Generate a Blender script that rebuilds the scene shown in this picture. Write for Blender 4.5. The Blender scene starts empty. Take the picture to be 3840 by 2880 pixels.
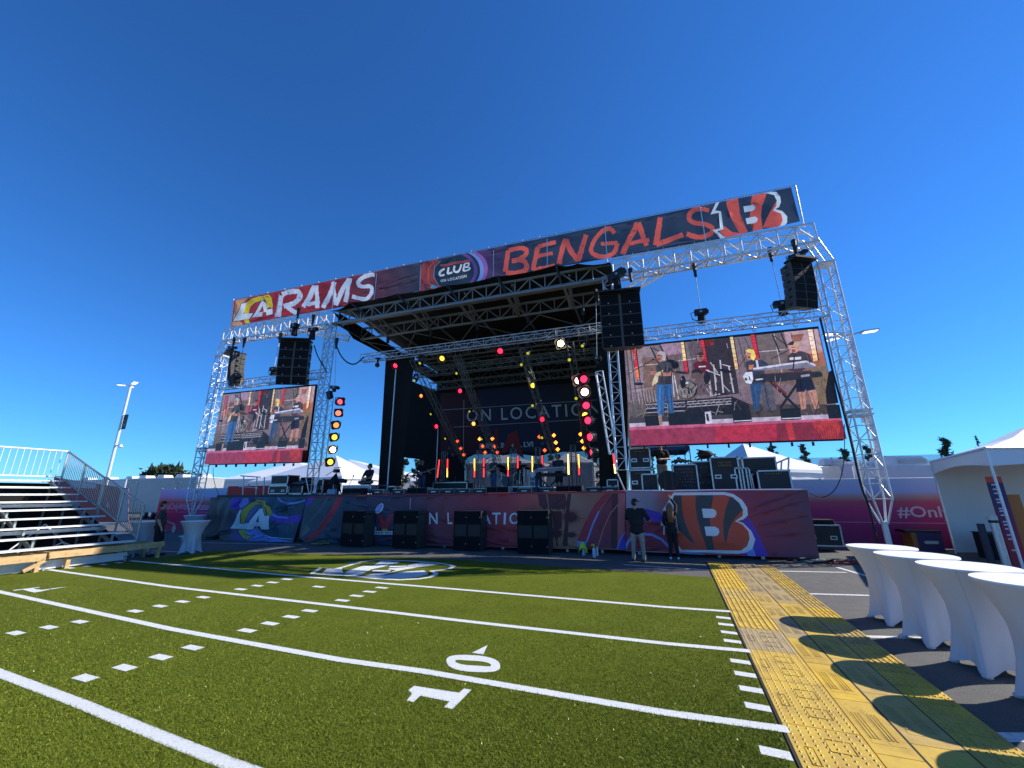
import bpy, bmesh, math, random
import numpy as np
from mathutils import Vector as V, Matrix, Quaternion
random.seed(7); RNG = np.random.default_rng(7)
D = bpy.data; SC = bpy.context.scene; COL = SC.collection
# ---------------------------------------------------------------- camera, sky, sun, exposure
FPX, PITCH, ROLL, YAW, EYE = 1515., math.radians(15.34), math.radians(-.34), math.radians(18.5), 1.93
def _basis():
    cp, sp, cr, sr, c, s = math.cos(PITCH), math.sin(PITCH), math.cos(ROLL), math.sin(ROLL), math.cos(YAW), math.sin(YAW)
    f, u, r = V((0, cp, sp)), V((0, -sp, cp)), V((1, 0, 0))
    r2, u2 = cr * r + sr * u, -sr * r + cr * u
    m = Matrix(((c, -s, 0), (s, c, 0), (0, 0, 1)))
    return m @ r2, m @ u2, m @ f
CR, CU, CF = _basis()
cam = D.objects.new('camera', D.cameras.new('camera')); COL.objects.link(cam); SC.camera = cam
cam.matrix_world = Matrix(((CR.x, CU.x, -CF.x, 0), (CR.y, CU.y, -CF.y, 0), (CR.z, CU.z, -CF.z, EYE), (0, 0, 0, 1)))
cam.data.sensor_width = 36; cam.data.lens = FPX / 3840 * 36; cam.data.clip_start = .05; cam.data.clip_end = 2000
SUN_EL, SUN_AZ = math.radians(37), math.radians(65)     # azimuth from +Y towards +X
world = D.worlds.new('World'); SC.world = world; world.use_nodes = True
nt = world.node_tree; bg = nt.nodes['Background']
sky = nt.nodes.new('ShaderNodeTexSky'); sky.sky_type = 'NISHITA'; sky.sun_disc = False
sky.sun_elevation = SUN_EL; sky.sun_rotation = SUN_AZ; sky.altitude = 0; sky.air_density = 1.0; sky.dust_density = 0; sky.ozone_density = 6.0
tint = nt.nodes.new('ShaderNodeMix'); tint.data_type = 'RGBA'; tint.blend_type = 'MULTIPLY'; tint.inputs[0].default_value = 1; tint.inputs[7].default_value = (.27, .66, 1.06, 1)
nt.links.new(sky.outputs[0], tint.inputs[6]); nt.links.new(tint.outputs[2], bg.inputs[0]); bg.inputs[1].default_value = .115
sl = D.lights.new('sun', 'SUN'); sl.energy = 4.6; sl.angle = math.radians(.53); sl.color = (1, .95, .87)
sun = D.objects.new('sun', sl); COL.objects.link(sun)
sd = V((math.sin(SUN_AZ) * math.cos(SUN_EL), math.cos(SUN_AZ) * math.cos(SUN_EL), math.sin(SUN_EL)))
sun.rotation_euler = sd.to_track_quat('Z', 'Y').to_euler(); sun.location = (30, 10, 40)
SC.view_settings.view_transform = 'Standard'; SC.view_settings.look = 'None'
SC.view_settings.exposure = .55; SC.view_settings.gamma = 1
try: SC.view_settings.use_curve_mapping = False
except Exception: pass
SC.cycles.max_bounces = 6; SC.cycles.transparent_max_bounces = 12
# ---------------------------------------------------------------- measuring: a point seen at a spot of the photograph, on a plane
def ray(c, x, y):
    if c: x, y = c[0] + c[2] * x, c[1] + c[2] * y
    return CF + (x - 1920) / FPX * CR - (y - 1440) / FPX * CU
def aY(c, x, y, Y): d = ray(c, x, y); return V((0, 0, EYE)) + d * (Y / d.y)
def aZ(c, x, y, z=0): d = ray(c, x, y); return V((0, 0, EYE)) + d * ((z - EYE) / d.z)
cA, cB, cC, cD = (680, 1000, .36166), (680, 1500, .36166), (2300, 1600, .36166), (2300, 650, .36166)
cE, cF, cG, cH = (1800, 780, .40687), (1100, 900, .40687), (1350, 1600, .36166), (1600, 1700, .36166)
cS, cJ, cK, cL = (2300, 1150, .40687), (1040, 1380, .18083), (1040, 1660, .18083), (0, 1600, .36166)
cM, cI, cN, cO = (3000, 1550, .37975), (2000, 1500, .36166), (1200, 1100, .36166), (1900, 1100, .36166)
cT, cU, cW = (1040, 1100, .18083), (2160, 900, .18083), (680, 1160, .18083)
PHI = math.radians(-2.75); FE = V((math.cos(PHI), math.sin(PHI), 0)); FN = V((-math.sin(PHI), math.cos(PHI), 0))
def fld(u, n, z=0): return FE * u + FN * n + V((0, 0, z))
# ---------------------------------------------------------------- materials
MATS = {}
def M(name, col=(.5, .5, .5), rough=.6, metal=0., bump=0., bs=40., var=0., vs=8., emit=0., spec=None, alpha=1., fold=0., fs=1.2, fdir=(1, 1, .25)):
    if name in MATS: return MATS[name]
    m = D.materials.new(name); m.use_nodes = True; t = m.node_tree; b = t.nodes['Principled BSDF']; MATS[name] = m
    b.inputs['Base Color'].default_value = (*col, 1); b.inputs['Roughness'].default_value = rough; b.inputs['Metallic'].default_value = metal
    if spec is not None: b.inputs['Specular IOR Level'].default_value = spec
    if alpha < 1: b.inputs['Alpha'].default_value = alpha
    if emit: b.inputs['Emission Color'].default_value = (*col, 1); b.inputs['Emission Strength'].default_value = emit
    tc = None
    if var or bump or fold: tc = t.nodes.new('ShaderNodeTexCoord')
    if var:
        n = t.nodes.new('ShaderNodeTexNoise'); n.inputs['Scale'].default_value = vs; n.inputs['Detail'].default_value = 6; n.inputs['Roughness'].default_value = .65
        t.links.new(tc.outputs['Object'], n.inputs['Vector'])
        r = t.nodes.new('ShaderNodeMapRange'); r.inputs[1].default_value = .3; r.inputs[2].default_value = .7; r.inputs[3].default_value = 1 - var; r.inputs[4].default_value = 1 + var
        t.links.new(n.outputs[0], r.inputs[0])
        x = t.nodes.new('ShaderNodeMix'); x.data_type = 'RGBA'; x.blend_type = 'MULTIPLY'; x.inputs[0].default_value = 1
        x.inputs[6].default_value = (*col, 1); t.links.new(r.outputs[0], x.inputs[7]); t.links.new(x.outputs[2], b.inputs['Base Color'])
    prev = None
    for amt, sc, st in ((bump, bs, None), (fold, fs, fdir)):
        if not amt: continue
        n = t.nodes.new('ShaderNodeTexNoise'); n.inputs['Scale'].default_value = sc; n.inputs['Detail'].default_value = 4 if st is None else 3
        if st:
            mp = t.nodes.new('ShaderNodeMapping'); mp.inputs['Scale'].default_value = st; t.links.new(tc.outputs['Object'], mp.inputs[0]); t.links.new(mp.outputs[0], n.inputs['Vector'])
        else: t.links.new(tc.outputs['Object'], n.inputs['Vector'])
        u = t.nodes.new('ShaderNodeBump'); u.inputs['Strength'].default_value = min(1, amt); u.inputs['Distance'].default_value = .02 if st is None else .16 * max(amt, .3)
        t.links.new(n.outputs[0], u.inputs['Height'])
        if prev: t.links.new(prev.outputs[0], u.inputs['Normal'])
        prev = u
    if prev: t.links.new(prev.outputs[0], b.inputs['Normal'])
    return m
def glow(name, col, s):
    if name in MATS: return MATS[name]
    m = M(name, col, .3, emit=s); return m
def ramp_mat(name, stops, axis=0, fold=.5, rough=.6, emit=0):
    """printed cloth whose print runs through several inks along one axis"""
    m = M(name, (1, 1, 1), rough, fold=fold, fs=1.6); t = m.node_tree; b = t.nodes['Principled BSDF']
    tc = t.nodes.new('ShaderNodeTexCoord'); sp = t.nodes.new('ShaderNodeSeparateXYZ'); t.links.new(tc.outputs['Object'], sp.inputs[0])
    lo, hi = stops[0][0], stops[-1][0]
    mr = t.nodes.new('ShaderNodeMapRange'); mr.inputs[1].default_value = lo; mr.inputs[2].default_value = hi; t.links.new(sp.outputs[axis], mr.inputs[0])
    cr = t.nodes.new('ShaderNodeValToRGB'); e = cr.color_ramp.elements
    while len(e) < len(stops): e.new(.5)
    for i, (p, c) in enumerate(stops): e[i].position = (p - lo) / (hi - lo); e[i].color = (*c, 1)
    t.links.new(mr.outputs[0], cr.inputs[0]); t.links.new(cr.outputs[0], b.inputs['Base Color'])
    if emit: t.links.new(cr.outputs[0], b.inputs['Emission Color']); b.inputs['Emission Strength'].default_value = emit
    return m
BLACK = M('black_cloth', (.006, .006, .007), .9, bump=.2, bs=30)
MATTE = M('matte_black', (.010, .010, .012), .55, var=.2, vs=12)
RUBBER = M('black_rubber', (.012, .012, .012), .7)
ALU = M('aluminium', (.62, .64, .66), .38, .75, var=.12, vs=6)
ALUW = M('white_painted_steel', (.72, .73, .73), .35, .25, var=.10, vs=5)
ALUD = M('dark_aluminium', (.26, .26, .24), .5, .4, var=.2, vs=5)  # darker aluminium of the roof and inner stage trusses
STEEL = M('galvanised_steel', (.52, .55, .55), .42, .6, var=.15, vs=9)
CHROME = M('chrome', (.75, .76, .78), .18, 1.)
WHITE = M('white_plastic', (.78, .78, .78), .4)
# ---------------------------------------------------------------- mesh builder
class MB:
    def __init__(s): s.v = []; s.f = []; s.m = []
    def add(s, vs, fs, mi=0):
        o = len(s.v); s.v += [V(p) for p in vs]; s.f += [tuple(i + o for i in f) for f in fs]; s.m += [mi] * len(fs); return s
    def obox(s, c, ax, ay, az, mi=0):
        c, ax, ay, az = V(c), V(ax), V(ay), V(az)
        return s.add([c + i * ax + j * ay + k * az for k in (-1, 1) for j in (-1, 1) for i in (-1, 1)],
                     [(0, 2, 3, 1), (4, 5, 7, 6), (0, 1, 5, 4), (2, 6, 7, 3), (0, 4, 6, 2), (1, 3, 7, 5)], mi)
    def box(s, c, d, rz=0, mi=0):
        a, b = math.cos(rz), math.sin(rz)
        return s.obox(c, (a * d[0] / 2, b * d[0] / 2, 0), (-b * d[1] / 2, a * d[1] / 2, 0), (0, 0, d[2] / 2), mi)
    def bbox(s, lo, hi, mi=0): return s.box([(a + b) / 2 for a, b in zip(lo, hi)], [b - a for a, b in zip(lo, hi)], 0, mi)
    def chbox(s, c, d, ch=.01, rz=0, mi=0):
        """box with chamfered vertical and top edges"""
        x, y, z = d[0] / 2, d[1] / 2, d[2] / 2; a, b = math.cos(rz), math.sin(rz); c = V(c)
        def ring(x, y, zz, k): return [(x - k, -y, zz), (x, -y + k, zz), (x, y - k, zz), (x - k, y, zz), (-x + k, y, zz), (-x, y - k, zz), (-x, -y + k, zz), (-x + k, -y, zz)]
        R = [ring(x - ch, y - ch, -z, ch), ring(x, y, -z + ch, ch), ring(x, y, z - ch, ch), ring(x - ch, y - ch, z, ch)]
        vs = [c + V((a * p[0] - b * p[1], b * p[0] + a * p[1], p[2])) for r in R for p in r]; fs = []
        for k in range(3):
            for i in range(8): j = (i + 1) % 8; fs.append((k * 8 + i, k * 8 + j, k * 8 + 8 + j, k * 8 + 8 + i))
        fs += [tuple(range(7, -1, -1)), tuple(range(24, 32))]
        return s.add(vs, fs, mi)
    def cyl(s, p, q, r0, r1=None, n=8, mi=0, caps=True):
        p, q = V(p), V(q); r1 = r0 if r1 is None else r1; d = (q - p).normalized() if (q - p).length > 1e-9 else V((0, 0, 1))
        a = d.orthogonal().normalized(); b = d.cross(a)
        vs = [p + (a * math.cos(t) + b * math.sin(t)) * r0 for t in [2 * math.pi * i / n for i in range(n)]]
        vs += [q + (a * math.cos(t) + b * math.sin(t)) * r1 for t in [2 * math.pi * i / n for i in range(n)]]
        fs = [(i, (i + 1) % n, n + (i + 1) % n, n + i) for i in range(n)]
        if caps: fs += [tuple(range(n - 1, -1, -1)), tuple(range(n, 2 * n))]
        return s.add(vs, fs, mi)
    def bar(s, p, q, w, h=None, up=(0, 0, 1), mi=0):
        p, q = V(p), V(q); h = w if h is None else h; d = (q - p); L = d.length; d.normalize(); up = V(up)
        if abs(d.dot(up)) > .99: up = V((0, 1, 0))
        a = d.cross(up).normalized(); b = a.cross(d)
        return s.obox((p + q) / 2, d * L / 2, a * w / 2, b * h / 2, mi)
    def tube(s, pts, r, n=6, mi=0):
        pts = [V(p) for p in pts]; rings = []
        for i, p in enumerate(pts):
            d = (pts[min(i + 1, len(pts) - 1)] - pts[max(i - 1, 0)]).normalized()
            a = d.cross(V((.13, .31, .94))).normalized(); b = d.cross(a)
            rings.append([p + (a * math.cos(2 * math.pi * k / n) + b * math.sin(2 * math.pi * k / n)) * r for k in range(n)])
        vs = [p for r_ in rings for p in r_]; fs = []
        for i in range(len(pts) - 1):
            for k in range(n): fs.append((i * n + k, i * n + (k + 1) % n, i * n + n + (k + 1) % n, i * n + n + k))
        fs += [tuple(range(n - 1, -1, -1)), tuple(range(len(vs) - n, len(vs)))]
        return s.add(vs, fs, mi)
    def ell(s, c, r, nu=12, nv=8, mi=0, rot=None):
        c = V(c); r = (r, r, r) if isinstance(r, (int, float)) else r; vs = []; fs = []
        for j in range(nv + 1):
            ph = math.pi * j / nv
            for i in range(nu):
                t = 2 * math.pi * i / nu; p = V((r[0] * math.sin(ph) * math.cos(t), r[1] * math.sin(ph) * math.sin(t), r[2] * math.cos(ph)))
                vs.append(c + (rot @ p if rot else p))
        for j in range(nv):
            for i in range(nu): fs.append((j * nu + i, (j + 1) * nu + i, (j + 1) * nu + (i + 1) % nu, j * nu + (i + 1) % nu))
        return s.add(vs, fs, mi)
    def poly(s, pts, mi=0): return s.add(pts, [tuple(range(len(pts)))], mi)
    def prism(s, pts, off, mi=0):
        n = len(pts); off = V(off); pts = [V(p) for p in pts]
        return s.add(pts + [p + off for p in pts], [tuple(range(n)), tuple(range(2 * n - 1, n - 1, -1))] + [(i, n + i, n + (i + 1) % n, (i + 1) % n) for i in range(n)], mi)
    def build(s, name, mats, root=None, smooth=False, label=None):
        if not isinstance(mats, (list, tuple)): mats = [mats]
        me = D.meshes.new(name); o0 = V((0, 0, 0))
        r = root
        while r is not None: o0 += r.location; r = r.parent
        me.from_pydata([p - o0 for p in s.v], [], s.f)
        for m in mats: me.materials.append(m)
        if len(mats) > 1: me.polygons.foreach_set('material_index', s.m)
        if smooth: me.polygons.foreach_set('use_smooth', [True] * len(me.polygons))
        me.update()
        o = D.objects.new(name, me); COL.objects.link(o); o.parent = root
        if label: o['label'] = label
        return o
class PMB(MB):
    """print drawn with Art: kept as flat faces that are later cut into one sheet of cloth"""
    jobs = []
    def build(s, name, mats, root=None, smooth=False, label=None):
        PMB.jobs.append((s, name, mats if isinstance(mats, (list, tuple)) else [mats]))
def fold_y(x, z, amp, k):
    return amp * (math.sin(x * 3.1 * k + 1.3 * math.sin(z * 1.7 + x)) * .45 + math.sin(x * 7.3 * k + 2.1 * math.sin(z * 2.3 - x * .7)) * .3 + math.sin(x * 1.1 + z * 5.2) * .25)
def cut_cloth(root, outline, mat, amp=.03, k=1., step=.12, hang=0.):
    """one sheet of cloth, cut along the outlines of its print so that cloth and print share a single folded surface"""
    from mathutils.geometry import delaunay_2d_cdt
    J = PMB.jobs; PMB.jobs = []; Y = outline[0].y; vs, fs, src = [], [], []
    from mathutils.geometry import tessellate_polygon
    def face(P, key, y):
        P2 = [V((p.x, p.z, 0)) for p in P]
        for t in (tessellate_polygon([P2]) if len(P2) > 3 else [(0, 1, 2)]):
            q = [P2[i] for i in t]; ar = (q[1] - q[0]).cross(q[2] - q[0]).z; L = max((q[1] - q[0]).length, (q[2] - q[1]).length, (q[0] - q[2]).length)
            if L < 1e-6 or abs(ar) / L < 8e-4: continue
            if ar < 0: q = q[::-1]
            n = len(vs); vs.extend((p.x, p.y) for p in q); fs.append([n, n + 1, n + 2]); src.append((y, key))
    face(outline, (0, 0), 1e9)
    for j, (b, nm, ms) in enumerate(J):
        for f, mi in zip(b.f, b.m): face([b.v[i] for i in f], (j + 1, mi), b.v[f[0]].y)
    x0, x1 = min(p.x for p in outline), max(p.x for p in outline); z0, z1 = min(p.z for p in outline), max(p.z for p in outline)
    for x in np.arange(x0 + step / 2, x1, step):
        for z in np.arange(z0 + step / 2, z1, step): vs.append((x + .013 * math.sin(z * 40), z))
    R = delaunay_2d_cdt([V(p).to_2d() if len(p) > 2 else V((p[0], p[1])) for p in vs], [], fs, 1, 1e-5, True)
    ov, of, osrc = R[0], R[2], R[5]; groups = {}
    tri = [(f[0], f[i], f[i + 1]) for f in of for i in range(1, len(f) - 1)]
    pv = np.array([(p.x, p.y) for p in ov]); C = pv[np.array(tri)].mean(1); top = np.full(len(tri), -1); order = sorted(range(len(fs)), key=lambda i: -src[i][0])
    for i in order:
        q = np.array([vs[k_] for k_ in fs[i]], float); lo, hi = q.min(0), q.max(0)
        c = np.where((C[:, 0] >= lo[0]) & (C[:, 0] <= hi[0]) & (C[:, 1] >= lo[1]) & (C[:, 1] <= hi[1]))[0]
        if not len(c): continue
        ins = np.ones(len(c), bool)
        for k_ in range(3):
            u, w = q[k_], q[(k_ + 1) % 3]; ins &= ((w[0] - u[0]) * (C[c, 1] - u[1]) - (w[1] - u[1]) * (C[c, 0] - u[0])) >= -1e-9
        c = c[ins]
        if src[i][1] != (0, 0): c = c[top[c] >= 0]
        top[c] = i
    for f, t in zip(tri, top):
        if t >= 0: groups.setdefault(src[t][1][0], []).append((f, src[t][1][1]))
    edge = lambda x, z: min(1., (z1 - z) / .25, 4.) if hang == 0 else min(1, max(.15, (z1 - z) / (z1 - z0) * hang))
    pos = [V((p.x, Y + fold_y(p.x, p.y, amp, k) * max(.12, edge(p.x, p.y)), p.y)) - root.location for p in ov]
    for g, L in sorted(groups.items()):
        nm, ms = ('cloth', [mat]) if g == 0 else (J[g - 1][1], J[g - 1][2]); used = sorted({i for f, _ in L for i in f}); m = {i: k_ for k_, i in enumerate(used)}
        me = D.meshes.new(nm); me.from_pydata([pos[i] for i in used], [], [tuple(m[i] for i in f) for f, _ in L])
        for q in ms: me.materials.append(q)
        me.polygons.foreach_set('material_index', [mi for _, mi in L]); me.polygons.foreach_set('use_smooth', [True] * len(L)); me.update(); o = D.objects.new(nm, me); COL.objects.link(o); o.parent = root
def see_light(m, amt):
    """thin cloth lets the sun behind it glow through"""
    t = m.node_tree
    if t.nodes.get('through'): return m
    b = t.nodes['Principled BSDF']; out = t.nodes['Material Output']; tr = t.nodes.new('ShaderNodeBsdfTranslucent'); mx = t.nodes.new('ShaderNodeMixShader'); mx.name = 'through'; mx.inputs[0].default_value = amt
    l = b.inputs['Base Color'].links
    if l: t.links.new(l[0].from_socket, tr.inputs[0])
    else: tr.inputs[0].default_value = b.inputs['Base Color'].default_value
    t.links.new(b.outputs[0], mx.inputs[1]); t.links.new(tr.outputs[0], mx.inputs[2]); t.links.new(mx.outputs[0], out.inputs[0]); return m
def recalc(o):
    b = bmesh.new(); b.from_mesh(o.data); bmesh.ops.recalc_face_normals(b, faces=b.faces); b.to_mesh(o.data); b.free(); return o
def thing(name, label, cat, loc=(0, 0, 0), rz=0, group=None):
    o = D.objects.new(name, None); o.empty_display_size = .2; COL.objects.link(o); o.location = loc; o.rotation_euler = (0, 0, rz)
    o['label'] = label; o['category'] = cat
    if group: o['group'] = group
    return o
def tag(o, label, cat, group=None, kind=None):
    if label: o['label'] = label
    if cat: o['category'] = cat
    if group: o['group'] = group
    if kind: o['kind'] = kind
    return o
def struct(o, label=None):
    o['kind'] = 'structure'
    if label: o['label'] = label
    return o
def stuff(o): o['kind'] = 'stuff'; return o
def dup(o, loc, rz=None, label=None, parent=None):
    c = o.copy(); COL.objects.link(c)
    if parent: c.parent = parent
    else:
        c.location = loc
        if rz is not None: c.rotation_euler = (0, 0, rz)
        if label: c['label'] = label
    for ch in list(o.children): dup(ch, None, parent=c)
    return c
UNIT = {}
def strut(root, name, p, q, r, mat, n=6, flat=None):
    """a straight member as an object of its own; members of one material share one mesh"""
    key = (mat.name, n)
    if key not in UNIT:
        b = MB()
        if n == 4: b.box((0, 0, .5), (1.6, 1.6, 1))
        else: b.cyl((0, 0, 0), (0, 0, 1), 1, n=n)
        me = D.meshes.new('member'); me.from_pydata(b.v, [], b.f); me.materials.append(mat)
        if n > 4: me.polygons.foreach_set('use_smooth', [True] * n + [False] * (len(me.polygons) - n))
        UNIT[key] = me
    o = D.objects.new(name, UNIT[key]); COL.objects.link(o); o.parent = root
    p, q = V(p), V(q); d = q - p; L = d.length
    rw, rh = (r, r) if flat is None else flat
    o.matrix_local = Matrix.Translation(p - root.location) @ d.to_track_quat('Z', 'Y').to_matrix().to_4x4() @ Matrix.Diagonal((rw, rh, L, 1))
    return o
def truss(root, p, q, w, h, n, rc, rb, mat, up=(0, 0, 1), single=('front', 'bottom'), chord_n=6, bmat=None, brn=5, vert=True, skip=()):
    p, q, up = V(p), V(q), V(up); d = (q - p).normalized(); s = d.cross(up).normalized(); u = s.cross(d); bmat = bmat or mat
    if s.y > 0 or (abs(s.y) < 1e-6 and s.x < 0): s = -s                # s points towards the camera side
    cor = {(i, j): s * (i * w / 2) + u * (j * h / 2) for i in (-1, 1) for j in (-1, 1)}
    for k in cor.values(): strut(root, 'chord', p + k, q + k, rc, mat, chord_n)
    faces = {'front': ((1, -1), (1, 1)), 'back': ((-1, -1), (-1, 1)), 'bottom': ((1, -1), (-1, -1)), 'top': ((1, 1), (-1, 1))}
    rest = MB()
    for fn, (a, b) in faces.items():
        if fn in skip: continue
        A, B = cor[a], cor[b]
        for i in range(n):
            x0, x1 = p.lerp(q, i / n), p.lerp(q, (i + 1) / n)
            e = (x0 + A, x1 + B) if i % 2 == 0 else (x0 + B, x1 + A)
            seg = [e] + ([(x0 + A, x0 + B)] if vert else [])
            if i == n - 1 and vert: seg.append((x1 + A, x1 + B))
            for c, dd in seg:
                if fn in single: strut(root, 'brace', c, dd, rb, bmat, brn)
                else: rest.cyl(c, dd, rb, n=5, caps=False)
    if rest.v: stuff(rest.build('bracing', bmat, root))
def text_mesh(s, bold=0., spacing=1.):
    c = D.curves.new('t', 'FONT'); c.body = s; c.offset = bold; c.space_character = spacing; c.resolution_u = 3
    o = D.objects.new('t', c); COL.objects.link(o); me = o.to_mesh()
    vs = [v.co.copy() for v in me.vertices]; fs = [tuple(p.vertices) for p in me.polygons]
    o.to_mesh_clear(); D.objects.remove(o); D.curves.remove(c)
    return vs, fs
def text_on(b, s, o, ex, ez, off=(0, 0, 0), bold=0., mi=0, spacing=1.):
    """letters of s fitted into the parallelogram o, o+ex, o+ez"""
    vs, fs = text_mesh(s, bold, spacing)
    if not vs: return b
    x0, x1 = min(v.x for v in vs), max(v.x for v in vs); y0, y1 = min(v.y for v in vs), max(v.y for v in vs)
    o, ex, ez, off = V(o), V(ex), V(ez), V(off)
    return b.add([o + ex * ((v.x - x0) / (x1 - x0)) + ez * ((v.y - y0) / max(1e-6, y1 - y0)) + off for v in vs], fs, mi)
class Art:
    """flat print on an upright sheet at depth Y: each layer a few millimetres in front of the last"""
    def __init__(s, root, Y): s.root, s.Y, s.k = root, Y, 1
    def pts(s, c, P): return [aY(c, x, y, s.Y) - V((0, .0025 * s.k, 0)) for x, y in P]
    def poly(s, b, c, P, mi=0, nl=True):
        b.poly(s.pts(c, P), mi)
        if nl: s.k += 1
    def line(s, b, c, P, w, mi=0, closed=False, rough=0., nl=True, taper=None):
        """ribbon of width w (in the units of c) along P"""
        P = [V((x, y)) for x, y in P]
        if rough and len(P) > 2 and not closed:
            S = []
            for i in range(len(P) - 1):
                p0, p1, p2, p3 = P[max(0, i - 1)], P[i], P[i + 1], P[min(len(P) - 1, i + 2)]
                S += [.5 * (2 * p1 + (p2 - p0) * t + (2 * p0 - 5 * p1 + 4 * p2 - p3) * t * t + (3 * p1 - p0 - 3 * p2 + p3) * t ** 3) for t in (0, .2, .4, .6, .8)]
            P = S + [P[-1]]
        if closed: P = P + [P[0]]
        Q = [P[0]]
        for i in range(len(P) - 1):
            k = max(1, int((P[i + 1] - P[i]).length / max(6, w * .5)))
            Q += [P[i].lerp(P[i + 1], (j + 1) / k) for j in range(k)]
        L, R = [], []
        for i, p in enumerate(Q):
            d = Q[min(i + 1, len(Q) - 1)] - Q[max(0, i - 1)]
            if closed and i in (0, len(Q) - 1): d = Q[1] - Q[-2]
            d = d.normalized() if d.length > 1e-6 else V((1, 0)); nn = V((-d.y, d.x))
            ww = w / 2 * (1 if taper is None else taper[0] + (taper[1] - taper[0]) * i / (len(Q) - 1))
            a, c2 = (ww * (1 + rough * random.uniform(-1, 1)) for _ in (0, 1))
            L.append(p + nn * a); R.append(p - nn * c2)
        n = len(Q); vs = s.pts(c, [tuple(p) for p in L + R])
        b.add(vs, [(i, i + 1, n + i + 1, n + i) for i in range(n - 1)], mi)
        if nl: s.k += 1
    def ell(s, b, c, cx, cy, rx, ry, mi=0, rot=0, n=24, a0=0, a1=360):
        ca, sa = math.cos(rot), math.sin(rot)
        P = [(cx + ca * rx * math.cos(math.radians(t)) - sa * ry * math.sin(math.radians(t)), cy + sa * rx * math.cos(math.radians(t)) + ca * ry * math.sin(math.radians(t))) for t in np.linspace(a0, a1, n, endpoint=(a1 - a0 != 360))]
        s.poly(b, c, P, mi)
    def text(s, b, c, t, bl, br, tl, mi=0, bold=0., spacing=1.):
        o, x, z = s.pts(c, [bl, br, tl]); text_on(b, t, o, x - o, z - o, bold=bold, mi=mi, spacing=spacing); s.k += 1
# ---------------------------------------------------------------- ground, turf, markings
def ground_mat():
    m = M('asphalt_mat', (.062, .060, .056), .85, bump=.6, bs=160); t = m.node_tree; b = t.nodes['Principled BSDF']
    tc = t.nodes.new('ShaderNodeTexCoord'); mul = None
    for sc, lo, hi, det in ((.35, .82, 1.18, 4), (90, .55, 1.5, 3), (5, .88, 1.12, 6)):
        n = t.nodes.new('ShaderNodeTexNoise'); n.inputs['Scale'].default_value = sc; n.inputs['Detail'].default_value = det; t.links.new(tc.outputs['Object'], n.inputs['Vector'])
        r = t.nodes.new('ShaderNodeMapRange'); r.inputs[1].default_value = .3; r.inputs[2].default_value = .7; r.inputs[3].default_value = lo; r.inputs[4].default_value = hi; t.links.new(n.outputs[0], r.inputs[0])
        if mul is None: mul = r
        else:
            x = t.nodes.new('ShaderNodeMath'); x.operation = 'MULTIPLY'; t.links.new(mul.outputs[0], x.inputs[0]); t.links.new(r.outputs[0], x.inputs[1]); mul = x
    x = t.nodes.new('ShaderNodeMix'); x.data_type = 'RGBA'; x.blend_type = 'MULTIPLY'; x.inputs[0].default_value = 1; x.inputs[6].default_value = (.105, .100, .092, 1)
    t.links.new(mul.outputs[0], x.inputs[7]); t.links.new(x.outputs[2], b.inputs['Base Color']); return m
asphalt = MB().poly([(-400, -300, 0), (400, -300, 0), (400, 600, 0), (-400, 600, 0)]).build('asphalt', ground_mat()); struct(asphalt)
paint = M('worn_white_paint', (.62, .62, .60), .7, var=.35, vs=22)
def ground_strip(b, p, q, w, z):
    p, q = V(p), V(q); d = (q - p).normalized(); s = V((-d.y, d.x, 0)) * w / 2
    b.poly([V((a.x, a.y, z)) for a in (p - s, q - s, q + s, p + s)])
for p, q, w in ((aZ(None, 2860, 2141), aZ(None, 3175, 2147), .1), (aZ(None, 2990, 2226), aZ(None, 3420, 2238), .1), (aZ(None, 3140, 2128), aZ(None, 3290, 2172), .11),
                (aZ(None, 3745, 2766), aZ(None, 3990, 2768), .14), (aZ(None, 3255, 2388), aZ(None, 3900, 2405), .1), (aZ(None, 680, 2034), aZ(None, 1130, 2042), .1),
                (aZ(None, 930, 2066), aZ(None, 1040, 2048), .1), (aZ(None, 560, 2064), aZ(None, 760, 2075), .1), (aZ(None, 2340, 2118), aZ(None, 2660, 2138), .1)):
    b = MB(); ground_strip(b, p, q, w, .004); struct(b.build('parking_line', paint))
def turf_mat():
    m = M('turf_mat', (.10, .15, .02), .85, bump=.9, bs=260, spec=.03); t = m.node_tree; b = t.nodes['Principled BSDF']
    tc = t.nodes.new('ShaderNodeTexCoord'); last = None
    cols = [(.6, .42, 1), (230, .25, 1), (38, .25, .55)]
    base = t.nodes.new('ShaderNodeMix'); base.data_type = 'RGBA'; base.inputs[6].default_value = (.098, .122, .014, 1); base.inputs[7].default_value = (.175, .210, .026, 1)
    a = t.nodes.new('ShaderNodeTexNoise'); a.inputs['Scale'].default_value = 240; a.inputs['Detail'].default_value = 2
    mp = t.nodes.new('ShaderNodeMapping'); t.links.new(tc.outputs['Object'], mp.inputs[0]); t.links.new(mp.outputs[0], a.inputs['Vector'])
    c = t.nodes.new('ShaderNodeTexNoise'); c.inputs['Scale'].default_value = 1.1; c.inputs['Detail'].default_value = 8; c.inputs['Roughness'].default_value = .7; t.links.new(tc.outputs['Object'], c.inputs['Vector'])
    ad = t.nodes.new('ShaderNodeMath'); ad.operation = 'ADD'; t.links.new(a.outputs[0], ad.inputs[0]); t.links.new(c.outputs[0], ad.inputs[1])
    r = t.nodes.new('ShaderNodeMapRange'); r.inputs[1].default_value = .65; r.inputs[2].default_value = 1.4; t.links.new(ad.outputs[0], r.inputs[0]); t.links.new(r.outputs[0], base.inputs[0])
    t.links.new(base.outputs[2], b.inputs['Base Color']); return m
TZ = .022
U0, U1, N0, N1 = -17.0, .615, -4., 11.42
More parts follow.
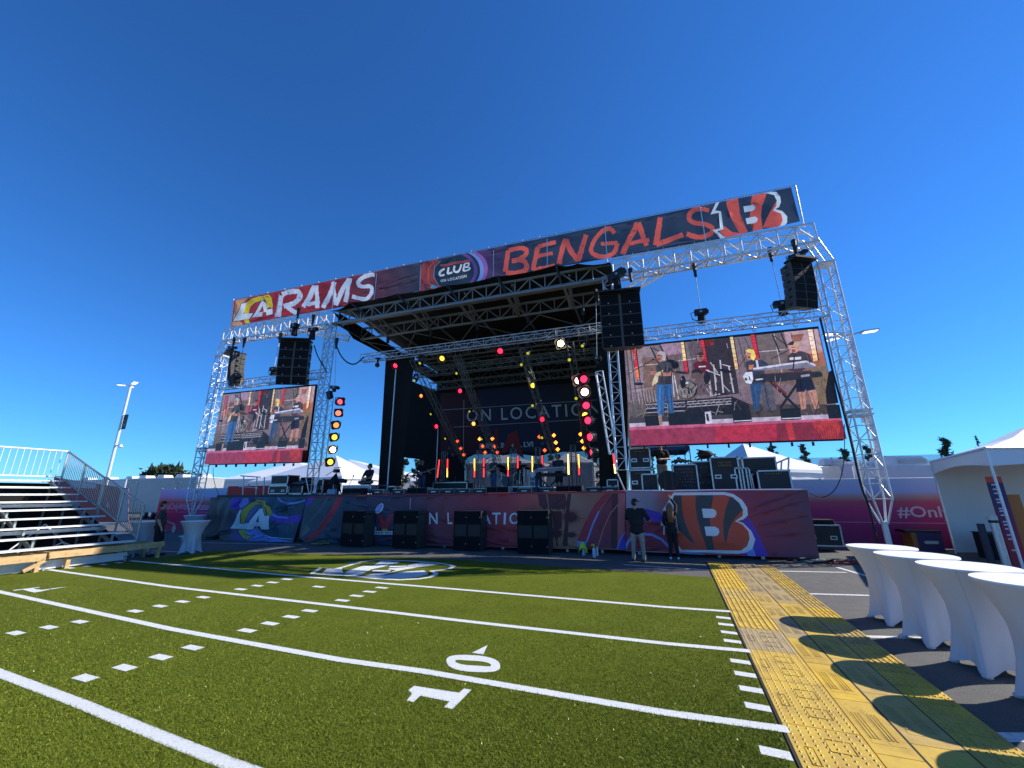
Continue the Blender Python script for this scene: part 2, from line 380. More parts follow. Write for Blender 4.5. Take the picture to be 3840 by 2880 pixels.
edge = [fld(-17.9, N0), fld(U1 + .02, N0), fld(U1, 4.3), fld(U1, N1), fld(-3, 11.62), fld(-6.2, 11.86), fld(-9, 11.7), fld(-12.3, 11.3), fld(-15.9, 10.9), fld(-15.95, 8.6), fld(-16.6, 7.05), fld(-17.2, 5.9), fld(-17.9, 4)]
turf = MB().prism([p + V((0, 0, TZ)) for p in edge], (0, 0, -TZ + .004)).build('turf', turf_mat()); struct(turf); recalc(turf)
tline = M('white_turf_fibre', (.80, .82, .80), .7, bump=.8, bs=220, var=.16, vs=45)
LZ = TZ + .004
SKIPS = []
def gpoly(name, P, z=LZ, mat=tline, up=None):
    SKIPS.append(P)
    b = MB(); P = [V((p.x, p.y, z)) for p in P]
    ar = sum(P[i].x * P[(i + 1) % len(P)].y - P[(i + 1) % len(P)].x * P[i].y for i in range(len(P)))
    b.poly(P if ar > 0 else P[::-1]); return b.build(name, mat, turf)
def gribbon(name, P, w, z=LZ, closed=False, mat=tline, b=None):
    P = [V((p.x, p.y, 0)) for p in P]; n = len(P); vs = []
    for i in range(n):
        a, c = (P[(i - 1) % n], P[(i + 1) % n]) if closed else (P[max(0, i - 1)], P[min(n - 1, i + 1)])
        d = (c - a).normalized(); s = V((-d.y, d.x, 0)) * w / 2; vs += [V((P[i].x - s.x, P[i].y - s.y, z)), V((P[i].x + s.x, P[i].y + s.y, z))]
    fs = [(2 * i, (2 * i + 2) % (2 * n), (2 * i + 3) % (2 * n), 2 * i + 1) for i in range(n if closed else n - 1)]
    if b is not None: b.add(vs, fs); return
    return MB().add(vs, fs).build(name, mat, turf)
YL = [[(489, 2106), (640, 2120), (1074, 2161), (1280, 2178.4), (1760, 2218.5), (2500, 2282.5), (2738.7, 2299)],
      [(179.4, 2139.3), (640, 2205), (1280, 2279.6), (1760, 2337.7), (2500, 2421.4), (2815, 2450)],
      [(-160, 2184), (0, 2224.6), (640, 2365.5), (1280, 2483.6), (1583, 2526), (2140, 2622.8), (2500, 2685), (2958.5, 2748.6)],
      [(-200, 2457), (0, 2535), (300, 2650), (600, 2775), (840, 2872), (1300, 3040), (2000, 3280), (3130, 3560)]]
for L in YL: gribbon('yard_line', [aZ(None, *p) for p in L], .12)
HS = [(298, 2338), (182.3, 2359), (57.9, 2380.9), (506.3, 2297.6), (598.9, 2278.5), (683.4, 2261.4), (761.5, 2244.9), (901.8, 2214.5), (964.6, 2201), (1021.9, 2188.5), (1075.4, 2176.3),
      (318, 2551.6), (465.8, 2512.5), (601.7, 2472.6), (721, 2436.4), (925.8, 2371.6), (1011.8, 2344.7), (1091.3, 2319.3), (1160.8, 2296.4), (1283.5, 2257), (1337, 2239.7), (1385.6, 2223.8), (1431, 2208.7), (1194.6, 2205),
      (124.4, 2146.5), (52, 2153.2), (261.8, 2133.5), (325.5, 2126.9), (387.7, 2119.9), (445.5, 2113.3)]
for p in HS:
    c = aZ(None, *p); w, h = FE * .145, FN * .062
    gpoly('hash_mark', [c - w - h, c + w - h, c + w + h, c - w + h])
for x, y in ((2685, 2320), (2695, 2345.6), (2704.8, 2375.7), (2716, 2408.4), (2743, 2485), (2758, 2532.8), (2777.7, 2589.5), (2799.4, 2654.6), (2858.7, 2826.7)):
    n = aZ(None, x, y).dot(FN); gpoly('side_tick', [fld(.405, n - .06), fld(.612, n - .075), fld(.612, n + .045), fld(.405, n + .06)])
cP, cQ, cR = (1120, 2060, .28933), (1500, 2400, .28933), (0, 2080, .28933)
g = lambda c, P: [aZ(c, *p) for p in P]
gpoly('numeral', g(cQ, [(85, 825), (150, 740), (145, 720), (105, 690), (180, 630), (765, 722), (830, 665), (925, 685), (680, 938), (570, 912), (640, 838), (262, 762), (172, 845)]))
oval = [(950 + 348 * math.copysign(abs(math.cos(t)) ** .8, math.cos(t)) + 30 * math.sin(t), 338 + 112 * math.copysign(abs(math.sin(t)) ** .75, math.sin(t)) + 22 * math.cos(t)) for t in [2 * math.pi * i / 36 for i in range(36)]]
inn = [(948 + 232 * math.copysign(abs(math.cos(t)) ** .6, math.cos(t)) + 10 * math.sin(t), 332 + 32 * math.copysign(abs(math.sin(t)) ** .7, math.sin(t)) + 26 * math.cos(t)) for t in [2 * math.pi * i / 36 for i in range(36)]]
oo, ii = g(cQ, oval), g(cQ, inn); b = MB()
b.add([V((p.x, p.y, LZ)) for p in oo + ii], [((i + 1) % 36, i, 36 + i, 36 + (i + 1) % 36) for i in range(36)]); b.build('numeral', tline, turf); SKIPS.append(oo)
gpoly('arrow', g(cQ, [(930, 195), (1135, 95), (1080, 218)]))
gpoly('numeral', g(cR, [(168, 475), (285, 462), (500, 436), (512, 442), (430, 452), (455, 462), (535, 472), (630, 462), (637, 470), (540, 492), (440, 508), (365, 492), (290, 470), (172, 485)]))
gpoly('arrow', g(cR, [(630, 458), (880, 430), (665, 466)]))
b = MB()
gribbon('', g(cP, [(170, 328), (290, 250), (440, 270), (575, 243), (700, 206), (790, 190), (625, 183), (790, 177), (1010, 147), (1500, 165), (1800, 189), (1960, 213), (2010, 233), (1960, 262), (1860, 281), (1725, 293), (1782, 325), (1760, 352), (1690, 378), (1560, 397), (1300, 410), (1000, 393), (700, 358)]), .13, closed=True, b=b)
for P in ([(1075, 163), (1325, 177), (1120, 235), (950, 270), (800, 345), (740, 357), (585, 325), (640, 290), (830, 228), (960, 222)],
          [(360, 268), (440, 276), (560, 252), (562, 290), (585, 328), (300, 322)], [(1180, 228), (1400, 223), (1412, 236), (1375, 248), (1170, 245)],
          [(962, 284), (1195, 284), (1180, 305), (948, 303)], [(1590, 185), (1832, 208), (1600, 237), (1400, 272), (1230, 305), (1090, 357), (845, 365), (950, 332), (1200, 310), (1262, 282), (1150, 274), (1180, 260), (1380, 250), (1430, 213)],
          [(1110, 357), (1230, 332), (1400, 302), (1620, 287), (1680, 322), (1660, 345), (1500, 378), (1300, 389), (1000, 380), (845, 367)]):
    P = [V((p.x, p.y, LZ + .002)) for p in g(cP, P)]; b.poly(P[::-1]); SKIPS.append(P)
o = b.build('field_logo', tline, turf); recalc(o)
# grass fibres: nobody could count them
def grass():
    n = 330000; x = RNG.uniform(-60, 2960, n); y = 2165 + (2980 - 2165) * RNG.uniform(0, 1, n) ** .62
    dx = (x - 1920) / FPX; dy = -(y - 1440) / FPX
    d = np.array(CF)[None] + dx[:, None] * np.array(CR)[None] + dy[:, None] * np.array(CU)[None]
    t = (TZ - EYE) / d[:, 2]; P = d * t[:, None]; P[:, 2] = TZ
    u = P @ np.array(FE); v = P @ np.array(FN); k = (u < U1 - .01) & (u > -16) & (v < 11.2) & (v > N0)
    def lineny(L):
        Q = [aZ(None, *p) for p in L]; a = sorted((q.dot(FE), q.dot(FN)) for q in Q); return np.interp(u, [i[0] for i in a], [i[1] for i in a])
    for L in YL: k &= np.abs(v - lineny(L)) > .054
    for p in HS:
        c = aZ(None, *p); k &= ~((np.abs(u - c.dot(FE)) < .15) & (np.abs(v - c.dot(FN)) < .068))
    for Q in SKIPS:
        qx, qy = np.array([p.x for p in Q]), np.array([p.y for p in Q]); sel = np.where(k & (P[:, 0] > qx.min()) & (P[:, 0] < qx.max()) & (P[:, 1] > qy.min()) & (P[:, 1] < qy.max()))[0]
        ins = np.zeros(len(sel), bool); X_, Y_ = P[sel, 0], P[sel, 1]
        for i in range(len(qx)):
            j = i - 1; c_ = (qy[i] > Y_) != (qy[j] > Y_); ins ^= c_ & (X_ < (qx[j] - qx[i]) * (Y_ - qy[i]) / (qy[j] - qy[i] + 1e-12) + qx[i])
        k[sel[ins]] = False
    k &= ~((u > .39) & (np.min(np.abs(v[:, None] - np.array([aZ(None, *p).dot(FN) for p in ((2685, 2320), (2695, 2345.6), (2704.8, 2375.7), (2716, 2408.4), (2743, 2485), (2758, 2532.8), (2777.7, 2589.5), (2799.4, 2654.6), (2858.7, 2826.7))])[None]), axis=1) < .075))
    P = P[k]; n = len(P); dist = np.linalg.norm(P, axis=1); w = .0011 + .00038 * dist; a = RNG.uniform(0, 2 * np.pi, n)
    h = RNG.uniform(.006, .018, n); lean = RNG.normal(0, .014, (n, 2))
    W = np.stack([np.cos(a) * w, np.sin(a) * w, np.zeros(n)], 1); T = np.stack([lean[:, 0], lean[:, 1], h], 1)
    vs = np.stack([P - W, P + W, P + T], 1).reshape(-1, 3).astype(np.float32)
    me = D.meshes.new('grass_fibres'); me.vertices.add(3 * n); me.vertices.foreach_set('co', vs.ravel()); me.loops.add(3 * n); me.loops.foreach_set('vertex_index', np.arange(3 * n, dtype=np.int32))
    me.polygons.add(n); me.polygons.foreach_set('loop_start', np.arange(0, 3 * n, 3, dtype=np.int32)); me.polygons.foreach_set('material_index', RNG.choice(3, n, p=[.46, .50, .04]).astype(np.int32))
    me.update(calc_edges=True)
    for nm, c, r in (('fibre_dark', (.110, .140, .016), .5), ('fibre_mid', (.175, .212, .024), .45), ('fibre_pale', (.38, .40, .06), .3)): me.materials.append(M(nm, c, r, spec=.35 if r < .4 else .04))
    o = D.objects.new('grass_fibres', me); COL.objects.link(o); o['kind'] = 'stuff'; return o
grass()
# ---------------------------------------------------------------- yellow matting along the field edge
def tile_mat(name, col, kind):
    m = M(name, col, .55, spec=.35); t = m.node_tree; b = t.nodes['Principled BSDF']; tc = t.nodes.new('ShaderNodeTexCoord')
    n = t.nodes.new('ShaderNodeTexNoise'); n.inputs['Scale'].default_value = 3.5; n.inputs['Detail'].default_value = 8; n.inputs['Roughness'].default_value = .7; t.links.new(tc.outputs['Object'], n.inputs['Vector'])
    x = t.nodes.new('ShaderNodeMix'); x.data_type = 'RGBA'; x.inputs[6].default_value = (*col, 1); x.inputs[7].default_value = (col[0] * .62, col[1] * .60, col[2] * .75 + .015, 1)
    r = t.nodes.new('ShaderNodeMapRange'); r.inputs[1].default_value = .42; r.inputs[2].default_value = .72; t.links.new(n.outputs[0], r.inputs[0]); t.links.new(r.outputs[0], x.inputs[0])
    # scuffs
    s = t.nodes.new('ShaderNodeTexNoise'); s.inputs['Scale'].default_value = 1; s.inputs['Detail'].default_value = 5; mp = t.nodes.new('ShaderNodeMapping'); mp.inputs['Scale'].default_value = (60, 9, 1); mp.inputs['Rotation'].default_value = (0, 0, .5)
    t.links.new(tc.outputs['Object'], mp.inputs[0]); t.links.new(mp.outputs[0], s.inputs['Vector'])
    r2 = t.nodes.new('ShaderNodeMapRange'); r2.inputs[1].default_value = .62; r2.inputs[2].default_value = .75; r2.inputs[4].default_value = .55; t.links.new(s.outputs[0], r2.inputs[0])
    y = t.nodes.new('ShaderNodeMix'); y.data_type = 'RGBA'; t.links.new(r2.outputs[0], y.inputs[0]); t.links.new(x.outputs[2], y.inputs[6]); y.inputs[7].default_value = (.16, .12, .05, 1)
    t.links.new(y.outputs[2], b.inputs['Base Color']); t.links.new(r2.outputs[0], b.inputs['Metallic']) if False else None
    return m
TY = [tile_mat('mat_yellow', (.62, .41, .060), 0), tile_mat('mat_faded', (.56, .385, .095), 0), tile_mat('mat_bright', (.68, .44, .045), 0), tile_mat('mat_tan', (.43, .32, .145), 0)]
matt = thing('floor_matting', 'yellow ribbed and studded matting strip running along the field edge', 'floor mat', fld(1.4, 8))
cols = [(.655, 1.205, 'stud'), (1.215, 1.505, 'plain'), (1.525, 1.865, 'plain'), (1.88, 2.26, 'rib')]
def in_loc(u, n, z): return fld(u, n, z)
for ci, (ua, ub, kind) in enumerate(cols):
    n0 = 13.92 - .25 * (ci % 2); i = 0
    while n0 > 1.6:
        n1 = n0 - .915; b = MB(); h = .024
        P = [in_loc(ua, n1, h), in_loc(ub, n1, h), in_loc(ub, n0, h), in_loc(ua, n0, h)]
        b.prism(P[::-1], (0, 0, -h + .003))
        k = 'rib' if (kind == 'rib' or (kind == 'stud' and n0 > 7.8)) and not (kind == 'rib' and n0 < 7) else kind
        if kind == 'rib' and n0 < 7: k = 'stud'
        if k == 'rib':
            nr = 7 if ci == 0 else 6
            for j in range(nr):
                u = ua + (ub - ua) * (j + .5) / nr; w = (ub - ua) / nr * .26
                b.prism([in_loc(u - w, n1 + .02, h), in_loc(u - w * .4, n1 + .02, h + .009), in_loc(u + w * .4, n1 + .02, h + .009), in_loc(u + w, n1 + .02, h)], FN * .875)
        elif k == 'stud':
            nu, nn_ = (8, 14)
            for a in range(nu):
                for c in range(nn_):
                    u = ua + (ub - ua) * (a + .5) / nu; n_ = n1 + .915 * (c + .5) / nn_; r = .014
                    pts = [in_loc(u + sx * r, n_ + sy * r * 1.5, h) for sx, sy in ((-1, 0), (0, -1), (1, 0), (0, 1))]
                    top = in_loc(u, n_, h + .010); b.add(pts + [top], [(0, 1, 4), (1, 2, 4), (2, 3, 4), (3, 0, 4)])
        else:
            for j in range(2):
                u = ua + (ub - ua) * (.3 + .4 * j); b.prism([in_loc(u - .05, n1 + .15, h), in_loc(u + .05, n1 + .15, h), in_loc(u + .05, n1 + .75, h), in_loc(u - .05, n1 + .75, h)][::-1], (0, 0, .0015))
                for q in range(3): b.prism([in_loc(u - .036 + q * .026, n1 + .22, h + .004), in_loc(u - .022 + q * .026, n1 + .22, h + .004), in_loc(u - .022 + q * .026, n1 + .66, h + .004), in_loc(u - .036 + q * .026, n1 + .66, h + .0015)][::-1], (0, 0, .002))
        # stamped frame, seen on each studded tile
        if k != 'plain':
            for (cu, cn, su, sn) in ((.62, .72, .085, .09), (.62, .3, .085, .09), (.2, .5, .03, .12)):
                u, n_ = ua + (ub - ua) * cu, n1 + .915 * cn
                for (a0, b0, a1, b1) in ((-su, -sn, su, -sn), (-su, sn, su, sn), (-su, -sn, -su, sn), (su, -sn, su, sn)):
                    b.bar(in_loc(u + a0, n_ + b0, h + .004), in_loc(u + a1, n_ + b1, h + .001), .005, .005)
        mi = random.choices([0, 1, 2, 3], [6, 4, 2, 0])[0] if ci in (0, 3) else random.choices([0, 1, 2, 3], [4, 5, 1, 1])[0]
        if ci == 0 and 6.7 < n0 < 7.6: mi = 3
        if ci in (1, 2) and n0 > 10: mi = 3
        if ci == 0 and n0 > 11: mi = 2
        recalc(b.build("tile", TY[mi], matt))
        n0 = n1 - .008; i += 1
b = MB()
for ua in (1.506, 1.866): b.bar(in_loc(ua + .008, 1.7, .012), in_loc(ua + .008, 13.8, .012), .016, .018)
b.build('hinge_strip', RUBBER, matt)
b = MB(); b.bar(in_loc(.64, 1.5, .012), in_loc(.645, 13.9, .012), .022, .02); b.build('edge_strip', RUBBER, matt)
# ---------------------------------------------------------------- stage: deck, skirts
YS, YT, ZD = 14.7, 15.1, 2.0
stage = thing('stage', 'raised black stage deck behind the printed skirts', 'stage', (-7.5, 20, 0))
MB().bbox((-20.2, YS + .12, ZD - .16), (4.3, 26, ZD)).build('deck', M('deck_ply', (.03, .03, .032), .6, var=.3, vs=3), stage)
b = MB()
for x in np.arange(-19.8, 4.3, 1.2):
    for y in (YS + .3, 18, 22, 25.6): b.box((x, y, (ZD - .16) / 2), (.09, .09, ZD - .16))
b.build('deck_legs', STEEL, stage)
MB().bbox((-20.0, YS + .45, .0), (4.2, YS + .5, ZD - .17)).build('skirt_gap_shade', BLACK, stage)  # black sheet added so the gap below the skirts stays dark
def col_(r, g, b): return tuple(((c / 255 + .055) / 1.055) ** 2.4 if c > 10 else c / 255 / 12.92 for c in (r, g, b))
PC = {}
def ink(name, rgb, k=1.9):
    """printed ink on banner cloth; rgb as it looks in the shade, k lifts it to the cloth's own colour"""
    if name not in PC:
        c = [min(.82, v * k * q) for v, q in zip(col_(*rgb), (1.05, .97, .80))]; PC[name] = M('print_' + name, tuple(c), .62, fold=.2, fs=2.6)
    return PC[name]
IK = 3.0
WHT = ink('white', (140, 150, 185), IK); RED = ink('red', (110, 32, 42), IK); YEL = ink('yellow', (118, 112, 48), IK); NAVY = ink('navy', (24, 34, 58), IK)
PUR = ink('purple', (62, 38, 120), IK); BLU = ink('blue', (78, 92, 150), IK); ORG = ink('orange', (128, 50, 36), IK); CHAR = ink('charcoal', (40, 42, 48), IK)
TEAL = ink('teal', (24, 52, 74), IK); MAR = ink('maroon', (92, 34, 48), IK); TAN = ink('tan', (120, 84, 74), IK); LAV = ink('lavender', (104, 100, 128), IK); PLM = ink('plum', (58, 26, 32), IK); SALM = ink('salmon', (122, 62, 66), IK); GRY = ink('grey', (72, 72, 74), IK)
def gm(stops): return [(p, tuple(min(.8, v * IK * q) for v, q in zip(col_(*c), (1.05, .97, .80)))) for p, c in stops]
def sheet(root, c, P, Y, mat, name='cloth', th=.012, nx=1):
    P = [aY(c, x, y, Y) for x, y in P]; return recalc(MB().prism(P, (0, th, 0)).build(name, mat, root))
# main skirt
sk = thing('stage_skirt', 'long printed skirt with ON LOCATION in front of the stage', 'banner', (-7.4, YS, 1))
xl = aY(None, 1125, 1950, YS).x - sk.location.x; xr = aY(None, 2345, 1950, YS).x - sk.location.x
f = lambda p: aY(None, p, 1950, YS).x - sk.location.x
cm = ramp_mat('skirt_print', gm([(xl, (44, 56, 66)), (f(1290), (28, 40, 58)), (f(1500), (44, 36, 56)), (f(1600), (66, 34, 48)), (f(1900), (110, 36, 48)), (f(2010), (116, 52, 50)), (f(2100), (120, 80, 66)), (f(2200), (104, 66, 60)), (xr, (104, 56, 50))]))
A = Art(sk, YS)
b = PMB(); A.poly(b, cB, [(1610, 1012), (1682, 1010), (1600, 1180), (1480, 1320), (1390, 1440), (1330, 1470), (1270, 1455), (1400, 1350), (1530, 1180)]); b.build('print_band', RED, sk)
b = PMB(); A.poly(b, cB, [(1310, 1012), (1378, 1010), (1335, 1080), (1275, 1112)]); b.build('print_patch', PUR, sk)
b = PMB(); A.line(b, cB, [(1525, 1005), (1460, 1110), (1380, 1200), (1310, 1280), (1235, 1345)], 7); A.poly(b, cB, [(1230, 1380), (1310, 1300), (1335, 1340), (1290, 1400), (1238, 1425)]); b.build('print_stroke', GRY, sk)
b = PMB(); A.ell(b, cG, 200, 848, 62, 32, 1, rot=-.95); A.ell(b, cG, 198, 845, 50, 24, 0, rot=-.95); A.line(b, cG, [(170, 880), (215, 820)], 5, 1)
A.poly(b, cG, [(175, 910), (235, 910), (262, 1000), (300, 910), (345, 910), (282, 1078), (230, 1078)], 2); A.poly(b, cG, [(228, 1060), (290, 1060), (280, 1076), (234, 1076)], 3)
for x in (132, 150, 168, 352, 372, 392): A.line(b, cG, [(x, 1075), (x, 1038 - 14 * (x % 4))], 12, 4)
A.poly(b, cG, [(100, 1081), (420, 1081), (420, 1119), (100, 1119)], 4)
A.text(b, cG, 'SUPER BOWL', (110, 1111), (405, 1111), (110, 1089), 5, .03, 1.15); b.build('logo', [BLU, WHT, RED, YEL, WHT, NAVY], sk)
for ch, x0, x1 in (('O', 600, 690), ('N', 720, 803), ('L', 906, 958), ('O', 1020, 1128), ('C', 1150, 1240), ('A', 1252, 1357), ('T', 1368, 1458), ('I', 1490, 1512), ('O', 1548, 1650), ('N', 1690, 1775)):
    b = PMB(); A.k = 6; A.text(b, cG, ch, (x0, 1011), (x1, 1011), (x0, 892), bold=.012); b.build('letter', WHT, sk)
b = PMB(); A.line(b, cG, [(526, 742), (514, 856)], 8); b.build('print_stroke', LAV, sk)
b = PMB(); rp = random.Random(3)
A.poly(b, cH, [(1150, 420), (1236, 420), (1262, 560), (1225, 585), (1170, 540)]); A.poly(b, cH, [(1458, 418), (1500, 418), (1470, 700), (1462, 962), (1408, 958), (1432, 700)])
fr = [(1250, 420), (1440, 420), (1452, 520)] + [(1440 - i * 12, 560 + 40 * (i % 2) + rp.randint(-8, 14)) for i in range(15)]
A.poly(b, cH, fr)
def palm(cx, cy, r, sq, n=26, a0=0, a1=6.28):
    P = []
    for i in range(n):
        a = a0 + (a1 - a0) * i / n; rr = r * rp.uniform(.75, 1.05); P += [(cx + rr * math.cos(a), cy + sq * rr * math.sin(a)), (cx + r * .42 * math.cos(a + .12), cy + sq * r * .42 * math.sin(a + .12))]
    return P
A.poly(b, cH, palm(1490, 660, 150, .72, 30)); A.poly(b, cH, palm(1345, 830, 110, .8, 18)); A.poly(b, cH, palm(1500, 845, 95, .55, 20)); A.poly(b, cH, [(1300, 600), (1400, 600), (1400, 780), (1320, 800)])
A.line(b, cH, [(1345, 830), (1352, 960)], 14); b.build('palm_print', PLM, sk)
b = PMB(); A.poly(b, cH, [(1845, 416), (1922, 416), (1800, 570), (1720, 740), (1650, 915), (1560, 905), (1640, 720), (1740, 530)], 0)
A.line(b, cH, [(1560, 880), (1640, 700), (1740, 520), (1835, 418)], 7, 1); A.line(b, cH, [(1785, 600), (1720, 740), (1662, 915)], 16, 2)
A.poly(b, cH, [(1925, 416), (1915, 980), (1660, 972), (1668, 915), (1735, 740), (1815, 570)], 3); A.poly(b, cH, [(1920, 416), (1985, 416), (1975, 985), (1912, 982)], 4)
A.line(b, cH, [(2063, 490), (1985, 530), (1900, 630), (1830, 790), (1775, 970)], 9, 5); A.poly(b, cH, [(1985, 416), (2062, 416), (2055, 800), (1975, 985)], 6)
A.poly(b, cH, [(1970, 995), (2040, 830), (2060, 860), (2058, 1000)], 7); A.line(b, cH, [(1975, 990), (2010, 890), (2058, 815)], 12, 2); A.poly(b, cH, [(1560, 910), (1655, 915), (1648, 968), (1560, 965)], 2)
b.build('print_arcs', [RED, SALM, BLU, MAR, PLM, TAN, SALM, PUR], sk)
b = MB(); b.tube([aY(None, 1150, 1863, YS) + V((0, -.01, 0)), aY(None, 2345, 1842, YS) + V((0, -.01, 0))], .025); b.build('hem', MAR, sk)
cut_cloth(sk, [aY(None, x, y, YS) for x, y in ((1150, 1863), (2345, 1841), (2345, 2064), (1145, 2036), (1125, 2018), (1128, 1985))], cm, .05, 1., .12)
# left skirt
YL_ = YS - .03
sk2 = thing('stage_skirt', 'dark printed skirt with yellow horned LA logo at the stage\'s left end', 'banner', (-17.5, YL_, 1))
f = lambda p: aY(cB, p, 1200, YL_).x - sk2.location.x
cm2 = ramp_mat('skirt_print_left', gm([(f(240), (66, 60, 58)), (f(520), (58, 54, 62)), (f(640), (60, 52, 110)), (f(760), (44, 62, 92)), (f(900), (26, 54, 74)), (f(1290), (40, 52, 66))]), fold=.3)
A = Art(sk2, YL_)
b = PMB(); A.poly(b, cB, [(525, 1015), (640, 1015), (610, 1090), (590, 1130), (520, 1120)], 0); A.poly(b, cB, [(640, 1015), (690, 1015), (690, 1070), (600, 1125), (590, 1090)], 2); A.line(b, cB, [(1000, 1010), (1040, 1055), (1100, 1078), (1180, 1070), (1285, 1035)], 22, 2)
A.line(b, cB, [(1010, 1012), (1055, 1045), (1110, 1062), (1180, 1056), (1280, 1030)], 8, 1); A.line(b, cB, [(925, 1195), (1010, 1235), (1100, 1245), (1235, 1225)], 70, 0); A.line(b, cB, [(925, 1175), (1000, 1215), (1090, 1225)], 18, 2)
A.poly(b, cB, [(640, 1350), (770, 1330), (860, 1400), (960, 1440), (1170, 1465), (1165, 1495), (700, 1470)], 2); A.line(b, cB, [(780, 1320), (840, 1390), (920, 1430), (1180, 1440)], 6, 3); b.build('print_swirls', [PUR, TEAL, BLU, WHT], sk2)
def rams(A, b, c, horn, horn_in, L, Aa, cnt, halo, w):
    for P in (horn, L, Aa): A.line(b, c, P, w, 0, closed=True)
    A.poly(b, c, horn, 1); A.poly(b, c, L, 2); A.poly(b, c, Aa, 2); A.poly(b, c, cnt, 3)
    if horn_in: A.line(b, c, horn_in, w * .5, 0)
b = PMB()
rams(A, b, cB, [(760, 1400), (700, 1447), (625, 1432), (578, 1370), (580, 1345), (650, 1345), (672, 1395), (715, 1408)], None, [(598, 1142), (668, 1128), (600, 1278), (712, 1276), (692, 1342), (495, 1332)],
     [(675, 1342), (800, 1125), (858, 1128), (880, 1200), (915, 1182), (905, 1342), (836, 1342), (838, 1310), (762, 1310), (745, 1342)], [(785, 1266), (832, 1188), (838, 1266)], None, 16)
H2 = [(632, 1140), (700, 1065), (790, 1032), (862, 1042), (915, 1100), (935, 1170), (926, 1215), (905, 1180), (885, 1200), (868, 1130), (815, 1082), (745, 1085), (690, 1140), (655, 1230), (640, 1278), (598, 1278)]
A.line(b, cB, H2, 14, 0, closed=True); A.poly(b, cB, H2, 1); A.line(b, cB, [(760, 1055), (830, 1070), (880, 1120), (895, 1190)], 10, 0); A.poly(b, cB, [(675, 1342), (800, 1125), (848, 1128), (868, 1342), (836, 1342), (838, 1310), (762, 1310), (745, 1342)], 2); A.poly(b, cB, [(785, 1266), (828, 1188), (836, 1266)], 3)
b.build('logo', [NAVY, YEL, WHT, TEAL], sk2)
cut_cloth(sk2, [aY(cB, x, y, YL_) for x, y in [(302, 1010), (1290, 1005), (1288, 1045), (1240, 1200), (1172, 1497), (590, 1470), (240, 1455)]], cm2, .16, 1.1, .10)
# right skirt
YR = YS - .06
sk3 = thing('stage_skirt', 'maroon printed skirt with the tiger striped B at the stage\'s right end', 'banner', (1.8, YR, 1))
f = lambda p: aY(cC, p, 1000, YR).x - sk3.location.x
cm3 = ramp_mat('skirt_print_right', gm([(f(120), (112, 96, 112)), (f(420), (98, 84, 100)), (f(560), (112, 56, 60)), (f(1300), (100, 36, 52)), (f(1550), (88, 34, 50)), (f(2140), (64, 40, 52))]), fold=.2)
A = Art(sk3, YR)
b = PMB(); A.poly(b, cC, [(128, 990), (200, 910), (370, 900), (480, 960), (640, 1000), (640, 1300), (128, 1285)], 2); A.poly(b, cC, [(126, 905), (200, 852), (330, 850), (480, 890), (520, 930), (520, 985), (370, 985), (205, 912), (128, 1000)], 0)
A.line(b, cC, [(110, 1260), (200, 1130), (300, 1112), (400, 1120), (500, 1170), (600, 1270)], 26, 1); A.line(b, cC, [(128, 1270), (160, 1200), (215, 1125)], 10, 1)
A.poly(b, cC, [(1390, 930), (1440, 1000), (1520, 1150), (1610, 1348), (1330, 1335), (1440, 1280), (1470, 1180), (1430, 1080), (1340, 990)], 0); A.poly(b, cC, [(1380, 1310), (1455, 1260), (1480, 1345), (1400, 1340)], 1)
A.poly(b, cC, [(640, 1300), (950, 1320), (950, 1332), (840, 1330)], 1); A.line(b, cC, [(790, 668), (930, 664)], 14, 1); A.line(b, cC, [(930, 664), (1100, 662)], 14, 0); b.build('print_swirls', [PUR, BLU, MAR], sk3)
def bengal(A, b, c, outer, inner, dark, bars):
    A.poly(b, c, outer, 0); A.poly(b, c, inner, 1)
    for P in dark: A.poly(b, c, P, 2, nl=False)
    A.k += 1
    for P in bars: A.poly(b, c, P, 0, nl=False)
    A.k += 1
b = PMB()
bengal(A, b, cC, [(508, 872), (625, 682), (1150, 678), (1245, 698), (1330, 758), (1385, 840), (1392, 920), (1345, 962), (1285, 980), (1345, 998), (1430, 1080), (1472, 1170), (1442, 1270), (1372, 1308), (1290, 1318), (690, 1302), (635, 1240), (640, 1190), (668, 1090), (640, 900), (620, 860)],
       [(630, 712), (1150, 708), (1235, 730), (1302, 790), (1341, 865), (1338, 925), (1262, 980), (1338, 1015), (1400, 1085), (1414, 1160), (1386, 1240), (1320, 1284), (710, 1278), (648, 1196), (672, 1090), (645, 890), (612, 770)],
       [[(630, 712), (708, 711), (712, 850), (740, 980), (790, 1110), (850, 1226), (780, 1172), (700, 1095), (668, 1060), (645, 890), (612, 770)], [(855, 710), (1036, 709), (1016, 850), (1000, 980), (1020, 1130), (1048, 1281), (975, 1281), (910, 1100), (870, 950), (852, 830)],
        [(1210, 722), (1302, 790), (1338, 860), (1260, 950), (1200, 1060), (1160, 1228), (1140, 1100), (1140, 980), (1165, 850)]],
       [[(918, 850), (1030, 852), (1063, 872), (1070, 905), (1052, 938), (1020, 946), (934, 945)], [(944, 1035), (1052, 1035), (1090, 1058), (1098, 1092), (1082, 1124), (1050, 1133), (960, 1130)]])
b.build('logo', [WHT, ORG, CHAR], sk3)
cut_cloth(sk3, [aY(cC, x, y, YR) for x, y in [(132, 662), (1100, 655), (2012, 650), (2030, 760), (2055, 920), (2085, 1090), (2136, 1362), (1600, 1350), (900, 1325), (128, 1290)]], cm3, .06, .8, .12)
b = MB(); b.tube([aY(cC, 132, 663, YR) + V((0, -.01, 0)), aY(cC, 600, 668, YR) + V((0, -.012, 0)), aY(cC, 1100, 657, YR) + V((0, -.01, 0)), aY(cC, 2012, 652, YR)], .022); b.build('hem', LAV, sk3)
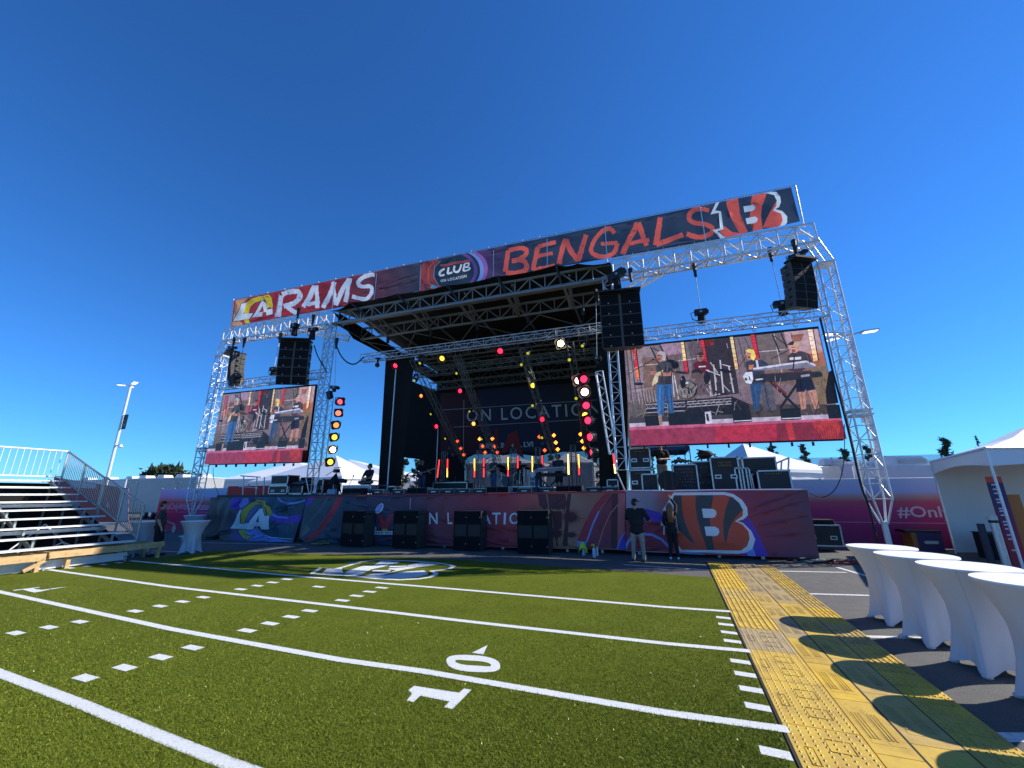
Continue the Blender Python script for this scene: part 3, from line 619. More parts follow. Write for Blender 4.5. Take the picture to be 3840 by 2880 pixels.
MB().prism([aY(cC, *p, YR) - V((0, .02, 0)) for p in ((2020, 1024), (2075, 1038), (2060, 1050))], (0, .015, 0)).build('fold', WHITE, sk3)
# ---------------------------------------------------------------- roof
roof = thing('stage_roof', 'black fabric roof on long aluminium trusses over the stage', 'stage roof', (-7.4, 18, 10))
ZR = 10.25; YF = 14.95
# folds of the front lip, from the supports seen along it
pk = [aY(c, x, y, YF - .35) for c, x, y in ((cF, 385, 648), (cF, 520, 575), (cF, 950, 498), (cF, 1415, 418), (cF, 1880, 330), (cE, 165, 630), (cE, 700, 524), (cE, 900, 512), (cE, 1200, 500))]
b = MB(); row = []
for i in range(len(pk) - 1):
    for t in np.linspace(0, 1, 5)[:-1 if i < len(pk) - 2 else None]:
        p = pk[i].lerp(pk[i + 1], t); row.append(p - V((0, 0, .09 * math.sin(math.pi * t))))
row[0].x = -14.4; n = len(row); ys = [0, .5, 2, 5, 8, 11.4]; dz = [0, .12, .2, .05, -.1, -.35]; xa, xb = row[0].x, row[-1].x
grid = [[V((p.x + (-.4 if False else 0), p.y + y, p.z * (1 - min(1, y / 2)) + 11.05 * min(1, y / 2) + z)) for p in row] for y, z in zip(ys, dz)]
vs = [p for r in grid for p in r]; b.add(vs, [(j * n + i, j * n + i + 1, (j + 1) * n + i + 1, (j + 1) * n + i) for j in range(5) for i in range(n - 1)])
b.build('canopy', M('roof_fabric', (.006, .006, .007), .7, fold=.5, fs=.8), roof, smooth=True)
xa = -14.2
b = MB(); b.poly([V((xa - .2, 14.75, 10.85)), V((xa - .2, 26, 10.7)), V((xa - .2, 26, 10.0)), V((xa - .2, 16.4, 10.0))])
b.poly([V((xb + .05, 14.9, 10.9)), V((xb + .05, 26, 10.7)), V((xb + .05, 26, 9.8)), V((xb + .05, 15.2, 10.2))]); b.build('side_flap', BLACK, roof)
for c, x0, y0, x1, y1 in ((cF, 520, 575, 680, 700), (cF, 950, 498, 1085, 625), (cF, 1415, 418, 1520, 560), (cF, 1880, 330, 1955, 470), (cE, 165, 630, 235, 780), (cE, 700, 524, 750, 690)):
    strut(roof, 'support_arm', aY(c, x0, y0, YF - .33), aY(c, x1, y1, YF - .02), .05, MATTE, 4)
def planar(root, p, q, h, n, rc, rb, mat, chord=4, drop=None):
    """flat truss: p, q ends of its lower chord"""
    p, q = V(p), V(q); u = V((0, 0, h))
    strut(root, 'chord', p, q, rc, mat, chord); strut(root, 'chord', p + u, q + u, rc, mat, chord)
    for i in range(n):
        a, c = p.lerp(q, i / n), p.lerp(q, (i + 1) / n)
        strut(root, 'brace', a, a + u, rb, mat); strut(root, 'brace', *((a, c + u) if i % 2 == 0 else (a + u, c)), rb, mat)
    strut(root, 'brace', q, q + u, rb, mat)
x0, x1 = -14.15, -.85
planar(roof, (x0, YF, ZR), (x1, YF, ZR), .62, 20, .055, .03, ALUD)
planar(roof, (x0, 16.7, 10.05), (x1, 16.7, 10.05), .60, 20, .055, .028, ALUD)
planar(roof, (x0, 20.6, 9.95), (x1, 20.6, 9.95), .58, 18, .05, .028, ALUD)
planar(roof, (x0, 22.6, 9.9), (x1, 22.6, 9.9), .55, 16, .05, .026, ALUD)
planar(roof, (x0, 25.2, 9.85), (x1, 25.2, 9.85), .55, 16, .05, .026, ALUD)
for x in (x0, x1): planar(roof, (x, YF, ZR - .05), (x, 25.2, 9.8), .55, 14, .05, .03, MATTE)
for c, x, y in ((cF, 680, 705), (cF, 1090, 640), (cF, 1530, 575), (cF, 1970, 505), (cE, 245, 790), (cE, 770, 700)):
    xx = aY(c, x, y, YF).x; strut(roof, 'purlin', (xx, YF, ZR - .02), (xx, 16.7, 10.03), .06, ALUD, 4); strut(roof, 'purlin', (xx + .25, YF, ZR + .45), (xx + .05, 16.7, 10.5), .05, ALUD, 4)
    strut(roof, 'brace', (xx + .1, YF + .6, ZR + .35), (xx + .02, 16.7, 10.05), .04, ALUD, 4); strut(roof, 'purlin', (xx, 16.7, 10.55), (xx, 25.2, 10.35), .05, ALUD, 4)
for i in range(4):
    xa_, xb_ = x0 + 3.3 * i, x0 + 3.3 * (i + 1); strut(roof, 'brace', (xa_, 16.75, 9.98), (xb_, 20.5, 9.9), .022, ALUD); strut(roof, 'brace', (xb_, 16.75, 9.98), (xa_, 20.5, 9.9), .022, ALUD)
for P, Q, h in (((2348, 1081), (2558, 963), .3), ((1140, 1228), (1312, 1262), .28)):
    y = 15.9; p, q = aY(None, *P, y), aY(None, *Q, y); u = V((0, 0, -h if True else h)); strut(roof, 'folding_arm', p, q, .05, ALUW, 4); strut(roof, 'folding_arm', p + u, q.lerp(p, .04) + u, .05, ALUW, 4)
    for i in range(5): strut(roof, 'brace', p.lerp(q, i / 5) + (u if i % 2 else u * 0), p.lerp(q, (i + 1) / 5) + (u * 0 if i % 2 else u), .032, ALUW, 4)
    strut(roof, 'brace', q, q.lerp(p, .04) + u, .035, ALUW, 4)
# ---------------------------------------------------------------- drapes and backdrop
def drape(name, label, c, P, Y, mat=BLACK, amp=.05, wl=.22, cat='drape'):
    """pleated cloth hanging inside the outline P (top edge first two points, left to right, then right side down, bottom, left side up)"""
    P = [aY(c, x, y, Y) for x, y in P]; t = thing(name, label, cat, (P[0] + P[2]) / 2)
    (tl, tr), (br, bl) = P[:2], (P[2], P[3]); W = (tr - tl).length; n = max(4, int(W / wl) * 2); m = 5; vs = []
    for j in range(m + 1):
        for i in range(n + 1):
            a = tl.lerp(tr, i / n); d = bl.lerp(br, i / n); p = a.lerp(d, j / m); vs.append(p + V((0, amp * (1 if i % 2 else -1), 0)))
    b = MB().add(vs, [(j * (n + 1) + i, j * (n + 1) + i + 1, (j + 1) * (n + 1) + i + 1, (j + 1) * (n + 1) + i) for j in range(m) for i in range(n)])
    b.build('cloth', mat, t, smooth=True); return t
drape('leg_drape', 'tall black drape at the stage\'s left wing', None, [(1449, 1340), (1560, 1322), (1500, 1868), (1418, 1868)], 16.9)
drape('leg_drape', 'black drape right of the stage behind the red lamps', None, [(2236, 1290), (2352, 1285), (2357, 1868), (2250, 1868)], 17.2)
t = thing('valance', 'black cloth filling the gap under the roof at the stage back', 'drape', (-7.5, 25.6, 9.2)); MB().bbox((-14.4, 25.58, 7.6), (-.8, 25.6, 10.9)).build('cloth', BLACK, t)
t = thing('side_drape', 'black drape closing the stage\'s right side from front to back', 'drape', (-.72, 21, 6))
vs = [V((-.72 + (.04 if i % 2 else -.04), 17.3 + i * .3, z)) for z in (ZD, 9.95) for i in range(28)]; MB().add(vs, [(i, i + 1, 29 + i, 28 + i) for i in range(27)]).build('cloth', BLACK, t)
bk = thing('backdrop', 'dark stage backdrop printed ON LOCATION and SUPER BOWL LVI', 'backdrop', (-7.4, 24, 4))
YB = 24.3
lo = [(2270, 1700), (2235, 1722), (2215, 1706), (2190, 1692), (2150, 1696), (2110, 1694), (2075, 1702), (2060, 1700), (2020, 1712), (1990, 1708), (1960, 1704), (1925, 1700), (1890, 1708), (1840, 1702), (1810, 1704), (1780, 1704), (1755, 1716), (1742, 1730), (1742, 1872), (1578, 1872), (1574, 1724), (1556, 1720), (1530, 1718), (1512, 1714), (1498, 1708), (1490, 1872), (1470, 1872), (1470, 1400), (1652, 1472), (2275, 1405)]
recalc(MB().prism([aY(None, x, y, YB) for x, y in lo], (0, .02, 0)).build('cloth', BLACK, bk))
A = Art(bk, YB - .02)
q = lambda r, g, b: M('backprint_%d_%d_%d' % (r, g, b), col_(r, g, b), .7)
b = MB(); A.poly(b, None, [(1652, 1476), (1790, 1462), (1800, 1560), (1800, 1700), (1745, 1706), (1652, 1706)], 0, False); A.poly(b, None, [(1790, 1462), (1900, 1452), (2100, 1440), (2100, 1690), (1800, 1700)], 1, False); A.poly(b, None, [(2100, 1440), (2262, 1425), (2255, 1690), (2100, 1692)], 2, False); A.k += 1
b.build('print_panel', [q(70, 22, 30), q(40, 38, 66), q(46, 42, 48)], bk)
b = MB(); A.text(b, None, 'ON LOCATION', (1750, 1582), (2252, 1556), (1750, 1538), 0, .004, 1.25); A.text(b, None, 'TM', (2252, 1548), (2262, 1547), (2252, 1543), 0); b.build('lettering', q(205, 205, 205), bk)
b = MB(); A.text(b, None, 'SUPER BOWL LVI', (1798, 1683), (2000, 1676), (1798, 1663), 0, .05); b.build('lettering', q(190, 190, 190), bk)
b = MB(); A.poly(b, None, [(1855, 1610), (1868, 1608), (1866, 1700), (1850, 1700)], 0, False); A.poly(b, None, [(1905, 1628), (1938, 1614), (1955, 1680), (1966, 1720), (1935, 1700), (1925, 1660), (1895, 1700), (1880, 1700)], 0); b.build('brush_mark', q(150, 40, 36), bk)
b = MB()
for p0, p1 in (((1655, 1538), (2240, 1500)), ((1700, 1602), (2240, 1570)), ((1740, 1500), (1738, 1700)), ((2160, 1657), (2240, 1652))): A.line(b, None, [p0, p1], 2)
b.build('print_line', q(170, 170, 170), bk)
sc = thing('mesh_scrim', 'grey see-through mesh hung below the dark backdrop', 'scrim', aY(None, 2000, 1868, 24.8))
sheet(sc, None, [(1735, 1690), (2262, 1680), (2262, 1872), (1735, 1872)], 24.8, M('scrim_mesh', (.10, .10, .105), .8, alpha=.52), th=.004)
# ---------------------------------------------------------------- towers and top truss
def tower(label, x, y, z0, z1, w, n, mat, rc=.03, rb=.016, group='roof towers'):
    t = thing('truss_tower', label, 'truss tower', (x, y, z0), 0, group)
    truss(t, V((x, y, z0)), V((x, y, z1)), w, w, n, rc, rb, mat, up=(1, 0, 0), single=('front', 'top'), skip=('back',))
    return t
YTW = 15.12
xL = (aY(None, 1226, 1212, YTW).x + aY(None, 1258, 1212, YTW).x) / 2 + .02; xR = aY(None, 2297, 1303, YTW).x
tl = tower('aluminium truss tower at the left of the roof, beside the six round lamps', xL, YTW, ZD + .75, 10.35, .34, 19, ALU)
for i, j in ((-1, -1), (-1, 1), (1, -1), (1, 1)): strut(tl, 'leg', tl.location + V((i * .2, j * .2, 0)), tl.location + V((i * .05, j * .05, -.7)), .028, ALU)
MB().box((xL, YTW, ZD + .03), (.4, .4, .06)).build('base_plate', STEEL, tl)
tr = tower('aluminium truss tower at the right of the roof, under the hung black speakers', xR, YTW, ZD + .75, 10.35, .34, 19, ALU)
for i, j in ((-1, -1), (-1, 1), (1, -1), (1, 1)): strut(tr, 'leg', tr.location + V((i * .2, j * .2, 0)), tr.location + V((.1 + i * .05, j * .05, -.7)), .028, ALU)
MB().box((xR + .1, YTW, ZD + .03), (.4, .4, .06)).build('base_plate', STEEL, tr)
# lower trussed ladder leaning beside the right tower
t = thing('ladder_truss', 'short flat truss ladder carrying the column of red lamps', 'lighting truss', aY(None, 2298, 1690, 15.9))
y = 15.9; a0, a1, b0, b1 = aY(None, 2233, 1395, y), aY(None, 2284, 1702, y), aY(None, 2259, 1390, y), aY(None, 2312, 1700, y)
strut(t, 'rail', a0, a1, .03, ALU); strut(t, 'rail', b0, b1, .03, ALU); strut(t, 'brace', a0, b0, .025, ALU); strut(t, 'brace', a1, b1, .03, ALU, 4)
for i in range(12): strut(t, 'brace', (a0.lerp(a1, i / 12) if i % 2 == 0 else b0.lerp(b1, i / 12)), (b0.lerp(b1, (i + 1) / 12) if i % 2 == 0 else a0.lerp(a1, (i + 1) / 12)), .017, ALU)
a2, b2 = a0 + V((.0, .35, 0)), a1 + V((0, .35, 0)); strut(t, 'rail', a2, b2, .03, ALU)
# outer ground towers: box truss with a kinked head and a jack post at the foot
def outer(label, px, sgn):
    y = YTW + .1; top = aY(None, px[0], px[1], y); x = top.x; zt = top.z
    t = thing('truss_tower', label, 'truss tower', (x, y, 0), 0, 'outer wing towers'); w = .46
    truss(t, (x, y, 1.75), (x, y, zt - .95), w, w, 18, .03, .016, ALUW, up=(1, 0, 0), single=('front', 'top'), skip=('back',))
    MB().box((x, y, 4.25), (w + .1, w + .1, .05)).box((x, y, 4.4), (w + .1, w + .1, .05)).build('joint_frame', ALUW, t)
    for i, j in ((-1, -1), (-1, 1), (1, -1), (1, 1)): strut(t, 'leg', V((x + i * w / 2, y + j * w / 2, 1.75)), V((x + i * .06, y + j * .06, 1.05)), .03, ALUW)
    for i, j in ((-1, -1), (1, -1), (-1, 1), (1, 1)): strut(t, 'head_chord', V((x + i * w / 2, y + j * w / 2, zt - .95)), V((x + i * w / 2 - sgn * .3, y + j * w / 2, zt)), .028, ALUW)
    for k in range(4): strut(t, 'head_brace', V((x - w / 2 - sgn * .075 * k, y - w / 2, zt - .95 + .24 * k)), V((x + w / 2 - sgn * .075 * (k + 1), y - w / 2, zt - .95 + .24 * (k + 1))), .016, ALUW)
    MB().cyl((x, y, .05), (x, y, 1.12), .075, n=12).build('jack_post', ALUW, t, smooth=False); MB().box((x, y, .03), (.5, .5, .05)).build('foot_plate', STEEL, t)
    MB().box((x, y, zt - .95), (w + .05, w + .05, .06)).build('joint_frame', ALUW, t)
    return t, x, zt
oR, xoR, zoR = outer('white truss tower at the far right end, in front of the magenta fence banner', (3066, 905), 1)
oL, xoL, zoL = outer('white truss tower at the far left end of the stage, beside the left screen', (846, 1278), -1)
gt = thing('header_truss', 'bright white box truss under the long top banner', 'header truss', (-7.4, YTW + .1, 10.6))
yt = YTW + .1
zR0, zR1 = aY(None, 2600, 975, yt - .25).z, aY(None, 2600, 920, yt - .25).z
for xa, xb, n in ((xR + .25, xoR - .1, 12), (xoL + .1, xL - .25, 12)):
    zc = 10.72; truss(gt, (xa, yt, zc), (xb, yt, zc), .5, .72, n, .042, .034, ALUW, single=('front', 'bottom'), chord_n=4, skip=('top',))
MB().box((aY(None, 2640, 930, yt).x, yt - .27, 10.9), (.9, .03, .22)).build('splice_plate', ALUW, gt); MB().box((aY(None, 1060, 1206, yt).x, yt - .27, 10.9), (.9, .03, .22)).build('splice_plate', ALUW, gt)
MB().bbox((xL, yt - .2, 10.35), (xR, yt + .2, 10.4)).build('beam', ALUD, gt)
# ---------------------------------------------------------------- top banner
YBN = yt - .02
tb = thing('top_banner', 'long top banner reading RAMS, CLUB and BENGALS above the roof', 'banner', (-7.4, YBN, 11.8))
TB = [(878, 1126), (1480, 1004), (2090, 882), (2966, 703), (3000, 830), (2650, 905), (2100, 1000), (1400, 1130), (867, 1226)]
FAC = 1.2
def gt_(stops): return [(p, tuple(min(.8, v * FAC) for v in col_(*c))) for p, c in stops]
f = lambda p: aY(None, p, 1126 - (p - 878) * .2024 + 60, YBN).x - tb.location.x
BK = lambda r, g, bb: see_light(M('topprint_%d_%d_%d' % (r, g, bb), tuple(min(.8, v * FAC) for v in col_(r, g, bb)), .6, fold=.25, fs=1.4, fdir=(1, 1, .35)), .45)
wav = []
tbm = see_light(ramp_mat('top_print', gt_([(f(870), (178, 60, 62)), (f(1040), (165, 48, 52)), (f(1250), (138, 46, 52)), (f(1420), (92, 56, 68)), (f(1560), (60, 62, 76)), (f(1640), (58, 52, 70)), (f(1830), (78, 56, 92)), (f(1900), (58, 58, 80)), (f(1960), (50, 62, 80)), (f(2990), (52, 66, 84))]), fold=.25), .45)
A = Art(tb, YBN)
b = PMB(); A.poly(b, cA, [(562, 350), (690, 322), (640, 400), (560, 540), (640, 590), (632, 607), (527, 613)], 4)
rams(A, b, cA, [(720, 588), (662, 590), (640, 520), (645, 455), (672, 385), (728, 332), (800, 308), (842, 303), (870, 340), (845, 346), (760, 372), (720, 420), (702, 480), (690, 530)], None,
     [(622, 387), (690, 375), (632, 490), (742, 482), (712, 537), (540, 566)], [(735, 530), (838, 348), (880, 380), (888, 450), (948, 434), (945, 490), (882, 506), (876, 466), (835, 470), (828, 512)], [(800, 475), (842, 405), (850, 462)], None, 13)
P = [(842, 303), (905, 287), (942, 330), (956, 400), (948, 436), (920, 420), (892, 440), (885, 370)]; A.line(b, cA, P, 12, 0, closed=True); A.poly(b, cA, P, 1)
b.build('logo', [BK(58, 62, 86), BK(214, 180, 48), BK(205, 212, 224), BK(168, 56, 60), BK(208, 150, 104)], tb)
wm = BK(196, 204, 216); om = BK(216, 92, 78)
RM = [[((1040, 300), (1000, 520), 52), ((1045, 290), (1140, 258), (1215, 262), (1215, 330), (1150, 385), (1060, 410), 50), ((1085, 400), (1140, 450), (1195, 480), 46)],
      [((1385, 200), (1330, 310), (1268, 420), 50), ((1400, 195), (1408, 300), (1415, 432), 46), ((1310, 395), (1440, 365), 40)],
      [((1590, 158), (1530, 300), (1475, 430), 46), ((1572, 160), (1596, 395), 40), ((1596, 395), (1665, 260), (1740, 125), 46), ((1748, 120), (1725, 250), (1702, 368), 42)],
      [((2002, 82), (1920, 92), (1845, 132), (1832, 180), (1875, 205), (1950, 205), (1985, 235), (1962, 295), (1895, 335), (1770, 305), 42)]]
for L in RM:
    b = PMB()
    for s in L: A.line(b, cA, s[:-1], s[-1], rough=.16, nl=False); A.k += .4
    b.build('letter', wm, tb)
BN = [[((262, 395), (245, 500), (236, 590), 44), ((265, 395), (360, 372), (425, 385), (420, 430), (340, 485), (295, 492), 40), ((300, 490), (390, 480), (428, 520), (415, 570), (350, 600), (240, 596), 44)],
      [((535, 355), (505, 480), (490, 570), 44), ((535, 352), (640, 328), (700, 318), 34), ((515, 448), (600, 425), (668, 412), 32), ((488, 572), (600, 548), (690, 530), 38)],
      [((790, 285), (755, 400), (728, 515), 46), ((790, 290), (840, 400), (905, 490), 46), ((905, 490), (940, 370), (978, 245), 46)],
      [((1238, 232), (1200, 192), (1130, 215), (1060, 290), (1022, 380), (1062, 432), (1150, 445), (1235, 415), (1268, 325), 40), ((1268, 322), (1115, 335), 34)],
      [((1452, 135), (1385, 270), (1312, 425), 50), ((1462, 130), (1495, 240), (1535, 350), 46), ((1380, 325), (1560, 292), 36)],
      [((1662, 85), (1640, 220), (1622, 345), 50), ((1624, 340), (1740, 300), (1872, 245), 44)],
      [((2110, 20), (2030, 5), (1965, 25), (1925, 80), (1955, 135), (2080, 148), (2145, 185), (2115, 240), (2020, 268), (1905, 238), 42)]]
for L in BN:
    b = PMB()
    for s in L: A.line(b, cE, s[:-1], s[-1], rough=.15, nl=False); A.k += .4
    b.build('letter', om, tb)
A.k += 1
b = PMB(); A.poly(b, cF, [(1195, 215), (1245, 205), (1190, 330), (1215, 470), (1168, 472), (1165, 340)], 1); A.ell(b, cF, 1400, 310, 215, 175, 1, rot=-.2, a0=100, a1=260); A.line(b, cF, [(1290, 205), (1248, 270), (1240, 360), (1290, 450)], 4, 6)
A.ell(b, cF, 1560, 280, 235, 190, 4, rot=-.25, a0=-95, a1=75); A.ell(b, cF, 1545, 285, 210, 185, 3, rot=-.25, a0=-95, a1=78); A.ell(b, cF, 1530, 285, 190, 180, 0, rot=-.25, a0=-95, a1=80); A.ell(b, cF, 1515, 288, 180, 176, 2, rot=-.25, a0=-95, a1=82)
A.ell(b, cF, 1480, 295, 186, 168, 0, rot=-.2); A.line(b, cF, [(1355, 190), (1305, 250), (1298, 340), (1340, 430)], 5, 5); A.poly(b, cF, [(1280, 410), (1335, 430), (1310, 450), (1270, 445)], 5)
b.build('club_emblem', [BK(44, 58, 72), BK(150, 64, 62), BK(104, 76, 140), BK(120, 150, 205), BK(140, 96, 160), BK(98, 160, 180), BK(200, 120, 100)], tb)
b = PMB(); A.text(b, cF, 'TOUCHDOWN', (1356, 250), (1636, 200), (1350, 228), bold=.04); b.build('lettering', BK(206, 84, 74), tb)
for L in ([((1392, 262), (1355, 290), (1350, 325), (1390, 318), 18)], [((1432, 252), (1420, 312), 18), ((1420, 312), (1465, 298), 15)], [((1490, 240), (1482, 285), (1510, 295), (1535, 275), (1550, 225), 18)], [((1580, 222), (1570, 290), 18), ((1580, 222), (1620, 215), (1610, 245), (1585, 255), 14), ((1585, 255), (1628, 258), (1615, 280), (1570, 290), 14)]):
    b = PMB()
    for s in L: A.line(b, cF, s[:-1], s[-1], rough=.12, nl=False)
    b.build('letter', BK(220, 225, 230), tb)
A.k += 1; b = PMB(); A.text(b, cF, 'ON LOCATION', (1357, 388), (1600, 345), (1354, 364), bold=.02, spacing=1.2); b.build('lettering', BK(220, 225, 230), tb)
b = PMB(); A.poly(b, cD, [(1065, 300), (1102, 293), (1056, 385), (1115, 393), (1145, 573), (1080, 592), (1162, 664), (1112, 672), (1030, 580), (1108, 563), (1093, 410), (1008, 425)], 0)
A.poly(b, cD, [(1560, 207), (1632, 190), (1690, 198), (1728, 245), (1738, 300), (1718, 350), (1680, 368), (1752, 392), (1802, 450), (1802, 510), (1760, 556), (1690, 562), (1500, 600), (1600, 300)], 0)
A.poly(b, cD, [(1560, 212), (1600, 208), (1665, 228), (1695, 282), (1690, 338), (1640, 374), (1740, 418), (1758, 482), (1738, 530), (1680, 562), (1450, 607), (1500, 400)], 2)
A.poly(b, cD, [(1172, 287), (1292, 256), (1312, 420), (1396, 612), (1310, 630), (1220, 470), (1175, 330)], 1); A.poly(b, cD, [(1100, 592), (1146, 575), (1148, 540), (1230, 605), (1305, 622), (1396, 612), (1162, 662)], 1)
A.poly(b, cD, [(1440, 228), (1592, 204), (1545, 330), (1530, 440), (1540, 520), (1550, 585), (1450, 605), (1412, 480), (1428, 300)], 1); A.poly(b, cD, [(1548, 565), (1600, 450), (1692, 285), (1690, 338), (1640, 374), (1740, 418), (1758, 482), (1738, 530), (1680, 560)], 1)
A.poly(b, cD, [(1348, 345), (1450, 325), (1473, 345), (1465, 375), (1440, 392), (1358, 408)], 0); A.poly(b, cD, [(1370, 470), (1470, 450), (1498, 470), (1490, 500), (1465, 516), (1385, 528)], 0); b.build('logo', [BK(200, 210, 222), om, BK(48, 60, 76)], tb)
cut_cloth(tb, [aY(None, x, y, YBN) for x, y in TB], tbm, .05, .9, .13)
for a, c in (((548, 345), (513, 640)), ((1020, 280), (980, 560)), ((1595, 150), (1570, 430)), ((2030, 75), (2005, 330))): strut(tb, 'pole', aY(cA, *c, YBN) - V((0, .03, .1)), aY(cA, *a, YBN) - V((0, .03, 0)), .022, ALUW)
for a, c in (((1180, 230), (1168, 470)), ((1848, 100), (1845, 340))): strut(tb, 'pole', aY(cF, *c, YBN) - V((0, .03, 0)), aY(cF, *a, YBN) - V((0, .03, 0)), .02, ALUW)
for a, c in (((620, 290), (622, 540)), ((1152, 175), (1172, 480)), ((2030, 0), (2085, 345))): strut(tb, 'pole', aY(cE, *c, YBN) - V((0, .03, .1)), aY(cE, *a, YBN) - V((0, .03, 0)), .022, ALUW)
strut(tb, 'pole', aY(cD, 1978, 560, YBN), aY(cD, 1886, 128, YBN), .03, ALUW); strut(tb, 'pole', aY(cA, 548, 343, YBN), aY(cD, 1890, 124, YBN), .018, STEEL)
b = MB()
for i in range(34):
    t_ = i / 33; p = aY(None, 878 + t_ * 2100, 1125 - t_ * 430, YBN); b.box(p + V((0, -.02, .0)), (.025, .03, .09))
for i in range(12): p = aY(cD, 40 + i * 160, 860 - i * 28, YBN); b.box(p, (.02, .03, .08))
b.build('tie', ALUW, tb)
# ---------------------------------------------------------------- wing screens and their trusses
YSC = yt - .05
def E_(r, g, bb):
    nm = 'screen_%d_%d_%d' % (r, g, bb)
    if nm in MATS: return MATS[nm]
    m = M(nm, tuple(col_(r, g, bb)), .4, var=.34, vs=6, emit=.62); t = m.node_tree; b_ = t.nodes['Principled BSDF']; t.links.new(b_.inputs['Base Color'].links[0].from_socket, b_.inputs['Emission Color']); return m
scr = thing('video_screen', 'large video screen showing the band, on the right wing', 'video screen', aY(cS, 1100, 760, YSC), 0, 'wing video screens')
TL, TR, BR, BL = (98, 372), (1897, 196), (2122, 1228), (168, 1292)
recalc(MB().prism([aY(cS, *p, YSC) for p in ((92, 366), (1890, 180), (2126, 1231), (162, 1292))], (0, .12, 0)).build('cabinet', M('screen_housing', (.012, .012, .014), .5), scr))
A = Art(scr, YSC); b = MB(); ms = []; mi = {}
def sp(rgb, P, nl=True):
    if rgb not in mi: mi[rgb] = len(ms); ms.append(E_(*rgb))
    A.poly(b, cS, P, mi[rgb], nl)
def sl_(rgb, P, w, nl=True, taper=None):
    if rgb not in mi: mi[rgb] = len(ms); ms.append(E_(*rgb))
    A.line(b, cS, P, w, mi[rgb], nl=nl, taper=taper)
def se(rgb, cx, cy, rx, ry, rot=0):
    if rgb not in mi: mi[rgb] = len(ms); ms.append(E_(*rgb))
    A.ell(b, cS, cx, cy, rx, ry, mi[rgb], rot, 18)
sp((120, 100, 104), [(100, 385), (1890, 205), (2085, 1060), (150, 1130)])
for rgb, P in (((140, 120, 126), [(110, 390), (360, 362), (420, 700), (150, 760)]), ((150, 118, 132), [(440, 345), (620, 330), (640, 430), (470, 460)]), ((104, 86, 84), [(260, 470), (600, 440), (640, 860), (300, 900)]), ((96, 78, 80), [(700, 330), (800, 320), (900, 800), (760, 830)]), ((52, 42, 44), [(835, 315), (1080, 285), (1160, 800), (920, 830)]), ((120, 44, 46), [(840, 312), (915, 305), (930, 350), (860, 370)]), ((108, 92, 88), [(1310, 265), (1560, 240), (1660, 700), (1400, 720)]), ((176, 140, 140), [(1570, 235), (1880, 205), (1930, 420), (1640, 460)]), ((156, 96, 76), [(1700, 430), (1925, 410), (1960, 540), (1790, 560)]), ((120, 100, 80), [(1790, 540), (1960, 530), (2020, 880), (1850, 900)]), ((96, 84, 78), [(130, 880), (560, 840), (560, 1000), (150, 1020)]), ((150, 130, 134), [(150, 770), (390, 740), (392, 760), (152, 792)]), ((108, 70, 64), [(1640, 260), (1760, 250), (1730, 320), (1660, 320)]), ((70, 62, 62), [(150, 1010), (1000, 900), (1960, 900), (2060, 1010), (1940, 1010), (900, 1030), (150, 1060)])): sp(rgb, P, False)
A.k += 1
for p, q in (((250, 540), (560, 520)), ((1310, 420), (1580, 395)), ((600, 500), (760, 480)), ((1480, 250), (1560, 640)), ((150, 600), (230, 590))): sl_((178, 160, 162), [p, q], 8, False)
for i in range(9): sl_((150, 132, 134), [(170 + i * 26, 770), (192 + i * 26, 900)], 8, False)
for p, q, w in (((120, 400), (190, 1040), 14), ((160, 395), (230, 1000), 12), ((1150, 290), (1220, 560), 18), ((1210, 285), (1270, 420), 14), ((690, 335), (740, 560), 16), ((735, 330), (770, 520), 14)): sl_((84, 78, 82), [p, q], w, False)
A.k += 1
for p, q, w in (((340, 368), (460, 600), 14), ((430, 360), (540, 560), 14), ((360, 380), (500, 450), 8), ((1465, 255), (1530, 420), 14), ((1545, 245), (1600, 380), 14), ((1480, 270), (1600, 360), 8), ((1635, 240), (1670, 420), 6)): sl_((46, 38, 40), [p, q], w, False)
A.k += 1
for c0, c1, P in (((210, 50, 66), (236, 120, 70), [(178, 388), (205, 386), (240, 668), (212, 676)]), ((226, 196, 130), (206, 46, 60), [(620, 330), (648, 328), (690, 608), (660, 614)]), ((212, 44, 60), (196, 40, 56), [(800, 312), (830, 310), (862, 500), (835, 506)]), ((228, 200, 140), (228, 180, 120), [(1072, 284), (1100, 282), (1150, 574), (1122, 582)]), ((208, 44, 58), (200, 40, 54), [(1265, 262), (1298, 260), (1340, 480), (1306, 486)]), ((244, 214, 190), (240, 190, 140), [(1785, 218), (1830, 214), (1880, 500), (1840, 508)])):
    m1, m2 = ((P[0][0] * .4 + P[3][0] * .6, P[0][1] * .4 + P[3][1] * .6), (P[1][0] * .4 + P[2][0] * .6, P[1][1] * .4 + P[2][1] * .6)); sp((40, 26, 30), [(x + (9 if k in (1, 2) else -2), y) for k, (x, y) in enumerate(P)]); sp(c0, [P[0], P[1], m2, m1], False); sp(c1, [m1, m2, P[2], P[3]])
    for k in range(7):
        t = (k + .5) / 7; x = P[0][0] + (P[3][0] - P[0][0]) * t; y = P[0][1] + (P[3][1] - P[0][1]) * t; sl_((120, 30, 36), [(x, y), (x + 28, y - 2)], 4, False)
    A.k += 1
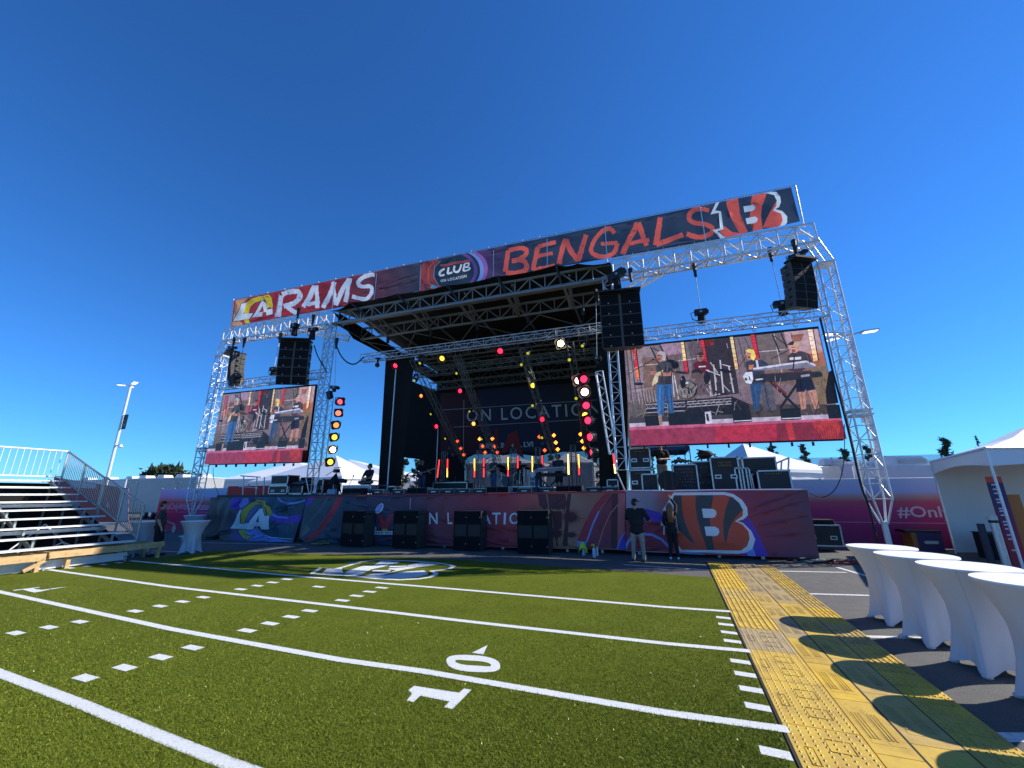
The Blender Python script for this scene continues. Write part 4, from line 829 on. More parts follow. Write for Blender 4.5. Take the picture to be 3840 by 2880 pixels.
# drums and riser
sp((34, 30, 34), [(300, 890), (1090, 830), (1250, 900), (1250, 1000), (300, 1000)])
for k in range(3): sl_((150, 140, 146), [(300, 905 + k * 38), (660, 885 + k * 38)], 9, False); sl_((160, 150, 156), [(680, 880 + k * 24), (1085, 850 + k * 24)], 8, False)
for k in range(16): sl_((130, 122, 128), [(300 + k * 48, 908 - k * 3), (324 + k * 48, 940 - k * 3)], 5, False); sl_((130, 122, 128), [(324 + k * 48, 940 - k * 3), (348 + k * 48, 906 - k * 3)], 5, False)
A.k += 1
sp((96, 26, 38), [(735, 530), (800, 500), (880, 512), (890, 600), (760, 620)]); se((150, 104, 92), 800, 470, 30, 42); sp((60, 44, 42), [(770, 450), (790, 425), (825, 428), (832, 455)]); sl_((30, 24, 26), [(785, 468), (825, 466)], 10); sl_((205, 200, 200), [(785, 560), (850, 555)], 12)
se((36, 32, 36), 560, 545, 46, 32, .2); se((24, 22, 25), 545, 530, 62, 34, .35); se((44, 36, 38), 620, 612, 80, 12, .1); se((40, 34, 36), 770, 610, 52, 34); se((92, 72, 66), 765, 645, 52, 34)
se((24, 22, 24), 680, 772, 92, 88); se((122, 110, 104), 674, 770, 82, 82); sl_((60, 54, 56), [(640, 740), (720, 770), (740, 740)], 12); sl_((205, 200, 202), [(650, 714), (695, 708)], 14); se((40, 34, 36), 706, 792, 22, 20)
for P, w in (([(870, 590), (895, 820)], 14), ([(920, 540), (945, 780)], 12), ([(980, 500), (1010, 800)], 13), ([(1060, 560), (1105, 800)], 13), ([(850, 590), (980, 640)], 9), ([(890, 520), (960, 620)], 9), ([(1000, 540), (1075, 560)], 9), ([(880, 830), (980, 810)], 9), ([(1000, 720), (1070, 790)], 8), ([(560, 640), (600, 860)], 10), ([(540, 600), (560, 840)], 9)): sl_((176, 170, 176), P, w, False)
A.k += 1; se((30, 26, 30), 640, 700, 26, 60); se((30, 26, 30), 860, 660, 30, 60); se((26, 22, 26), 1030, 600, 60, 16, .2)
for k in range(40): rr = random.Random(k); x, y = 560 + rr.random() * 560, 640 + rr.random() * 200; sl_(((30, 26, 30), (150, 146, 152), (70, 62, 66))[k % 3], [(x, y), (x + rr.uniform(-30, 30), y + rr.uniform(10, 50))], 7, False)
A.k += 1
# guitarist
sp((52, 92, 138), [(398, 728), (540, 722), (545, 860), (562, 990), (512, 996), (480, 820), (462, 1010), (412, 1018), (398, 860)]); sp((40, 72, 112), [(470, 735), (500, 735), (520, 990), (505, 995), (480, 820), (468, 900)])
sp((64, 60, 64), [(385, 570), (420, 525), (480, 510), (530, 530), (548, 600), (530, 660), (540, 722), (400, 730), (410, 620)]); sp((46, 43, 47), [(470, 560), (545, 580), (535, 720), (480, 722)], False)
sp((172, 112, 96), [(330, 605), (385, 600), (395, 640), (350, 635)]); sp((176, 114, 96), [(535, 600), (530, 645), (440, 650), (400, 625), (430, 605), (500, 622)]); se((168, 116, 104), 432, 470, 36, 48); sp((176, 166, 164), [(398, 440), (425, 420), (470, 425), (486, 460), (476, 510), (455, 505), (450, 455)])
sp((196, 176, 140), [(355, 740), (362, 690), (395, 620), (460, 590), (455, 610), (415, 650), (410, 700), (370, 735)]); sl_((30, 26, 28), [(130, 635), (375, 493)], 7); se((28, 24, 26), 368, 497, 12, 8); sl_((40, 34, 36), [(240, 650), (290, 900)], 6); se((34, 30, 32), 235, 720, 45, 14)
# bassist
sp((44, 70, 104), [(1250, 720), (1385, 712), (1440, 960), (1402, 970), (1350, 800), (1330, 960), (1290, 970), (1268, 850)]); sp((52, 54, 70), [(1212, 520), (1270, 500), (1360, 500), (1420, 540), (1380, 600), (1395, 715), (1240, 720), (1225, 620)]); sp((196, 110, 60), [(1240, 550), (1290, 545), (1270, 590), (1240, 590)])
sl_((196, 190, 196), [(1310, 505), (1325, 580)], 20); se((190, 130, 108), 1243, 455, 30, 46); sp((224, 196, 92), [(1208, 420), (1240, 402), (1285, 412), (1305, 470), (1285, 510), (1255, 490), (1262, 440), (1215, 425)]); sl_((30, 26, 28), [(1155, 560), (1225, 460)], 6)
sp((210, 206, 212), [(1185, 655), (1210, 618), (1270, 612), (1280, 680), (1262, 722), (1215, 715)]); sl_((60, 52, 56), [(1205, 670), (1222, 690)], 20); sl_((60, 52, 56), [(1240, 655), (1252, 690)], 12); sp((84, 78, 84), [(1345, 740), (1455, 720), (1490, 960), (1370, 975)])
# keyboards and player
sp((172, 122, 104), [(1690, 790), (1755, 785), (1760, 950), (1715, 960)]); sp((172, 122, 104), [(1775, 785), (1850, 778), (1880, 945), (1835, 955)]); sp((30, 30, 46), [(1665, 660), (1800, 650), (1845, 770), (1770, 790), (1755, 770), (1745, 795), (1672, 798)]); sp((66, 54, 58), [(1590, 470), (1640, 430), (1720, 425), (1790, 450), (1822, 540), (1700, 620), (1600, 600)])
sp((205, 196, 196), [(1610, 485), (1715, 475), (1715, 500), (1610, 508)]); se((196, 140, 122), 1655, 395, 40, 48); sp((52, 42, 44), [(1580, 370), (1620, 340), (1660, 335), (1640, 372)]); sp((180, 148, 118), [(1640, 372), (1655, 335), (1695, 345), (1702, 385)]); sl_((40, 32, 34), [(1440, 500), (1615, 410)], 7)
sp((92, 44, 48), [(1290, 640), (1800, 600), (1850, 640), (1500, 700)]); sp((196, 190, 200), [(1275, 580), (1760, 512), (1845, 550), (1840, 575), (1280, 602)]); sp((120, 112, 124), [(1280, 596), (1760, 530), (1840, 566), (1840, 578), (1280, 604)], False); sp((44, 40, 44), [(1285, 640), (1880, 612), (1905, 630), (1905, 660), (1480, 710), (1290, 700)]); sl_((150, 146, 156), [(1710, 655), (1790, 645)], 20); sl_((190, 186, 190), [(1300, 688), (1365, 680)], 12)
for P in ([(1430, 700), (1690, 960)], [(1700, 690), (1520, 950)]): sl_((34, 30, 32), P, 24)
sl_((110, 44, 44), [(1450, 710), (1580, 820)], 20); sp((22, 20, 24), [(1960, 620), (1990, 600), (2050, 900), (1945, 910), (1930, 800)])
# faces, folds, clutter
for cx, cy, w in ((418, 478, 26), (800, 478, 22), (1236, 462, 20), (1640, 402, 28)): sl_((120, 76, 66), [(cx - w * .5, cy + 24), (cx + w * .7, cy + 22)], 20, False); sl_((70, 44, 42), [(cx - w * .6, cy - 8), (cx + w * .5, cy - 10)], 7, False); sl_((96, 52, 50), [(cx - w * .4, cy + 14), (cx + w * .2, cy + 13)], 5, False)
for P, w, rgb in (([(420, 560), (450, 640), (440, 720)], 10, (44, 41, 45)), ([(500, 540), (490, 650)], 9, (84, 80, 84)), ([(430, 760), (425, 980)], 12, (70, 114, 160)), ([(525, 760), (540, 960)], 10, (36, 62, 98)), ([(1290, 740), (1310, 940)], 8, (60, 90, 126)), ([(1380, 730), (1415, 940)], 9, (32, 50, 78)), ([(1650, 460), (1640, 590)], 12, (48, 38, 42)), ([(1760, 460), (1790, 540)], 10, (86, 72, 76)), ([(1700, 680), (1720, 780)], 12, (20, 20, 34)), ([(1800, 800), (1850, 940)], 10, (140, 96, 82)), ([(1715, 800), (1730, 940)], 9, (140, 96, 82))): sl_(rgb, P, w, False)
rq = random.Random(4)
for k in range(150):
    x, y = rq.uniform(140, 1950), rq.uniform(300, 900); sl_(rq.choice(((60, 52, 54), (150, 134, 138), (88, 74, 74), (36, 31, 34), (110, 84, 80))), [(x, y), (x + rq.uniform(-14, 14), y + rq.uniform(14, 70))], rq.uniform(3, 7), False) if not (380 < x < 560 or 1200 < x < 1400 or 1570 < x < 1860 or y < 480 and x > 1500) else None
for k in range(46): x = rq.uniform(170, 1950); sl_(rq.choice(((34, 30, 33), (128, 120, 126), (70, 62, 66))), [(x, rq.uniform(880, 1000)), (x + rq.uniform(-70, 70), rq.uniform(960, 1040))], rq.uniform(4, 9), False)
A.k += 1
# stage edge
sp((176, 160, 170), [(150, 1085), (900, 1050), (2060, 1000), (2072, 1050), (155, 1132)]); sp((60, 56, 60), [(150, 1040), (900, 1010), (1100, 1005), (1090, 1040), (150, 1085)], False); A.k += 1
for P in ([(500, 995), (835, 978), (845, 1098), (512, 1106)], [(290, 1020), (420, 1010), (425, 1105), (300, 1112)], [(1085, 980), (1250, 970), (1265, 1070), (1095, 1080)], [(1515, 955), (1700, 945), (1712, 1050), (1530, 1058)], [(1935, 920), (2055, 915), (2080, 1045), (1960, 1048)]): sp((28, 27, 31), P)
sp((190, 180, 190), [(835, 982), (890, 978), (905, 1080), (848, 1096)]); sp((40, 36, 40), [(845, 1000), (865, 998), (880, 1070), (855, 1060)]); sl_((200, 194, 200), [(1100, 1066), (1258, 1058)], 8); sl_((200, 194, 200), [(1535, 1044), (1705, 1036)], 8); sp((150, 120, 110), [(412, 1015), (445, 1012), (455, 1100), (425, 1105)])
sp((140, 48, 70), [(152, 1130), (930, 1096), (935, 1262), (166, 1290)]); sp((164, 42, 60), [(930, 1096), (1480, 1072), (1490, 1245), (935, 1262)]); sp((124, 38, 52), [(1480, 1072), (2075, 1046), (2120, 1228), (1490, 1245)]); sp((176, 84, 110), [(152, 1120), (2072, 1040), (2078, 1062), (155, 1148)])
sp((176, 50, 52), [(1560, 1085), (1620, 1082), (1660, 1235), (1600, 1240)]); sp((170, 52, 48), [(1800, 1070), (2040, 1056), (2062, 1120), (2040, 1225), (1900, 1225), (1830, 1130)])
for k in range(9): sl_((120, 36, 48), [(1840 + 22 * k, 1110 + (k % 3) * 10), (1870 + 20 * k, 1225)], 8, False)
A.k += 1
b.build('picture', ms, scr)
b = MB()
for k in range(9): p = aY(cS, 870 + k * 0 + 195 * (k - 3), 1274 - (k) * 5.2 + 15, YSC); b.box(p + V((0, .06, -.05)), (.05, .08, .12))
b.build('bumper', MATTE, scr)
DXS = aY(None, 1147, 1733, YSC).x - aY(None, 3163, 1650, YSC).x
scl = dup(scr, scr.location + V((DXS, 0, -.06)), 0, 'large video screen showing the band, on the left wing beside the round lamps')
def screen_truss(label, xa, xb, z):
    t = thing('screen_truss', label, 'screen truss', ((xa + xb) / 2, yt, z), 0, 'screen trusses')
    truss(t, (xa, yt, z), (xb, yt, z), .36, .36, 16, .024, .012, ALU, skip=('top',)); return t
zt_ = (aY(None, 2410, 1232, yt - .15).z + aY(None, 2410, 1270, yt - .15).z) / 2
screen_truss('thin silver truss carrying the right wing screen', xR + .45, xoR - .22, zt_); screen_truss('thin silver truss carrying the left wing screen', xoL + .3, xL - .3, zt_ - .02)
for nm, lab, xs, zz in (('shackle', 'chain shackle holding the %s wing screen, %s along its top edge', [(585, 290), (937, 255), (1303, 220), (1687, 180)], 0),):
    for k, (x, y) in enumerate(xs):
        for sd, dx in (('right', 0), ('left', DXS)):
            p = aY(cS, x, y, YSC) + V((dx, .06, 0)); t = thing('shackle', lab % (sd, ('first', 'second', 'third', 'fourth')[k]), 'shackle', p, 0, 'screen shackles')
            bb = MB(); 
            for a in range(10): a0, a1 = a * .628, (a + 1) * .628; bb.cyl(p + V((.055 * math.cos(a0), 0, .06 + .065 * math.sin(a0))), p + V((.055 * math.cos(a1), 0, .06 + .065 * math.sin(a1))), .016, n=5)
            bb.build('ring', STEEL, t); MB().tube([p + V((0, 0, .12)), p + V((.01, 0, .3)), p + V((0, 0, .42))], .02).build('chain', STEEL, t)
# ---------------------------------------------------------------- hung loudspeakers
GRILLE = M('speaker_grille', (.007, .0075, .009), .8, bump=.5, bs=220, spec=.2); CAB = M('speaker_cabinet', (.016, .017, .019), .5, var=.25, vs=9); TAUPE = M('speaker_taupe', (.075, .070, .060), .55, var=.2, vs=9)
def line_array(label, px, Y, n, w, hh, dep, yaw, bend, badge=True, split=True, grp='hung line arrays'):
    p = aY(None, px[0], px[1], Y); t = thing('line_array', label, 'speaker array', p, 0, grp)
    top = MB(); top.obox((0, 0, .05), (w / 2 * 1.02, 0, 0), (0, dep * .5, 0), (0, 0, .035)); top.bar((0, -dep * .2, .12), (0, dep * 1.1, .12), .07, .09); top.v = [v + p for v in top.v]
    fr = top.build('rigging_frame', MATTE, t); pos = V((0, 0, 0)); ang = 0.
    for k in range(n):
        ang += bend * (k / n); d = V((0, math.sin(ang), -math.cos(ang))); fw = V((0, -math.cos(ang), -math.sin(ang))); c = pos + d * hh / 2
        m = MB(); fl, bh = hh * .485, hh * .40
        P = [V((-w / 2, 0, 0)) + d * fl, V((w / 2, 0, 0)) + d * fl, V((w / 2, 0, 0)) - d * fl, V((-w / 2, 0, 0)) - d * fl]
        Q = [V((x * .86, 0, 0)) - fw * dep + d * s for x, s in ((-w / 2, bh), (w / 2, bh), (w / 2, -bh), (-w / 2, -bh))]
        m.add([p + c + v for v in P + Q], [(0, 1, 2, 3), (7, 6, 5, 4), (0, 4, 5, 1), (1, 5, 6, 2), (2, 6, 7, 3), (3, 7, 4, 0)])
        for sx in (-1, 1): m.ell(p + c + V((sx * w * .48, 0, 0)) - fw * dep * .42, (.03, dep * .17, hh * .2), 10, 6, 1)
        cabn = recalc(m.build('cabinet', [TAUPE, RUBBER], t)); gm_ = MB()
        for sx in ((-1, 1) if split else (0,)):
            gw = w * (.225 if split else .46); gx = sx * w * .255
            gm_.obox(p + c + V((gx, 0, 0)) + fw * .006, (gw, 0, 0), d * hh * .44, fw * .008)
        gm_.build('grille', GRILLE, cabn)
        if badge:
            bg_ = MB()
            for sx in ((-.32, .2) if split else (.1,)): bg_.obox(p + c + V((sx * w + .05, 0, 0)) + d * hh * .33 + fw * .02, (.018, 0, 0), d * .02, fw * .006)
            bg_.build('badge', M('speaker_badge', (.5, .5, .5), .4), cabn)
        pos += d * hh
    b = MB()
    for sx in (-1, 1): b.bar(p + V((sx * .02, -.012, -.02)), p + V((sx * .02, -.012, -.02)) + V((0, math.sin(bend * n * .25) * n * hh * .5, -n * hh * .98)), .012, .012)
    t.rotation_euler = (0, 0, yaw); return t
line_array('large black speaker array of five wide boxes hung at the roof\'s right tower', (2322, 1102), 14.55, 5, 1.5, .43, .55, .12, .02)
line_array('large black speaker array of five wide boxes hung beside the left screen', (1108, 1280), 14.6, 5, 1.45, .45, .6, .42, .10)
line_array('slim curved black speaker array hung from the header truss at the far right', (3004, 982), 14.7, 6, .86, .275, .5, .5, .085, badge=False)
line_array('slim curved speaker array with sunlit side hung at the far left', (868, 1327), 14.9, 6, .95, .30, .62, -.5, .12, badge=False)
# chain hoists
def hoist(label, c, x, y, Y, chain=None, body=(.42, .2, .2), tilt=0., post=0., grp='chain hoists'):
    p = aY(c, x, y, Y); t = thing('chain_hoist', label, 'chain hoist', p, 0, grp); ca, sa = math.cos(tilt), math.sin(tilt)
    m = MB(); m.obox(p, V((ca, 0, sa)) * body[0] / 2, (0, body[1] / 2, 0), V((-sa, 0, ca)) * body[2] / 2); m.cyl(p + V((ca, 0, sa)) * body[0] * .3, p + V((ca, 0, sa)) * body[0] * .62, body[2] * .42, n=10); m.box(p + V((-.02, 0, -.14)), (.12, .14, .14)); recalc(m.build('motor', MATTE, t))
    MB().obox(p + V((0, -body[1] / 2 - .004, 0)), V((ca, 0, sa)) * .05, (0, .003, 0), V((-sa, 0, ca)) * .04).build('label_plate', M('grey_plate', (.3, .3, .3), .5), t)
    if post: m = MB(); m.cyl(p - V((0, 0, .1)), p - V((0, 0, post)), .12, .15, 10); m.build('chain_bag', BLACK, t)
    if chain:
        q = aY(c, chain[0], chain[1], Y); MB().tube([p, q], .014, 5).build('chain', STEEL if Y > 15 else RUBBER, t)
        m = MB(); m.cyl(q - V((0, 0, .15)), q + V((0, 0, .3)), .05, .09, 6); m.ell(q - V((0, 0, .2)), (.06, .04, .08), 8, 6); m.build('hook', MATTE, t)
    m = MB(); m.tube([p + V((-.2, 0, .05)), p + V((-.34, 0, 0)), p + V((-.3, .0, -.25)), p + V((-.1, 0, -.34))], .016, 5); m.build('cable', RUBBER, t)
hoist('black chain hoist above the right screen\'s middle, on the truss', cD, 905, 1440, yt, (845, 1010), post=.4)
hoist('black chain hoist near the right end of the right screen truss', cD, 1745, 1355, yt, (1632, 850), body=(.5, .2, .22), post=.4)
hoist('tilted chain hoist above the slim right speaker array', cD, 1905, 850, 14.9, (1882, 770), (.55, .16, .16), .35)
hoist('black chain hoist on the left screen truss beside the big speakers', cW, 1920, 1240, yt, (2050, 600), post=.35)
hoist('black chain hoist at the foot of the sunlit left array', cW, 1180, 1370, yt - .25, (1300, 700), (.5, .24, .24), post=.4)
hoist('slim chain hoist above the sunlit left array', cW, 1060, 795, 14.95, (1085, 690), (.55, .14, .14), -.1)
hoist('tilted chain hoist with pale end on top of the right speakers', cU, 840, 730, 14.6, (1135, 740), (.62, .28, .28), .45, post=.55)
hoist('domed black chain hoist over the left big speakers', cT, 375, 680, 14.6, (430, 420), (.34, .3, .22), .1, post=.5)
hoist('black chain hoist between left big speakers and the tower', cT, 740, 755, 14.7, (740, 560), (.5, .18, .16), .05, post=.5)
hoist('chain hoist on top of the left lamp column', cJ, 1190, 405, 15.1, (1225, -500), (.42, .17, .15), -.15)
hoist('chain hoist above the red lamp column, by the right tower', cU, 1, 1, 15.9, None) if False else hoist('chain hoist on top of the red lamp ladder', cO, 935, 675, 15.9, (925, 30), (.3, .2, .16), -.1)
for k, (c, x0, y0, x1, y1, Y, lab) in enumerate(((cW, 740, 0, 740, 0, 1, ''), )): pass
# ---------------------------------------------------------------- lighting trusses
YLT = 16.4
lt = thing('lighting_truss', 'long silver lighting truss hung across the stage front under the roof', 'lighting truss', (-7.2, YLT, 8.8))
za = (aY(None, 1363, 1327, YLT - .15).z + aY(None, 1363, 1352, YLT - .15).z) / 2 - .02
truss(lt, (aY(None, 1360, 1338, YLT).x, YLT, za), (-.95, YLT, za), .32, .34, 26, .026, .012, ALU, skip=('top',))
for xx in (-12.2, -9.7, -7.2, -4.7, -2.2):
    MB().cyl((xx, YLT, za + .2), (xx, YLT, 10.1), .012, n=5).cyl((xx, YLT, za + .7), (xx, YLT, za + 1.0), .08, n=8).build('hoist_chain', MATTE, lt)
truss_b = thing('backdrop_truss', 'dim truss across the stage back holding the backdrop', 'lighting truss', (-7.4, 23.9, 9.1))
truss(truss_b, (-14, 23.9, 9.2), (-1.9, 23.9, 9.2), .34, .5, 20, .028, .016, ALUD, single=())
truss_c = thing('upstage_truss', 'dim box truss hung midway upstage above the raked trusses', 'lighting truss', (-7.4, 20.2, 8.9))
truss(truss_c, (-13.2, 20.2, 9.0), (-1.6, 20.2, 9.0), .34, .5, 20, .026, .015, ALUD, single=('front',))
FG = [((1548, 1346), (1756, 1758)), ((1712, 1332), (1870, 1736)), ((1958, 1304), (2086, 1742)), ((2138, 1286), (2206, 1700))]
ordn = ('first', 'second', 'third', 'fourth')
for k, (a, c) in enumerate(FG):
    p, q = aY(None, *a, 16.7), aY(None, *c, 22.6); t = thing('raked_truss', 'slim truss slanting down to the stage back, %s of four from the left' % ordn[k], 'lighting truss', p, 0, 'raked light trusses')
    truss(t, p, q, .27, .27, 22, .02, .009, ALUD, up=(0, .3, 1), single=(), skip=('top',))
# ---------------------------------------------------------------- lamps
LC = dict(red=glow('lamp_red', (1, .02, .07), 2.6), pink=glow('lamp_pink', (1, .10, .13), 1.5), salmon=glow('lamp_salmon', (1, .22, .12), 1.4), orange=glow('lamp_orange', (1, .30, .06), 1.5), amber=glow('lamp_amber', (1, .50, .10), 1.6), yellow=glow('lamp_yellow', (1, .72, .06), 1.6), lime=glow('lamp_lime', (.42, .42, .02), .8),
          white=glow('lamp_white', (1, .82, .45), 14), hot=glow('lamp_hot_red', (1, .55, .45), 8), fire=glow('lamp_fire', (1, .22, .02), 4.5), ember=glow('lamp_ember', (1, .10, .02), 1.8), off=M('lamp_off', (.10, .11, .11), .3), strip_red=glow('strip_red', (1, .03, .03), 2.6), strip_yel=glow('strip_yellow', (1, .55, .06), 3.2), strip_hot=glow('strip_hot', (1, .50, .12), 7))
def disc(b, p, d, r, n=16, dome=.0):
    d = V(d).normalized(); a = d.cross(V((0, .1, 1))).normalized(); e = a.cross(d)
    b.add([p + d * dome] + [p + (a * math.cos(6.2832 * i / n) + e * math.sin(6.2832 * i / n)) * r for i in range(n)], [(0, i + 1, (i + 1) % n + 1) for i in range(n)])
    return a, e
def wash(label, c, x, y, Y, r, lens, d, grp, hood=1.25, blen=1.7, cells=True):
    """round LED wash lamp: can, petal hood, lens of small cells, yoke"""
    p = aY(c, x, y, Y); d = V(d).normalized(); t = thing('wash_light', label, 'stage light', p, 0, grp)
    m = MB(); m.cyl(p - d * r * .1, p - d * r * blen, r * 1.5, r * 1.25, 14); m.cyl(p - d * r * blen, p - d * r * (blen + .25), r * .7, r * .5, 10); body = recalc(m.build('body', CAB, t))
    a = d.cross(V((0, .1, 1))).normalized(); e = a.cross(d); m = MB(); N = 16; rad = [(1.95 if i % 4 in (1, 2) else 1.62) * r for i in range(N)]
    R0 = [p - d * r * .15 + (a * math.cos(6.2832 * i / N) + e * math.sin(6.2832 * i / N)) * r * 1.45 for i in range(N)]
    R1 = [p + d * r * (hood if i % 4 in (1, 2) else hood * .6) * .8 + (a * math.cos(6.2832 * i / N) + e * math.sin(6.2832 * i / N)) * rad[i] for i in range(N)]
    m.add(R0 + R1, [(i, (i + 1) % N, N + (i + 1) % N, N + i) for i in range(N)]); m.build('hood', MATTE, t)
    m = MB(); disc(m, p, d, r, 20, r * .05); ln = m.build('lens', LC[lens], t)
    if cells:
        m = MB()
        for i in range(-4, 5):
            w = math.sqrt(max(.02, 1 - (i / 4.6) ** 2)) * r * .97; s = e * (i * r / 4.6) + d * (r * .055)
            m.bar(p + s - a * w, p + s + a * w, r * .045, r * .03, up=d)
        m.build('lens_grid', M('lens_grid_' + lens, tuple(v * .35 for v in LC[lens].node_tree.nodes['Principled BSDF'].inputs['Base Color'].default_value[:3]), .5), ln)
    m = MB(); s = -d * r * .9
    for k in (-1, 1): m.bar(p + s + a * k * r * 1.3, p + s + a * k * r * 1.3 + V((0, 0, r * 1.45)), r * .14, r * .3)
    m.bar(p + s - a * r * 1.35 + V((0, 0, r * 1.45)), p + s + a * r * 1.35 + V((0, 0, r * 1.45)), r * .3, r * .14); m.build('yoke', MATTE, t); return t
def mover(label, c, x, y, Y, r, lens, d, grp, big=1.):
    p = aY(c, x, y, Y); d = V(d).normalized(); t = thing('moving_head', label, 'stage light', p, 0, grp); o = p - d * r * 1.9
    m = MB(); m.cyl(p - d * r * .05, o, r * 1.2, r * 1.5 * big, 12); m.cyl(o, o - d * r * 1.4, r * 1.5 * big, r * 1.1, 12); recalc(m.build('head', CAB, t))
    m = MB(); disc(m, p + d * .004, d, r, 16, r * .1); m.build('lens', LC[lens], t); h = r * 3.6 * big
    m = MB(); a = d.cross(V((0, .1, 1))).normalized()
    for k in (-1, 1): m.bar(o + a * k * r * 1.75 * big, o + a * k * r * 1.75 * big + V((0, 0, h)), r * .5, r * .9)
    m.bar(o - a * r * 1.9 * big + V((0, 0, h)), o + a * r * 1.9 * big + V((0, 0, h)), r * .9, r * .4); m.build('yoke', MATTE, t)
    MB().chbox(o + V((0, 0, h + r * .55)), (r * 3.4, r * 3, r * 1.0), .01).build('base', MATTE, t); return t
for k, (c, x, y, lens, nm, dd) in enumerate(((cJ, 1300, 700, 'pink', 'pink red', (.95, -.35, 0)), (cJ, 1265, 935, 'salmon', 'salmon', (.75, -.65, -.05)), (cJ, 1220, 1185, 'orange', 'orange', (.45, -.9, -.1)), (cJ, 1185, 1435, 'yellow', 'yellow', (.38, -.92, -.1)), (cK, 1150, 145, 'white', 'dazzling white', (.42, -.9, -.1)), (cK, 1098, 400, 'yellow', 'greenish yellow', (.38, -.92, -.1)))):
    wash('%s round lamp, %s down the column by the left tower' % (nm, ('first', 'second', 'third', 'fourth', 'fifth', 'last')[k]), c, x, y, 14.9, .125, lens, dd, 'lamp column by the left tower')
t = thing('lamp_ladder', 'ladder truss carrying the round lamps beside the left tower', 'lighting truss', aY(cK, 1000, 500, 15.1))
a0, a1, b0, b1 = aY(cJ, 1065, 640, 15.1), aY(cK, 905, 480, 15.1), aY(cJ, 1160, 640, 15.15), aY(cK, 990, 480, 15.15)
strut(t, 'rail', a0, a1, .024, ALU); strut(t, 'rail', b0, b1, .024, ALU)
for i in range(14): strut(t, 'brace', (a0.lerp(a1, i / 14) if i % 2 == 0 else b0.lerp(b1, i / 14)), (b0.lerp(b1, (i + 1) / 14) if i % 2 == 0 else a0.lerp(a1, (i + 1) / 14)), .013, ALU)
MB().obox(aY(cJ, 1085, 560, 15.05), (.11, 0, .03), (0, .1, 0), (-.06, 0, .17)).build('control_box', MATTE, t)
for k, (c, x, y, lens, nm, r, dd, Y) in enumerate(((cU[:1] + (1180,) + cU[2:], 160, 1335, 'red', 'deep red', .14, (-.15, -1, -.1), 15.7), ((2160, 1460, .18083), 180, 55, 'hot', 'white hot red', .15, (-.1, -1, -.1), 15.7), ((2160, 1460, .18083), 210, 335, 'red', 'bright red', .135, (-.1, -1, -.1), 15.7), ((2160, 1460, .18083), 245, 645, 'red', 'speckled red', .135, (-.35, -.94, -.1), 15.7), ((2160, 1460, .18083), 283, 990, 'red', 'turned away red', .135, (-.6, -.8, -.1), 15.7), ((2160, 1460, .18083), 320, 1315, 'red', 'edge-on red', .135, (-.85, -.5, -.1), 15.7))):
    wash('%s round lamp, %s down the column by the right tower' % (nm, ('first', 'second', 'third', 'fourth', 'fifth', 'last')[k]), c, x, y, Y, r, lens, dd, 'lamp column by the right tower')
wash('pale red lamp half hidden behind the topmost red lamp', (2160, 1180, .18083), 48, 1362, 17, .15, 'hot', (-.2, -1, -.1), 'lamp column by the right tower', cells=False)
wash('lime yellow lamp half hidden behind the speckled red lamp', (2160, 1460, .18083), 190, 540, 17, .13, 'yellow', (-.2, -1, -.1), 'lamp column by the right tower', cells=False)
DN = (.05, -.85, -.5)
for x, y, lens, r, nm, c in ((780, 750, 'red', .105, 'red lamp at the left end of the long lighting truss', cN), (1265, 675, 'yellow', .12, 'yellow lamp left of centre on the long lighting truss', cN), (1868, 598, 'red', .12, 'red lamp at the middle of the long lighting truss', cN), (560, 520, 'white', .14, 'dazzling white lamp right of centre on the long lighting truss', cO)):
    wash(nm, c, x, y, YLT - .25, r, lens, DN, 'lamps on the long lighting truss')
for x, y, nm, c, dd in ((570, 740, 'black moving lamp hung off the outer left end of the long truss', cN, (-.8, -.5, .1)), (1035, 725, 'moving lamp with lime lens between red and yellow lamps', cN, (-.1, -.8, -.6)), (2155, 622, 'moving lamp with lime lens right of the middle red lamp', cN, (.0, -.75, -.65)), (785, 545, 'moving lamp with lime lens nearest the right speakers', cO, (-.05, -.75, -.65))):
    mover(nm, c, x, y, YLT - .3, .065, 'lime', dd, 'moving lamps on the long truss', 1.3)
FY = lambda py: 16.9 + max(0, min(1, (py - 1345) / 400)) * 5.8
